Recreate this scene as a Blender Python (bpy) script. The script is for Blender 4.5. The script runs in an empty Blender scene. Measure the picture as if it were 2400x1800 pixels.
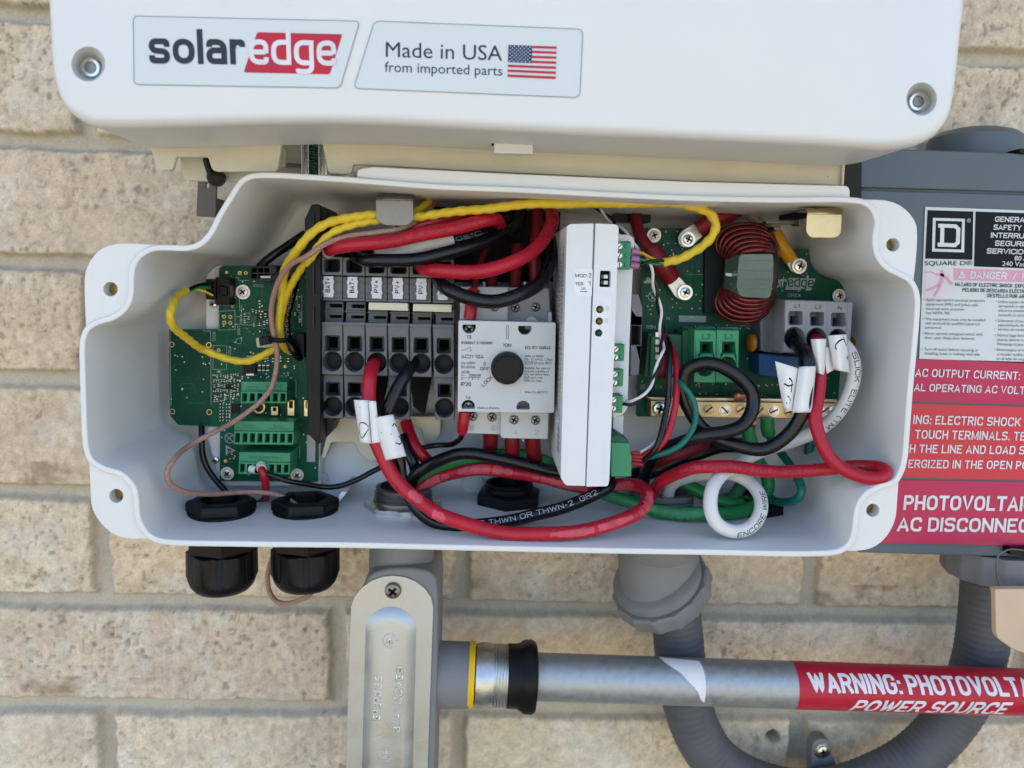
import bpy, bmesh, math, random
import numpy as np
from mathutils import Vector, Matrix
random.seed(7); rng = np.random.default_rng(7)
S = bpy.context.scene
COL = S.collection

# ------------------------------------------------------------------ camera
FPX = 1850.0                      # focal length in pixels of the 2400 x 1800 photograph
CAMY, CAMZ = -0.485, 1.35         # wall face is y = 0, ground is z = 0
def cam_axes(vx, vy, rho):
    y = np.array([(vx-1200)/FPX, (900-vy)/FPX, -1.0]); y /= np.linalg.norm(y)
    c, s = math.cos(rho), math.sin(rho)
    x = np.array([c, -s, -(c*y[0]-s*y[1])/y[2]]); x /= np.linalg.norm(x)
    return x, y, np.cross(x, y)
AX = cam_axes(1130, 650, math.radians(1.6))
cd = bpy.data.cameras.new('camera'); cam = bpy.data.objects.new('camera', cd); COL.objects.link(cam)
M3 = Matrix((AX[0], AX[1], AX[2]))
cam.matrix_world = Matrix.Translation((0, CAMY, CAMZ)) @ M3.to_4x4()
cd.sensor_width = 36.0; cd.lens = FPX/2400*36.0; cd.clip_start = 0.01; cd.clip_end = 400
cd.dof.use_dof = True; cd.dof.focus_distance = 0.385; cd.dof.aperture_fstop = 11.0
S.camera = cam

# ------------------------------------------------------------------ light
SUN_EL = math.radians(70)
w = bpy.data.worlds.new('World'); S.world = w; w.use_nodes = True
nt = w.node_tree; nt.nodes.clear()
sky = nt.nodes.new('ShaderNodeTexSky'); sky.sky_type = 'NISHITA'; sky.sun_disc = False
sky.sun_elevation = SUN_EL; sky.sun_rotation = 0.0; sky.air_density = 1.0; sky.dust_density = 2.5
bg = nt.nodes.new('ShaderNodeBackground'); bg.inputs['Strength'].default_value = 0.15
wo = nt.nodes.new('ShaderNodeOutputWorld')
nt.links.new(sky.outputs[0], bg.inputs[0]); nt.links.new(bg.outputs[0], wo.inputs[0])
sl = bpy.data.lights.new('sun', 'SUN'); sl.energy = 3.5; sl.angle = math.radians(0.5); sl.color = (1.0, 0.95, 0.87)
so = bpy.data.objects.new('sun', sl); COL.objects.link(so); so.location = (0, 3, 6)
so.rotation_euler = (-(math.pi/2-SUN_EL), 0, 0)      # sun stands behind the house: the wall is in open shade
S.view_settings.view_transform = 'Standard'; S.view_settings.look = 'None'
S.view_settings.gamma = 1.0; S.view_settings.exposure = 2.0

# ------------------------------------------------------------------ picture measurements
class Crop:
    def __init__(s, x0, y0, k): s.x0, s.y0, s.s = x0, y0, k
    def __call__(s, x, y): return (s.x0+x*s.s, s.y0+y*s.s)
cA = Crop(0, 0, .40687); cB = Crop(800, 0, .36166); cC = Crop(1600, 0, .36166); cD = Crop(150, 500, .27125)
cE = Crop(150, 900, .27125); cF = Crop(700, 450, .27125); cG = Crop(700, 800, .27125); cH = Crop(1000, 600, .22604)
cI = Crop(1280, 450, .22604); cJ = Crop(1280, 800, .22604); cK = Crop(1600, 450, .22604); cL = Crop(1600, 800, .22604)
cM = Crop(1950, 300, .36174); cN = Crop(1950, 800, .36174); cO = Crop(1500, 1250, .40687); cP = Crop(700, 1250, .36166)
cQ = Crop(0, 1200, .36166); cR = Crop(800, 1050, .36166); cS = Crop(400, 300, .27125); cT = Crop(850, 450, .22604)
cV = Crop(1400, 1050, .33906); cW = Crop(0, 0, 1.08499); cX = Crop(0, 0, 1.0)
def ray(u, v):
    d = ((u-1200)/FPX, (900-v)/FPX, -1.0)
    return Vector([a[0]*d[0]+a[1]*d[1]+a[2]*d[2] for a in AX])
def P(u, v, Y):
    d = ray(u, v); t = (Y-CAMY)/d.y
    return Vector((d.x*t, Y, CAMZ+d.z*t))
def PZ(u, v, z):
    d = ray(u, v); t = (z-CAMZ)/d.z
    return Vector((d.x*t, CAMY+d.y*t, z))
def WL(px, Y): return px*(Y-CAMY)/FPX          # length in metres of px pixels seen at depth plane Y
def L(c, pts): return [c(*p[:2]) for p in pts]

# ------------------------------------------------------------------ materials
MATS = {}
def mat(name, rgb, rough=.45, metal=0.0, var=.08, vs=60.0, bump=0.0, bs=900.0, rv=.08, coat=0.0, trans=0.0, aniso=None, spec=.3, speck=0):
    if name in MATS: return MATS[name]
    if metal < .5: rgb = tuple(.82*q for q in rgb)
    m = bpy.data.materials.new(name); m.use_nodes = True
    n, l = m.node_tree.nodes, m.node_tree.links
    b = n['Principled BSDF']
    tc = n.new('ShaderNodeTexCoord'); mp = n.new('ShaderNodeMapping')
    if aniso: mp.inputs['Scale'].default_value = aniso
    l.new(tc.outputs['Object'], mp.inputs[0])
    nz = n.new('ShaderNodeTexNoise'); nz.inputs['Scale'].default_value = vs; nz.inputs['Detail'].default_value = 5
    l.new(mp.outputs[0], nz.inputs['Vector'])
    mr = n.new('ShaderNodeMapRange'); mr.inputs[1].default_value = .3; mr.inputs[2].default_value = .7
    mr.inputs[3].default_value = 1-var; mr.inputs[4].default_value = 1+var
    l.new(nz.outputs[0], mr.inputs[0])
    mx = n.new('ShaderNodeVectorMath'); mx.operation = 'SCALE'; mx.inputs[0].default_value = rgb
    l.new(mr.outputs[0], mx.inputs['Scale']); l.new(mx.outputs[0], b.inputs['Base Color'])
    r2 = n.new('ShaderNodeMapRange'); r2.inputs[1].default_value = .3; r2.inputs[2].default_value = .7
    r2.inputs[3].default_value = max(.03, rough-rv); r2.inputs[4].default_value = min(1, rough+rv)
    l.new(nz.outputs[0], r2.inputs[0]); l.new(r2.outputs[0], b.inputs['Roughness'])
    b.inputs['Metallic'].default_value = metal; b.inputs['Coat Weight'].default_value = coat
    b.inputs['Specular IOR Level'].default_value = spec
    if speck:      # stray specks of dirt
        vo = n.new('ShaderNodeTexVoronoi'); vo.inputs['Scale'].default_value = 42
        l.new(tc.outputs['Object'], vo.inputs['Vector'])
        sx = n.new('ShaderNodeSeparateColor'); l.new(vo.outputs['Color'], sx.inputs[0])
        th = n.new('ShaderNodeMath'); th.operation = 'MULTIPLY'; th.inputs[1].default_value = .036; l.new(sx.outputs[1], th.inputs[0])
        lt = n.new('ShaderNodeMath'); lt.operation = 'LESS_THAN'; l.new(vo.outputs['Distance'], lt.inputs[0]); l.new(th.outputs[0], lt.inputs[1])
        gt = n.new('ShaderNodeMath'); gt.operation = 'GREATER_THAN'; l.new(sx.outputs[0], gt.inputs[0]); gt.inputs[1].default_value = 1-speck
        mu = n.new('ShaderNodeMath'); mu.operation = 'MULTIPLY'; l.new(lt.outputs[0], mu.inputs[0]); l.new(gt.outputs[0], mu.inputs[1])
        mc = n.new('ShaderNodeMix'); mc.data_type = 'RGBA'; l.new(mu.outputs[0], mc.inputs['Factor']); l.new(mx.outputs[0], mc.inputs['A']); mc.inputs['B'].default_value = (.09, .075, .06, 1)
        l.new(mc.outputs['Result'], b.inputs['Base Color'])
    if trans: b.inputs['Transmission Weight'].default_value = trans
    if bump:
        n2 = n.new('ShaderNodeTexNoise'); n2.inputs['Scale'].default_value = bs; n2.inputs['Detail'].default_value = 4
        l.new(mp.outputs[0], n2.inputs['Vector'])
        bp = n.new('ShaderNodeBump'); bp.inputs['Strength'].default_value = bump; bp.inputs['Distance'].default_value = .0006
        l.new(n2.outputs[0], bp.inputs['Height']); l.new(bp.outputs[0], b.inputs['Normal'])
    MATS[name] = m
    return m
WHITE = mat('white_plastic', (.735, .745, .73), .33, var=.01, vs=25, bump=.08, bs=1400, rv=.03, speck=.35, spec=.45)
CREAM = mat('cream_bounce_plastic', (.60, .58, .46), .42, var=.05, vs=40, bump=.25, bs=900, speck=.5)  # warm ground bounce on the skirts is put into this base colour
MODW = mat('module_plastic', (.72, .74, .74), .4, var=.02, vs=40, bump=.1, bs=2000)
SWGREY = mat('switch_light_grey', (.52, .54, .54), .4, var=.03, vs=60, bump=.08, bs=2000)
SWDARK = mat('switch_mid_grey', (.33, .34, .35), .5, var=.05, vs=60)
TGREY = mat('terminal_grey', (.122, .128, .136), .45, var=.06, vs=80, bump=.1, bs=1500)
ACGREY = mat('terminal_pale_grey', (.27, .28, .31), .45, var=.05, vs=80)
TDARK = mat('terminal_inner_dark', (.028, .029, .031), .6, var=.2)
BLACK = mat('black_plastic', (.0045, .0045, .0055), .42, var=.15, vs=80, bump=.12, bs=800, spec=.2)
VOID = mat('deep_black', (.004, .004, .004), .8, var=.1)
PCB = mat('circuit_board_green', (.006, .085, .045), .4, var=.3, vs=45, bump=.12, bs=500, spec=.14)
PCBL = mat('circuit_board_trace', (.02, .14, .08), .4, var=.2, vs=100, spec=.14)
GREEN = mat('green_connector', (.036, .26, .125), .42, var=.08, vs=80)
DGREEN = mat('green_connector_dark', (.015, .11, .055), .45, var=.1, vs=80)
SILK = mat('silkscreen_white', (.42, .46, .44), .6)
GOLD = mat('gold_pad', (.62, .45, .2), .35, 1.0)
BRASS = mat('brass', (.26, .18, .075), .4, 1.0, var=.15, vs=300)
BARM = mat('brass_plated_bar', (.50, .40, .23), .34, 1.0, var=.12, vs=120, bump=.2, bs=900)
STEEL = mat('zinc_steel', (.62, .62, .60), .28, 1.0, var=.12, vs=250)
CLIPM = mat('spring_steel', (.20, .19, .175), .42, 1.0, var=.1, vs=400, bump=.2, bs=2500)
TIN = mat('tinned_copper', (.68, .65, .60), .4, 1.0, var=.15, vs=500, bump=.4, bs=2500)
GALV = mat('galvanised_tube', (.33, .355, .365), .52, .85, var=.12, vs=260, bump=.25, bs=1200)
ZINC = mat('zinc_fitting', (.44, .45, .45), .33, 1.0, var=.12, vs=200, bump=.15, bs=900)
COVERM = mat('stamped_cover_metal', (.40, .425, .42), .44, .9, var=.08, vs=90, bump=.18, bs=900)
BRACK = mat('bracket_metal', (.13, .115, .095), .5, .3, var=.1, vs=200)
PVC = mat('grey_pvc', (.20, .205, .21), .5, var=.06, vs=60, bump=.2, bs=900)
FLEX = mat('flex_conduit_grey', (.096, .099, .106), .55, var=.16, vs=60, bump=.25, bs=600)
SLATE = mat('slate_enamel', (.105, .135, .155), .4, var=.06, vs=30, bump=.15, bs=700)
RED = mat('red_insulation', (.42, .010, .028), .3, var=.12, vs=60, bump=.12, bs=500)
DRED = mat('dark_red_sleeve', (.20, .008, .018), .42, var=.12, vs=60, bump=.1)
SCUFF = mat('scuffed_red', (.56, .075, .10), .5, var=.3, vs=180, bump=.5, bs=500)
BLK = mat('black_insulation', (.004, .0045, .006), .27, var=.15, vs=80, bump=.12, bs=500, spec=.35)
WHI = mat('white_insulation', (.70, .70, .68), .3, var=.04, vs=60, bump=.1)
GRN = mat('green_insulation', (.012, .20, .055), .32, var=.1, vs=80, bump=.12)
SGRN = mat('scuffed_green', (.05, .24, .10), .5, var=.35, vs=220, bump=.7, bs=500)
TEAL = mat('teal_insulation', (.004, .13, .10), .3, var=.08)
YEL = mat('yellow_jacket', (.72, .53, .035), .4, var=.07, vs=120, bump=.12, bs=900)
COAX = mat('braided_coax', (.36, .215, .17), .42, var=.35, vs=1400, bump=.5, bs=2600)
COPPER = mat('copper_strand', (.75, .36, .22), .35, 1.0)
ENAMEL = mat('enamelled_copper', (.13, .013, .013), .22, .5, var=.2, vs=200, coat=.3)
TAPE = mat('green_tape', (.085, .125, .10), .2, var=.25, vs=60, bump=.7, bs=160, coat=.6)
PAPER = mat('white_label_tape', (.78, .78, .77), .38, var=.04, vs=120, bump=.2, bs=200)
INK = mat('black_ink', (.006, .006, .007), .5, spec=.1)
GINK = mat('grey_ink', (.06, .063, .068), .55, spec=.1)
WINK = mat('white_ink', (.75, .73, .75), .5)
RINK = mat('faint_dark_red_ink', (.16, .006, .015), .4)
PINKF = mat('pink_ferrule', (.42, .16, .34), .4)
LABREDA = mat('magenta_label', (.50, .024, .092), .35, var=.08, vs=20, bump=.1, bs=80)
LABREDB = mat('red_label', (.62, .04, .06), .35, var=.08, vs=20, bump=.1, bs=80)
LABREDC = mat('crimson_conduit_label', (.46, .012, .032), .35, var=.06, vs=60, bump=.1)
LABW = mat('safety_label_white', (.66, .71, .70), .4, var=.03)
LABK = mat('safety_label_black', (.009, .012, .018), .4, spec=.1)
LABP = mat('faded_pink_print', (.72, .36, .47), .5)
STICK = mat('name_plate', (.66, .71, .70), .3, var=0, rv=0)
LOGOR = mat('logo_red', (.50, .012, .035), .35)
FLAGB = mat('flag_blue', (.012, .035, .12), .4)
AMBER = mat('amber_capacitor', (.42, .17, .012), .3, var=.15, coat=.3)
BLUEC = mat('blue_component', (.012, .07, .20), .35)
YLUG = mat('yellow_lug_sleeve', (.62, .30, .012), .3, var=.12, bump=.2, bs=300)
LEDY = mat('amber_lens', (.32, .22, .01), .2, coat=.5)
LEDG = mat('green_lens', (.01, .11, .05), .2, coat=.5)
TAG = mat('beige_tag', (.62, .46, .32), .55, var=.05)
YRING = mat('yellow_washer', (.75, .48, .01), .4)

# ------------------------------------------------------------------ object helpers
ORG = {}
def tag(o, label, cat, group=None, kind=None):
    if label: o['label'] = label
    if cat: o['category'] = cat
    if group: o['group'] = group
    if kind: o['kind'] = kind
    return o
def thing(name, label, cat, loc, group=None):
    o = bpy.data.objects.new(name, None); COL.objects.link(o); o.location = loc
    o.empty_display_size = .01
    ORG[o.name] = Vector(loc)
    return tag(o, label, cat, group)
class MB:
    def __init__(s): s.v, s.f, s.mi = [], [], []
    def add(s, vs, fs, mi=0):
        k = len(s.v); s.v += [tuple(p) for p in vs]
        s.f += [tuple(i+k for i in f) for f in fs]; s.mi += [mi]*len(fs); return s
    def build(s, name, mats, parent=None, bevel=0, sharp=38, seg=2, recalc=True, solid=0):
        if not isinstance(mats, (list, tuple)): mats = [mats]
        if parent is not None: org = ORG[parent.name]
        else:
            a = np.array(s.v); lo, hi = a.min(0), a.max(0); org = Vector(((lo[0]+hi[0])/2, (lo[1]+hi[1])/2, lo[2]))
        me = bpy.data.meshes.new(name)
        me.from_pydata([(p[0]-org[0], p[1]-org[1], p[2]-org[2]) for p in s.v], [], s.f)
        for m in mats: me.materials.append(m)
        me.polygons.foreach_set('material_index', s.mi)
        if recalc:
            bm = bmesh.new(); bm.from_mesh(me); bmesh.ops.recalc_face_normals(bm, faces=bm.faces); bm.to_mesh(me); bm.free()
        me.polygons.foreach_set('use_smooth', [True]*len(me.polygons))
        me.set_sharp_from_angle(angle=math.radians(sharp))
        me.update()
        o = bpy.data.objects.new(name, me); COL.objects.link(o)
        if parent is not None: o.parent = parent
        else: o.location = org
        ORG[o.name] = org
        if solid:
            md = o.modifiers.new('solid', 'SOLIDIFY'); md.thickness = solid; md.offset = 0
        if bevel:
            md = o.modifiers.new('bevel', 'BEVEL'); md.width = bevel; md.segments = seg; md.limit_method = 'ANGLE'
            md.angle_limit = math.radians(42); md.harden_normals = True
        return o
def rp(pts, r, n=6):
    """polygon with corners rounded by r pixels"""
    out = []; N = len(pts)
    for i in range(N):
        p, a, b = Vector(pts[i]), Vector(pts[i-1]), Vector(pts[(i+1) % N])
        ri = r[i] if isinstance(r, (list, tuple)) else r
        if ri <= 0: out.append(tuple(p)); continue
        da, db = (a-p), (b-p)
        k = min(ri, da.length*.49, db.length*.49)
        s, e = p+da.normalized()*k, p+db.normalized()*k
        for j in range(n+1):
            t = j/n; q = s*(1-t)**2+p*2*t*(1-t)*1.0+e*t*t
            out.append(tuple(q))
    return out
def box2(c, x0, y0, x1, y1, k=0.022): # rectangle in crop coordinates, tops leaning like the photo's horizontals
    return L(c, [(x0, y0), (x1, y0+(x1-x0)*k*0), (x1, y1), (x0, y1)])
def circ(c, x, y, rx, ry=None, n=24, a0=0, a1=2*math.pi):
    ry = ry or rx
    return L(c, [(x+rx*math.cos(a0+(a1-a0)*i/n), y+ry*math.sin(a0+(a1-a0)*i/n)) for i in range(n+(0 if a1-a0 > 6.28 else 1))])
def tfill(loops):
    bm = bmesh.new(); ed = []; idx = []
    for lp in loops:
        vs = [bm.verts.new((p[0], p[1], 0)) for p in lp]
        ed += [bm.edges.new((vs[i], vs[(i+1) % len(vs)])) for i in range(len(vs))]
    bm.verts.index_update()
    bmesh.ops.triangle_fill(bm, use_beauty=True, use_dissolve=False, edges=ed)
    fs = [[v.index for v in f.verts] for f in bm.faces]
    bm.free(); return fs
def prism_mb(mb, outer, Yf, depth, holes=(), mi=0, back=True, mih=None):
    loops = [outer]+list(holes)
    base = len(mb.v); vs = []; fs = []; n0 = 0; side = []; hs = []
    flat = [p for lp in loops for p in lp]
    N = len(flat)
    fr = [P(p[0], p[1], Yf) for p in flat]
    vs = fr+[q+Vector((0, depth, 0)) for q in fr]
    for li, lp in enumerate(loops):
        for i in range(len(lp)):
            a, b = n0+i, n0+(i+1) % len(lp)
            (side if li == 0 else hs).append((a, b, b+N, a+N))
        n0 += len(lp)
    if holes: ff = tfill([[(q.x, q.z) for q in fr[sum(len(x) for x in loops[:i]):sum(len(x) for x in loops[:i+1])]] for i in range(len(loops))])
    else: ff = [list(range(N))]
    fs = [tuple(f) for f in ff]+([tuple(i+N for i in reversed(f)) for f in ff] if back else [])+side
    mb.add(vs, fs, mi)
    if hs:
        k = len(mb.v)-len(vs)
        mb.f += [tuple(i+k for i in f) for f in hs]; mb.mi += [mi if mih is None else mih]*len(hs)
    return mb
def prism(name, outer, Yf, depth, m, parent=None, holes=(), bevel=.0003, mats=None, mih=None):
    mb = prism_mb(MB(), outer, Yf, depth, holes, mih=mih)
    return mb.build(name, mats or m, parent, bevel)
def lathe_mb(mb, c, axis, prof, n=32, mi=0, ph=0.0, mod=None):
    """profile = (radius, distance along axis)"""
    ax = Vector(axis).normalized()
    u = ax.orthogonal().normalized() if abs(ax.y) < .9 else Vector((1, 0, 0))
    if abs(ax.z) > .9: u = Vector((1, 0, 0))
    u = (u-ax*u.dot(ax)).normalized(); v = ax.cross(u); vs = []; fs = []
    for r, t in prof:
        for i in range(n):
            a = ph+2*math.pi*i/n; rr = r*(mod(a, t) if mod else 1)
            vs.append(Vector(c)+ax*t+u*(rr*math.cos(a))+v*(rr*math.sin(a)))
    for j in range(len(prof)-1):
        for i in range(n):
            fs.append((j*n+i, j*n+(i+1) % n, (j+1)*n+(i+1) % n, (j+1)*n+i))
    if prof[0][0] > 1e-7: fs.append(tuple(range(n)))
    if prof[-1][0] > 1e-7: fs.append(tuple(reversed(range((len(prof)-1)*n, len(prof)*n))))
    return mb.add(vs, fs, mi)
def lathe(name, c, axis, prof, m, parent=None, n=32, bevel=0, ph=0.0, mod=None, sharp=38):
    return lathe_mb(MB(), c, axis, prof, n, 0, ph, mod).build(name, m, parent, bevel, sharp)
def screw(c, x, y, r, Y, parent, kind='phillips', m=None, name='screw', dome=.35, rot=.4, washer=False):
    """pan-head screw facing out of the box; slot material is the second slot"""
    q = P(*c(x, y), Y); R = WL(r*c.s, Y); mb = MB(); ax = (0, -1, 0)
    h = R*dome
    if washer: lathe_mb(mb, q+Vector((0, .0002, 0)), ax, [(R*1.45, 0), (R*1.45, R*.25), (0, R*.25)], 28)
    lathe_mb(mb, q, ax, [(R, -R*.3), (R, h*.6), (R*.9, h), (R*.6, h*1.25), (0, h*1.3)], 24)
    bars = {'phillips': [(rot, .62, .17), (rot+math.pi/2, .62, .17)], 'slot': [(rot, .86, .13)], 'hex': []}[kind]
    t = h*1.36
    for a, ln, wd in bars:
        e, p2 = Vector((math.cos(a), 0, math.sin(a))), Vector((-math.sin(a), 0, math.cos(a)))
        vs = [q+Vector((0, -t, 0))+e*(sx*ln*R)+p2*(sz*wd*R)+Vector((0, dy, 0)) for dy in (0, t) for sx, sz in ((-1, -1), (1, -1), (1, 1), (-1, 1))]
        mb.add(vs, [(0, 1, 2, 3), (0, 1, 5, 4), (1, 2, 6, 5), (2, 3, 7, 6), (3, 0, 4, 7)], 1)
    if kind == 'hex':
        lathe_mb(mb, q, ax, [(R*.56, h*1.0), (R*.56, h*1.36), (0, h*1.37)], 6, 1, .5)
    return mb.build(name, [m or STEEL, VOID], parent)
def path(*segs):
    """(crop, [(x, y[, Y]), ...]) pieces -> 3-D control points; missing depths are interpolated"""
    pts = []
    for c, ps in segs:
        for p in ps: pts.append([*c(p[0], p[1]), p[2] if len(p) > 2 else None])
    kn = [i for i, p in enumerate(pts) if p[2] is not None]
    for i, p in enumerate(pts):
        if p[2] is None:
            lo = max([k for k in kn if k < i], default=None); hi = min([k for k in kn if k > i], default=None)
            if lo is None: p[2] = pts[hi][2]
            elif hi is None: p[2] = pts[lo][2]
            else: p[2] = pts[lo][2]+(pts[hi][2]-pts[lo][2])*(i-lo)/(hi-lo)
    return [P(*p) for p in pts]
def smooth(ctrl, step=.0012, closed=False):
    """centripetal-ish Catmull-Rom, resampled to an even step"""
    pts = [np.array(p) for p in ctrl]; out = []
    N = len(pts)
    g = (lambda i: pts[i % N]) if closed else (lambda i: pts[i] if 0 <= i < N else (2*pts[0]-pts[1] if i < 0 else 2*pts[-1]-pts[-2]))
    for i in range(N if closed else N-1):
        p0, p1, p2, p3 = g(i-1), g(i), g(i+1), g(i+2)
        d0, d1, d2 = [max(1e-6, np.linalg.norm(b-a)**.5) for a, b in ((p0, p1), (p1, p2), (p2, p3))]
        m1 = (p2-p1)+d1*((p1-p0)/d0-(p2-p0)/(d0+d1)); m2 = (p2-p1)+d1*((p3-p2)/d2-(p3-p1)/(d1+d2))
        for t in np.linspace(0, 1, 14, endpoint=False):
            out.append((2*t**3-3*t*t+1)*p1+(t**3-2*t*t+t)*m1+(-2*t**3+3*t*t)*p2+(t**3-t*t)*m2)
    if not closed: out.append(pts[-1])
    a = np.array(out)
    if closed: a = np.vstack([a, a[:1]])
    s = np.concatenate([[0], np.cumsum(np.linalg.norm(np.diff(a, axis=0), axis=1))])
    n = max(4, int(s[-1]/step)); t = np.linspace(0, s[-1], n+1)
    b = np.stack([np.interp(t, s, a[:, k]) for k in range(3)], 1)
    return (b[:-1] if closed else b)
def frames(b, closed=False):
    T = np.gradient(b, axis=0) if not closed else (np.roll(b, -1, 0)-np.roll(b, 1, 0))
    T /= np.linalg.norm(T, axis=1)[:, None]
    V = b-np.array([0, CAMY, CAMZ]); V /= np.linalg.norm(V, axis=1)[:, None]
    Sd = np.cross(V, T); ln = np.linalg.norm(Sd, axis=1)
    # parallel transport for robustness
    n = Sd[0]/ln[0] if ln[0] > .05 else np.cross([0, 1.0, .2], T[0]); n = n/np.linalg.norm(n)
    Nn = [n]
    for i in range(1, len(b)):
        n = Nn[-1]-T[i]*np.dot(Nn[-1], T[i]); n /= np.linalg.norm(n); Nn.append(n)
    return T, np.array(Nn), V
def tube_mb(mb, b, r, n=14, mi=0, closed=False, mod=None, caps=True):
    T, N, V = frames(b, closed); B = np.cross(T, N); vs = []; fs = []
    s = np.concatenate([[0], np.cumsum(np.linalg.norm(np.diff(b, axis=0), axis=1))])
    rr = np.full(len(b), r) if np.isscalar(r) else np.interp(np.linspace(0, 1, len(b)), np.linspace(0, 1, len(r)), r)
    for i in range(len(b)):
        for k in range(n):
            a = 2*math.pi*k/n; q = rr[i]*(mod(s[i], a) if mod else 1)
            vs.append(b[i]+N[i]*(q*math.cos(a))+B[i]*(q*math.sin(a)))
    m = len(b)
    for i in range(m if closed else m-1):
        for k in range(n):
            j = (i+1) % m
            fs.append((i*n+k, i*n+(k+1) % n, j*n+(k+1) % n, j*n+k))
    if caps and not closed: fs += [tuple(reversed(range(n))), tuple(range((m-1)*n, m*n))]
    return mb.add(vs, fs, mi)
class Cable:
    def __init__(s, ctrl, rpx, crop, step=.0012, wob=0.0, closed=False):
        s.closed = closed
        s.b = smooth(ctrl, step, closed)
        if wob:
            k = np.arange(len(s.b))[:, None]*step
            s.b = s.b+wob*np.sin(k*np.array([[210, 170, 190]])+np.array([[0, 1, 2]]))
        d = np.median(s.b[:, 1])-CAMY
        s.r = rpx*crop.s*d/FPX if crop else rpx
    def mesh(s, name, m, parent=None, n=14, mod=None):
        return tube_mb(MB(), s.b, s.r, n, 0, s.closed, mod).build(name, m, parent, sharp=60)
    def sleeve(s, name, f0, f1, m, parent, k=1.12, n=14, mod=None, ends=None):
        i0, i1 = int(f0*(len(s.b)-1)), max(int(f0*(len(s.b)-1))+2, int(f1*(len(s.b)-1)))
        r = s.r*k if ends is None else [s.r*e for e in ends]
        return tube_mb(MB(), s.b[i0:i1+1], r, n, 0, False, mod).build(name, m, parent, sharp=60)
    def text(s, st, f0, f1, hfrac, m, parent, name='print', a0=0.0, flip=False, bold=0.0, k=1.012):
        b = s.b[::-1] if flip else s.b
        if flip: f0, f1 = 1-f1, 1-f0
        sl = np.concatenate([[0], np.cumsum(np.linalg.norm(np.diff(b, axis=0), axis=1))]); LEN = sl[-1]
        T = np.gradient(b, axis=0); T /= np.linalg.norm(T, axis=1)[:, None]
        x0, x1 = f0*LEN, f1*LEN; tv, tf, wd, cap = glyphs(st, bold, .2, round((x1-x0)/(2*s.r*hfrac), 2)); sx = (x1-x0)/wd; sy = 2*s.r*hfrac/cap; vs = []
        for x, y, z in tv:
            q = x0+x*sx; i = np.array([np.interp(q, sl, b[:, c]) for c in range(3)]); t = np.array([np.interp(q, sl, T[:, c]) for c in range(3)])
            t /= np.linalg.norm(t)
            v = i-np.array([0, CAMY, CAMZ]); v /= np.linalg.norm(v)
            up = np.cross(t, v); up /= np.linalg.norm(up); fr = np.cross(up, t); fr = -fr if np.dot(fr, v) > 0 else fr
            if np.dot(np.cross(t, up), -v) < 0: up = -up
            a = (y-cap/2)*sy/s.r+a0
            vs.append(i+up*(s.r*k*math.sin(a))+fr*(s.r*k*math.cos(a)+1.4e-5*z))
        return MB().add(vs, tf).build(name, m, parent, recalc=False)
GC = {}
r_ = .30
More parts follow.
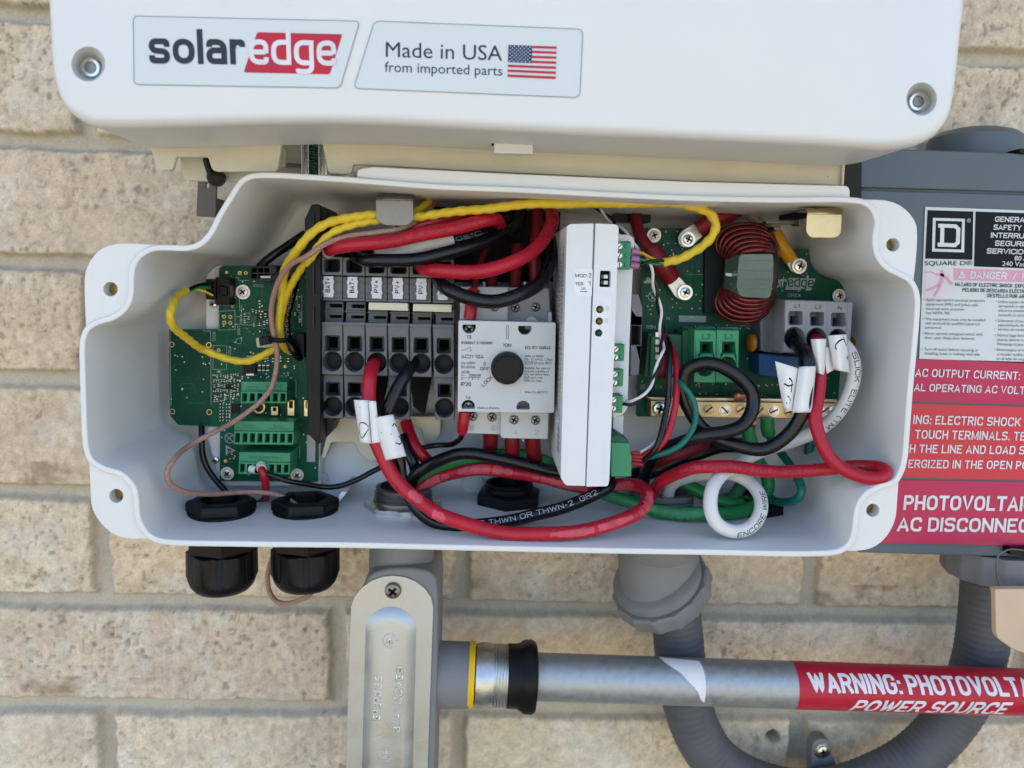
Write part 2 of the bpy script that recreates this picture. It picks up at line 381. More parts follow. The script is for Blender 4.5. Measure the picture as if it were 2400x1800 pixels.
SF = {  # grotesque capitals drawn as centre lines: (width, [strokes]); a third number rounds that corner
 'A': (.66, [[(0, 0), (.5, 1), (1, 0)], [(.17, .27), (.83, .27)]]), 'B': (.62, [[(0, .52), (0, 1), (.96, 1, r_), (.96, .53, r_), (.1, .53)], [(.1, .51), (1, .51, r_), (1, 0, r_), (0, 0), (0, .5)]]),
 'C': (.62, [[(1, .70), (1, 1, r_), (0, 1, r_), (0, 0, r_), (1, 0, r_), (1, .30)]]), 'D': (.62, [[(0, 0), (0, 1), (1, 1, r_), (1, 0, r_), 'c']]),
 'E': (.54, [[(1, 1), (0, 1), (0, 0), (1, 0)], [(.1, .52), (.9, .52)]]), 'F': (.52, [[(1, 1), (0, 1), (0, 0)], [(.1, .5), (.88, .5)]]),
 'G': (.64, [[(1, .72), (1, 1, r_), (0, 1, r_), (0, 0, r_), (1, 0, r_), (1, .47), (.55, .47)]]), 'H': (.62, [[(0, 0), (0, 1)], [(1, 0), (1, 1)], [(.1, .5), (.9, .5)]]),
 'I': (0, [[(0, 0), (0, 1)]]), 'J': (.5, [[(1, 1), (1, 0, r_), (0, 0, r_), (0, .3)]]), 'K': (.64, [[(0, 0), (0, 1)], [(1, 1), (.06, .40)], [(.32, .55), (1, 0)]]),
 'L': (.50, [[(0, 1), (0, 0), (1, 0)]]), 'M': (.78, [[(0, 0), (0, 1)], [(0, 1), (.5, .05), (1, 1)], [(1, 1), (1, 0)]]), 'N': (.64, [[(0, 0), (0, 1)], [(0, 1), (1, 0)], [(1, 0), (1, 1)]]),
 'O': (.66, [[(0, 0, r_), (0, 1, r_), (1, 1, r_), (1, 0, r_), 'c']]), 'P': (.58, [[(0, 0), (0, 1), (1, 1, r_), (1, .45, r_), (.1, .45)]]),
 'Q': (.66, [[(0, 0, r_), (0, 1, r_), (1, 1, r_), (1, 0, r_), 'c'], [(.6, .25), (1, -.04)]]), 'R': (.62, [[(0, 0), (0, 1), (1, 1, r_), (1, .48, r_), (.1, .48)], [(.55, .47), (1, 0)]]),
 'S': (.60, [[(1, .80), (1, 1, r_), (0, 1, r_), (0, .53, r_), (1, .49, r_), (1, 0, r_), (0, 0, r_), (0, .20)]]), 'T': (.58, [[(0, 1), (1, 1)], [(.5, 0), (.5, .95)]]),
 'U': (.62, [[(0, 1), (0, 0, r_), (1, 0, r_), (1, 1)]]), 'V': (.64, [[(0, 1), (.5, 0), (1, 1)]]), 'W': (.92, [[(0, 1), (.26, 0), (.5, .95), (.74, 0), (1, 1)]]), 'X': (.62, [[(0, 0), (1, 1)], [(0, 1), (1, 0)]]),
 'Y': (.62, [[(0, 1), (.5, .42), (1, 1)], [(.5, .45), (.5, 0)]]), 'Z': (.58, [[(0, 1), (1, 1), (0, 0), (1, 0)]]), 'É': (.54, [[(1, 1), (0, 1), (0, 0), (1, 0)], [(.1, .52), (.9, .52)], [(.4, 1.2), (.7, 1.4)]]),
 '0': (.54, [[(0, 0, r_), (0, 1, r_), (1, 1, r_), (1, 0, r_), 'c']]), '1': (.30, [[(0, .80), (.9, 1), (.9, 0)]]), '2': (.54, [[(0, .72), (0, 1, r_), (1, 1, r_), (1, .58, r_), (0, 0), (1, 0)]]),
 '3': (.54, [[(0, .76), (0, 1, r_), (.96, 1, r_), (.96, .53, r_), (.35, .53)], [(.35, .51), (1, .51, r_), (1, 0, r_), (0, 0, r_), (0, .24)]]), '4': (.56, [[(.76, 0), (.76, 1), (0, .28), (1, .28)]]),
 '5': (.54, [[(.95, 1), (.08, 1), (.02, .52), (1, .62, r_), (1, 0, r_), (0, 0, r_), (0, .22)]]), '6': (.54, [[(1, .8), (1, 1, r_), (0, 1, r_), (0, 0, r_), (1, 0, r_), (1, .58, r_), (.05, .58)]]), '7': (.52, [[(0, 1), (1, 1), (.35, 0)]]),
 '8': (.56, [[(.04, .53, r_), (.04, 1, r_), (.96, 1, r_), (.96, .53, r_), 'c'], [(0, 0, r_), (0, .51, r_), (1, .51, r_), (1, 0, r_), 'c']]), '9': (.54, [[(0, .2), (0, 0, r_), (1, 0, r_), (1, 1, r_), (0, 1, r_), (0, .44, r_), (.95, .44)]]),
 ':': (0, [[(0, -.09), (0, .11)], [(0, .52), (0, .72)]]), '.': (0, [[(0, -.09), (0, .11)]]), ',': (0, [[(0, -.08), (0, .04)]]), '-': (.30, [[(.1, .42), (.9, .42)]]), '–': (.5, [[(.1, .42), (.9, .42)]]), '+': (.56, [[(.1, .42), (.9, .42)], [(.5, .1), (.5, .74)]]), '/': (.40, [[(0, 0), (1, 1)]]), '(': (.2, [[(1, 1.05), (0, .8, r_), (0, .2, r_), (1, -.05)]]), '|': (0, [[(0, 0), (0, 1)]]), '"': (.2, [[(.1, .8), (.1, 1)], [(.9, .8), (.9, 1)]]), '°': (.2, [[(0, .7, .1), (0, 1, .1), (1, 1, .1), (1, .7, .1), 'c']])}
LF = {  # square-shouldered lower case of the name plate, x-height 1
 's': (.86, [[(1, .72), (1, 1, r_), (0, 1, r_), (0, .53, r_), (1, .47, r_), (1, 0, r_), (0, 0, r_), (0, .28)]]), 'o': (.92, [[(0, 0, .36), (0, 1, .36), (1, 1, .36), (1, 0, .36), 'c']]), 'l': (0, [[(0, 0), (0, 1.5)]]),
 'a': (.86, [[(.03, .74), (.03, 1, r_), (1, 1, r_), (1, 0)], [(.95, .57), (0, .57, r_), (0, 0, r_), (.95, 0)]]), 'r': (.56, [[(0, 0), (0, 1)], [(.05, .66), (.12, 1, r_), (1, 1, .08), (1, .76)]]),
 'e': (.90, [[(1, .44), (1, 1, r_), (0, 1, r_), (0, 0, r_), (1, 0, r_), (1, .24)], [(.08, .5), (.95, .5)]]), 'd': (.92, [[(0, 0, r_), (0, 1, r_), (1, 1), (1, 0), 'c'], [(1, .9), (1, 1.5)]]), 'g': (.92, [[(0, 0, r_), (0, 1, r_), (1, 1), (1, 0), 'c'], [(1, .1), (1, -.44, r_), (.1, -.44, r_), (.1, -.30)]])}
def stroke_text(st, t, aspect, font, sub):
    gap = (.145 if t < .17 else .10) if font is SF else .17
    wid = [(.26 if ch == ' ' else font[ch][0]+t) for ch in st]
    fix = sum(t if ch != ' ' else 0 for ch in st)
    nat = sum(wid)+gap*(len(st)-1)
    k = 1.0 if aspect is None else max(.3, (aspect-fix)/(nat-fix))
    V, F, x, ns = [], [], 0.0, 0
    for ch, wd in zip(st, wid):
        if ch == ' ': x += (.26+gap)*k; continue
        w0 = font[ch][0]*k
        for sk in font[ch][1]:
            cl = sk[-1] == 'c'; pts = [p for p in sk if p != 'c']
            q = [(Vector((x+t/2+p[0]*w0, t/2+p[1]*(1-t))), (p[2] if len(p) > 2 else 0)) for p in pts]
            out = []; n = len(q)
            for i_, (p, r) in enumerate(q):
                if r > 0 and (cl or 0 < i_ < n-1):
                    pa, pb = q[i_-1][0], q[(i_+1) % n][0]
                    da, db = pa-p, pb-p; kk = min(r, da.length*.49, db.length*.49)
                    s_, e_ = p+da.normalized()*kk, p+db.normalized()*kk
                    for m_ in range(7):
                        u = m_/6; out.append(s_*(1-u)**2+p*(2*u*(1-u)*.88+0)+(s_+e_)/2*(2*u*(1-u)*.12)+e_*u*u)
                else: out.append(p.copy())
            if not cl and len(out) > 1:
                for a_, b_ in ((0, 1), (-1, -2)):
                    p = pts[0] if a_ == 0 else pts[-1]
                    dd_ = out[a_]-out[b_]
                    if (abs(dd_.y) > abs(dd_.x) and p[1] in (0, 1, 1.5)) or (abs(dd_.y) <= abs(dd_.x) and p[0] in (0, 1)): out[a_] = out[a_]+(out[a_]-out[b_]).normalized()*(t/2)
            if sub:
                o2 = []
                m_ = len(out)
                for i_ in range(m_ if cl else m_-1):
                    pa, pb = out[i_], out[(i_+1) % m_]; c_ = max(1, int((pb-pa).length/sub))
                    o2 += [pa.lerp(pb, z/c_) for z in range(c_)]
                if not cl: o2.append(out[-1])
                out = o2
            m_ = len(out); b0 = len(V)
            for i_ in range(m_):
                pv = out[i_-1] if (cl or i_ > 0) else None; nx = out[(i_+1) % m_] if (cl or i_ < m_-1) else None
                d1 = (out[i_]-pv).normalized() if pv is not None and (out[i_]-pv).length > 1e-6 else None
                d2 = (nx-out[i_]).normalized() if nx is not None and (nx-out[i_]).length > 1e-6 else None
                d1 = d1 or d2; d2 = d2 or d1
                n1, n2 = Vector((-d1.y, d1.x)), Vector((-d2.y, d2.x)); mm = (n1+n2)
                mm = mm.normalized() if mm.length > 1e-4 else n1
                ln = min(1.3, 1/max(.2, mm.dot(n1)))*t/2
                V.append((out[i_].x+mm.x*ln, out[i_].y+mm.y*ln, ns % 4+.12*i_)); V.append((out[i_].x-mm.x*ln, out[i_].y-mm.y*ln, ns % 4+.12*i_))
            for i_ in range(m_ if cl else m_-1):
                z = (i_+1) % m_; F.append((b0+2*i_, b0+2*i_+1, b0+2*z+1, b0+2*z))
            ns += 1
        x += w0+t+gap*k
    tot = x-gap*k
    return V, F, tot, 1.0
def glyphs(st, bold=0.0, sub=0, aspect=None, logo=0):
    key = (st, bold, sub, aspect, logo)
    if key in GC: return GC[key]
    if logo: GC[key] = stroke_text(st, logo, aspect, LF, sub); return GC[key]
    if all(ch == ' ' or ch in SF for ch in st):
        GC[key] = stroke_text(st, .135 if bold < .005 else (.155 if bold < .013 else .185), aspect, SF, sub); return GC[key]
    cu = bpy.data.curves.new('t', 'FONT'); cu.body = st; cu.size = 1.0; cu.resolution_u = 3
    ob = bpy.data.objects.new('t', cu); me = bpy.data.meshes.new_from_object(ob)
    v = [(p.co.x, p.co.y) for p in me.vertices]; f = [tuple(p.vertices) for p in me.polygons]
    bpy.data.objects.remove(ob); bpy.data.meshes.remove(me); bpy.data.curves.remove(cu)
    x0 = min((p[0] for p in v), default=0); x1 = max((p[0] for p in v), default=1)
    GC[key] = ([(x-x0, y, 0) for x, y in v], f, max(1e-4, x1-x0), 0.729)
    return GC[key]
def text_mb(mb, c, st, p0, p1, h, Y, bold=0.0, mi=0, slant=0.0, nat=None, vert=None, logo=0):
    """baseline runs from p0 to p1 (crop pixels), capitals h crop pixels tall"""
    a, b = P(*c(*p0), Y), P(*c(*p1), Y); e = (b-a); W = e.length; e.normalize()
    up = Vector((-e.z, 0, e.x)); H = WL(h*c.s, Y)
    tv, tf, wd, cap = glyphs(st, bold, 0, round(W/H, 3), logo); sy = H/cap
    if vert is not None:
        q = P(*c(*vert), Y); up = (q-a).normalized()
    sx = W/wd
    mb.add([a+e*(x*sx+slant*y*sy)+up*(y*sy)+Vector((0, -1.4e-5*z, 0)) for x, y, z in tv], tf, mi); return mb
def poly_mb(mb, pts, Y, mi=0):
    return mb.add([P(p[0], p[1], Y) for p in pts], [tuple(range(len(pts)))], mi)
def line_mb(mb, pts, wpx, Y, mi=0, closed=False):
    """printed line of constant width along pixel points"""
    q = [P(p[0], p[1], Y) for p in pts]; w = WL(wpx, Y)/2; n = len(q)
    for i in range(n if closed else n-1):
        a, b = q[i], q[(i+1) % n]; e = (b-a)
        if e.length < 1e-7: continue
        e.normalize(); u = Vector((-e.z, 0, e.x))*w; x = e*(w*.6)
        jj = Vector((0, -7e-6*(i % 4), 0)); mb.add([a-u-x+jj, b-u+x+jj, b+u+x+jj, a+u-x+jj], [(0, 1, 2, 3)], mi)
    return mb
class Sheet:
    """bulged label sheet between four pixel corners TL TR BR BL"""
    def __init__(s, c, tl, tr, br, bl, Y, bulge, wave=0.0):
        s.q = [Vector(c(*p)) for p in (tl, tr, br, bl)]; s.Y = Y; s.B = bulge; s.wv = wave
    def at(s, x, y, off=0.0):
        p = (s.q[0]*(1-x)+s.q[1]*x)*(1-y)+(s.q[3]*(1-x)+s.q[2]*x)*y
        return P(p.x, p.y, s.Y-s.B*math.sin(math.pi*min(1, max(0, x)))+s.wv*math.sin(5*x+4*y)-off)
    def mesh(s, name, m, parent, n=14):
        mb = MB(); vs = [s.at(i/n, j/n) for j in range(n+1) for i in range(n+1)]
        mb.add(vs, [(j*(n+1)+i, j*(n+1)+i+1, (j+1)*(n+1)+i+1, (j+1)*(n+1)+i) for j in range(n) for i in range(n)])
        return mb.build(name, m, parent, solid=.00018)
    def strokes(s, name, m, parent, lines, w=.05):
        mb = MB()
        for ln in lines:
            q = [s.at(x, y, .00016) for x, y in smooth2(ln)]
            sz = (s.at(1, .5)-s.at(0, .5)).length*w
            for a, b in zip(q[:-1], q[1:]):
                e = b-a
                if e.length < 1e-8: continue
                e.normalize(); u = e.cross(Vector((0, 1, 0))).normalized()*sz/2; x = e*(sz*.25)
                mb.add([a-u-x, b-u+x, b+u+x, a+u-x], [(0, 1, 2, 3)])
        return mb.build(name, m, parent, recalc=False)
def smooth2(ln):
    if len(ln) < 3: return ln
    b = smooth([(x, y, 0) for x, y in ln], .03); return [(p[0], p[1]) for p in b]
def boxw(mb, lo, hi, mi=0):
    vs = [(x, y, z) for z in (lo[2], hi[2]) for y in (lo[1], hi[1]) for x in (lo[0], hi[0])]
    return mb.add(vs, [(0, 1, 3, 2), (4, 5, 7, 6), (0, 1, 5, 4), (2, 3, 7, 6), (0, 2, 6, 4), (1, 3, 7, 5)], mi)
# ================================================================== SETTING
def gnoise(x, z, sx, sz, seed, octs=4):
    """tileless value noise on arrays"""
    out = 0; amp = 1.0; tot = 0
    for o in range(octs):
        r = np.random.default_rng(seed*31+o); tab = r.random((64, 64))
        fx, fz = x/sx*2**o, z/sz*2**o
        ix, iz = np.floor(fx).astype(int), np.floor(fz).astype(int); tx, tz = fx-ix, fz-iz
        tx, tz = tx*tx*(3-2*tx), tz*tz*(3-2*tz)
        g = lambda i, j: tab[i % 64, j % 64]
        out = out+amp*(g(ix, iz)*(1-tx)*(1-tz)+g(ix+1, iz)*tx*(1-tz)+g(ix, iz+1)*(1-tx)*tz+g(ix+1, iz+1)*tx*tz)
        tot += amp; amp *= .55
    return out/tot
def build_wall():
    fine = .0010
    xs = np.concatenate([np.linspace(-4.5, -.42, 90, endpoint=False), np.arange(-.42, .5, fine), np.linspace(.5, 4.5, 90)])
    zs = np.concatenate([np.linspace(0, .93, 60, endpoint=False), np.arange(.93, 1.62, fine), np.linspace(1.62, 3.0, 60)])
    X, Z = np.meshgrid(xs, zs); Zr = Z-CAMZ
    bed, perp, ch, bl = .0098, .0104, .0705, .2268
    wz = .0016*(gnoise(X, Z, .03, .03, 3)-.5)*2+.0012*(gnoise(X, Z, .006, .006, 33)-.5)*2; wx = .0020*(gnoise(X, Z, .02, .02, 4)-.5)*2+.0014*(gnoise(X, Z, .006, .006, 34)-.5)*2
    k = np.floor((Zr+wz*.2+.2115)/ch).astype(int)              # course number, 0 = the one above z=-.2115
    lz = (Zr+.2115)-k*ch
    off = np.where(k % 2 == 0, -.007, -.0866)
    col = np.floor((X-off)/bl).astype(int); lx = (X-off)-col*bl
    dz = np.minimum(lz, ch-lz)-bed/2+wz; dx = np.minimum(lx, bl-lx)-perp/2+wx
    d = np.minimum(dz, dx)                                     # distance inside the brick's edge
    e = np.clip((d+.0016)/.0032, 0, 1); e = e*e*(3-2*e)
    lump = gnoise(X, Z, .05, .035, 11)-.5; med = gnoise(X, Z, .010, .014, 12)-.5; grit = gnoise(X, Z, .0036, .0036, 13, 3)-.5
    hid = (k*73+col*151) % 997
    rt = np.random.default_rng(5).random((997, 6)); q = rt[hid]
    zone = np.clip((gnoise(X, Z, .045, .035, 19, 2)-.30)/.3, .1, 1)     # pitting comes in patches
    pit = np.clip((gnoise(X, Z, .0026, .0034, 17, 2)-.70)/.10, 0, 1)*zone*(.4+.8*q[..., 4])
    pit = np.maximum(pit, np.clip((gnoise(X, Z, .006, .0075, 27, 3)-.74)/.06, 0, 1)*zone)
    crease = 1-np.abs(gnoise(X, Z, .011, .018, 28, 3)-.5)/.05
    crease = np.clip(crease, 0, 1)*zone*np.clip((gnoise(X, Z, .016, .016, 29, 2)-.42)/.15, 0, 1)
    gro = np.clip((gnoise(X, Z, .0045, .05, 18, 2)-.70)/.1, 0, 1)*(q[..., 5] > .5)
    tilt = (q[..., 1]-.5)*.0030*(lx/bl-.5)+(q[..., 2]-.5)*.004*(lz/ch-.5)+(q[..., 3]-.5)*.0022
    hb = .0035*lump+.0020*med+.0013*grit-.0010*pit-.0008*crease-.0008*gro+tilt
    hm = -.0060+.0007*med+.0003*grit+.0014*lump-.0012*np.clip(1-np.abs(d+.004)/.004, 0, 1)
    h = hm*(1-e)+hb*e
    hole = np.hypot(X-.1985, Zr+.3015) if False else None
    hp = P(1812, 1728, 0); rh = np.hypot(X-hp.x, Z-hp.z); h = np.where(rh < .0046, -.022, h)
    verts = np.stack([X, -h, Z], -1).reshape(-1, 3)
    ny, nx = X.shape
    i = np.arange(ny*nx).reshape(ny, nx)
    quads = np.stack([i[:-1, :-1], i[:-1, 1:], i[1:, 1:], i[1:, :-1]], -1).reshape(-1, 4)
    me = bpy.data.meshes.new('brick_wall')
    me.vertices.add(len(verts)); me.vertices.foreach_set('co', verts.ravel())
    me.loops.add(quads.size); me.loops.foreach_set('vertex_index', quads.ravel())
    me.polygons.add(len(quads)); me.polygons.foreach_set('loop_start', np.arange(0, quads.size, 4))
    me.update(calc_edges=True)
    me.polygons.foreach_set('use_smooth', np.ones(len(quads), bool))
    # per-brick pigment: warm buff to pinkish grey, with rust-coloured burns of their own shape; mortar grey
    A, B_, Cc = np.array([.63, .515, .345]), np.array([.54, .43, .31]), np.array([.66, .58, .435])
    t = q[..., 0][..., None]; u = q[..., 3][..., None]
    bc = A*(1-t)+B_*t; bc = bc*(1-.5*u)+Cc*.5*u
    pat = np.clip((gnoise(X, Z, .05, .03, 21, 5)-.42)/.3, 0, 1)[..., None]
    bc = bc*(1-.30*pat)+np.array([.42, .34, .265])*.30*pat
    stain = (np.clip((gnoise(X, Z, .03, .02, 22)-.62)/.1, 0, 1)*(lz < .020)*(q[..., 2] > .35))[..., None]
    bc = bc*(1-.5*stain)+np.array([.20, .10, .06])*.5*stain
    white = np.clip((gnoise(X, Z, .02, .024, 23, 5)-.54)/.16, 0, 1)[..., None]
    bc = bc*(1-.45*white)+np.array([.62, .58, .49])*.45*white
    speck = np.clip((gnoise(X, Z, .0024, .0022, 24, 2)-.66)/.12, 0, 1)[..., None]*zone[..., None]
    bc = bc*(1-.42*np.clip(pit[..., None]+.6*speck, 0, 1))*(1-.16*crease[..., None])*(1+.45*grit[..., None]+.24*med[..., None])
    mc = np.array([.43, .385, .30])*(1+.14*med[..., None]+.12*lump[..., None]+.10*grit[..., None])
    c = mc*(1-e[..., None])+bc*e[..., None]
    c = np.where((rh < .0046)[..., None], .012, c)
    at = me.attributes.new('pigment', 'FLOAT_COLOR', 'POINT')
    at.data.foreach_set('color', np.concatenate([c, np.ones(c.shape[:2]+(1,))], -1).reshape(-1).astype(np.float32))
    m = bpy.data.materials.new('weathered_brick'); m.use_nodes = True
    n, l = m.node_tree.nodes, m.node_tree.links; b = n['Principled BSDF']; b.inputs['Roughness'].default_value = .92
    b.inputs['Specular IOR Level'].default_value = .2
    a = n.new('ShaderNodeAttribute'); a.attribute_name = 'pigment'
    tc = n.new('ShaderNodeTexCoord'); nz = n.new('ShaderNodeTexNoise'); nz.inputs['Scale'].default_value = 900; nz.inputs['Detail'].default_value = 5; nz.inputs['Roughness'].default_value = .65
    l.new(tc.outputs['Object'], nz.inputs['Vector'])
    mr = n.new('ShaderNodeMapRange'); mr.inputs[1].default_value = .32; mr.inputs[2].default_value = .68; mr.inputs[3].default_value = .86; mr.inputs[4].default_value = 1.14
    l.new(nz.outputs[0], mr.inputs[0])
    sc = n.new('ShaderNodeVectorMath'); sc.operation = 'SCALE'; l.new(a.outputs['Color'], sc.inputs[0]); l.new(mr.outputs[0], sc.inputs['Scale'])
    l.new(sc.outputs[0], b.inputs['Base Color'])
    bp = n.new('ShaderNodeBump'); bp.inputs['Strength'].default_value = .4; bp.inputs['Distance'].default_value = .0006
    l.new(nz.outputs[0], bp.inputs['Height']); l.new(bp.outputs[0], b.inputs['Normal'])
    me.materials.append(m)
    o = bpy.data.objects.new('brick_wall', me); COL.objects.link(o)
    ORG[o.name] = Vector((0, 0, 0))
    tag(o, 'weathered buff brick house wall with recessed grey mortar joints', 'wall')
build_wall()
gm = mat('pale_concrete_ground', (.38, .325, .235), .9, var=.15, vs=2)
g = MB().add([(-40, -60, 0), (40, -60, 0), (40, .05, 0), (-40, .05, 0)], [(0, 1, 2, 3)]).build('ground', gm)
tag(g, 'pale paved ground in front of the house wall', 'ground', kind='structure')

ev = MB(); boxw(ev, (-4.5, -.95, 2.62), (4.5, .02, 2.80))  # unseen eave, added to keep overhead sky light off the box
tag(ev.build('shade_eave', mat('eave_paint', (.45, .43, .38), .7), None, bevel=.004), 'unseen eave added along the wall to block the high sky above the equipment', 'roof')
# ================================================================== ENCLOSURE
YR, YB = -.125, -.036       # rim plane and inside back plane of the open enclosure
rimpts = (L(cS, [(130, 1012), (225, 988), (310, 912), (400, 745), (500, 580), (590, 448), (670, 398), (780, 382)]) +
          L(cB, [(0, 1142), (600, 1188), (1100, 1208), (1700, 1238), (2212, 1262)]) + L(cC, [(600, 1275), (1060, 1275), (1180, 1292), (1250, 1345), (1283, 1440)]) +
          L(cM, [(303, 690), (302, 760), (322, 830), (370, 888), (450, 930), (520, 972), (560, 1035), (576, 1110), (570, 1250), (550, 1480)]) +
          L(cN, [(530, 300), (510, 560), (492, 770), (470, 850)]) +
          L(cV, [(2070, 252), (1960, 292), (1880, 335), (1835, 392), (1812, 475), (1800, 585), (1768, 672), (1710, 722), (1640, 745)]) +
          L(cR, [(2212, 694), (1600, 685), (800, 668), (0, 650)]) +
          L(cE, [(1500, 1410), (850, 1390), (760, 1362), (690, 1312), (632, 1222), (603, 1130), (595, 1010), (578, 920), (530, 850), (470, 803), (400, 780), (330, 758), (240, 705), (190, 648), (162, 560), (150, 450)]) +
          L(cD, [(140, 1659), (132, 1400), (128, 1160), (140, 1065), (172, 990), (235, 938), (320, 903), (400, 880), (480, 830), (530, 760), (550, 680), (552, 560), (572, 440), (620, 362), (700, 302), (785, 274), (1000, 274)]))
rb = smooth([(p[0]*.001, 0, p[1]*.001) for p in rimpts], .006, closed=True)*1000
RIM = [(p[0], p[2]) for p in rb]
def offset(loop, d):
    n = len(loop); out = []
    area = sum(loop[i][0]*loop[(i+1) % n][1]-loop[(i+1) % n][0]*loop[i][1] for i in range(n))
    sg = 1 if area > 0 else -1
    for i in range(n):
        a, b = Vector(loop[i-2]), Vector(loop[(i+2) % n]); t = (b-a).normalized()
        out.append((loop[i][0]-t.y*d*sg, loop[i][1]+t.x*d*sg))
    return out
ENC = thing('electrical_enclosure', 'open white plastic equipment box full of wiring, with four screw ears', 'enclosure', (0, -.03, 1.35-.13))
def shell():
    r3 = lambda lp, Y: [P(p[0], p[1], Y) for p in lp]
    rings = []
    out = r3(RIM, YR)
    def at(lp, Y): return r3(lp, YR) if abs(Y-YR) < 1e-9 else [Vector((q.x, Y, q.z)) for q in r3(lp, YR)]
    rings.append(at(RIM, -.030)); rings.append(at(RIM, YR+.0006)); rings.append(at(offset(RIM, 1.5), YR+.00012)); rings.append(at(offset(RIM, 3), YR))
    rings.append(at(offset(RIM, 11.5), YR)); rings.append(at(offset(RIM, 13), YR+.00012)); rings.append(at(offset(RIM, 14.3), YR+.0007))
    for t in (.3, .6, .8): rings.append(at(offset(RIM, 14.3+4*t), YR+(YB-.008-YR)*t))
    for a in (0, 30, 60, 90):
        a = math.radians(a); rings.append(at(offset(RIM, 18.3+26*(1-math.cos(a))), YB-.008*(1-math.sin(a))))
    n = len(RIM); vs = [q for r in rings for q in r]; fs = []
    for j in range(len(rings)-1):
        for i in range(n): fs.append((j*n+i, j*n+(i+1) % n, (j+1)*n+(i+1) % n, (j+1)*n+i))
    last = rings[-1]
    tf = tfill([[(q.x*100, q.z*100) for q in last]])
    fs += [tuple(i+(len(rings)-1)*n for i in f) for f in tf]
    return MB().add(vs, fs).build('shell', WHITE, ENC, sharp=50)
shell()
IN = offset(RIM, 5)
def near(p): return min(range(len(IN)), key=lambda i: (IN[i][0]-p[0])**2+(IN[i][1]-p[1])**2)
def ear(pts, hole, hr, name='mounting_ear'):
    sp = smooth([(p[0]*.001, 0, p[1]*.001) for p in pts], .006)*1000; o = [(p[0], p[2]) for p in sp]
    a, b = near(o[-1]), near(o[0]); n = len(IN)
    fwd = [IN[(a+i) % n] for i in range((b-a) % n+1)]; bwd = [IN[(a-i) % n] for i in range((a-b) % n+1)]
    arc = fwd if len(fwd) < len(bwd) else bwd
    lp = o+arc
    hc = [(hole[0]+hr*math.cos(t), hole[1]+hr*math.sin(t)) for t in np.linspace(0, 2*math.pi, 28, endpoint=False)]
    e = prism(name, lp, YR+.0022, .022, WHITE, ENC, [hc], bevel=.0005)
    q = P(hole[0], hole[1], YR+.0022); R = WL(hr, YR)
    mb = MB(); prof = []
    for i in range(6): prof += [(R*.99, -.006-i*.0015), (R*.80, -.0066-i*.0015)]
    prof += [(R*.8, -.02)]
    lathe_mb(mb, q, (0, -1, 0), prof, 24); lathe_mb(mb, q, (0, -1, 0), [(R*.85, -.0165), (0, -.0166)], 16, 1)
    ob = mb.build('threaded_insert', [BRASS, VOID], e)
    return e
ear(L(cD, [(800, 272), (620, 262), (470, 262), (330, 302), (232, 400), (182, 520), (176, 640), (182, 850), (188, 985)]), cD(400, 655), 16.5)
ear(L(cE, [(215, 680), (224, 860), (236, 1050), (272, 1140), (350, 1240), (450, 1310), (560, 1338), (730, 1340)]), cE(450, 968), 16)
ear(L(cM, [(190, 462), (350, 470), (430, 495), (502, 552), (545, 622), (553, 700), (545, 850), (530, 985)]), cM(395, 757), 15.2)
ear(L(cN, [(432, 905), (425, 1000), (412, 1140), (385, 1215), (330, 1290), (260, 1338), (180, 1356), (80, 1357)]), cN(265, 1095), 15.2)
fl = rp(L(cB, [(100, 1150), (100, 1100), (190, 1079), (1000, 1120), (2212, 1174)])+L(cC, [(1085, 1203), (1085, 1290), (600, 1290)])+L(cB, [(2212, 1276), (1100, 1222), (600, 1202)]), [0, 10, 20, 0, 0, 14, 0, 0, 0, 0, 0])
prism('top_flange', fl, -.1215, .05, WHITE, ENC, bevel=.0006)
# spring clips that hang from the ceiling of the enclosure
def clip(c, pts, m, Y, r, tabq):
    o = prism('retaining_clip', rp(L(c, pts), r), Y, .0006, m, ENC, bevel=.0002)
    tl, tr = pts[0], pts[1]
    mb = MB()
    a, b = P(*c(*tl), Y), P(*c(*tr), Y)
    up = Vector((0, 0, 1)); n = 6; vs = []
    for i in range(n+1):
        t = math.pi/2*i/n; R = .0028
        for q in (a, b): vs.append(q+Vector((0, R*(1-math.cos(t)), R*math.sin(t)-.0006)))
    vs += [a+Vector((0, .012, .0022)), b+Vector((0, .012, .0022))]
    mb.add(vs, [(2*i, 2*i+1, 2*i+3, 2*i+2) for i in range(n+1)])
    mb.build('clip_bend', m, o, solid=.0006)
    prism('hanger', L(c, tabq), Y+.008, .004, CREAM, ENC)
clip(cF, [(665, 62), (990, 68), (990, 250), (930, 292), (745, 288), (668, 240)], CLIPM, -.100, 8, [(785, 5), (890, 8), (890, 60), (785, 60)])
clip(cK, [(1290, 218), (1655, 222), (1640, 440), (1580, 475), (1325, 474), (1280, 415)], BARM, -.112, 8, [(1375, 165), (1480, 168), (1480, 215), (1375, 210)])
# hardware behind the right clip
mb = prism_mb(MB(), L(cK, [(860, 300), (1180, 285), (1180, 330), (870, 328)]), -.085, .006)
prism_mb(mb, L(cK, [(1205, 290), (1265, 285), (1265, 345), (1210, 345)]), -.090, .01)
prism_mb(mb, L(cK, [(950, 352), (1020, 352), (1020, 400), (952, 400)]), -.080, .01)
mb.build('latch_bar', CLIPM, ENC, bevel=.0004)
prism('latch_block', L(cK, [(1150, 210), (1290, 215), (1290, 275), (1150, 262)]), -.088, .02, BLACK, ENC)
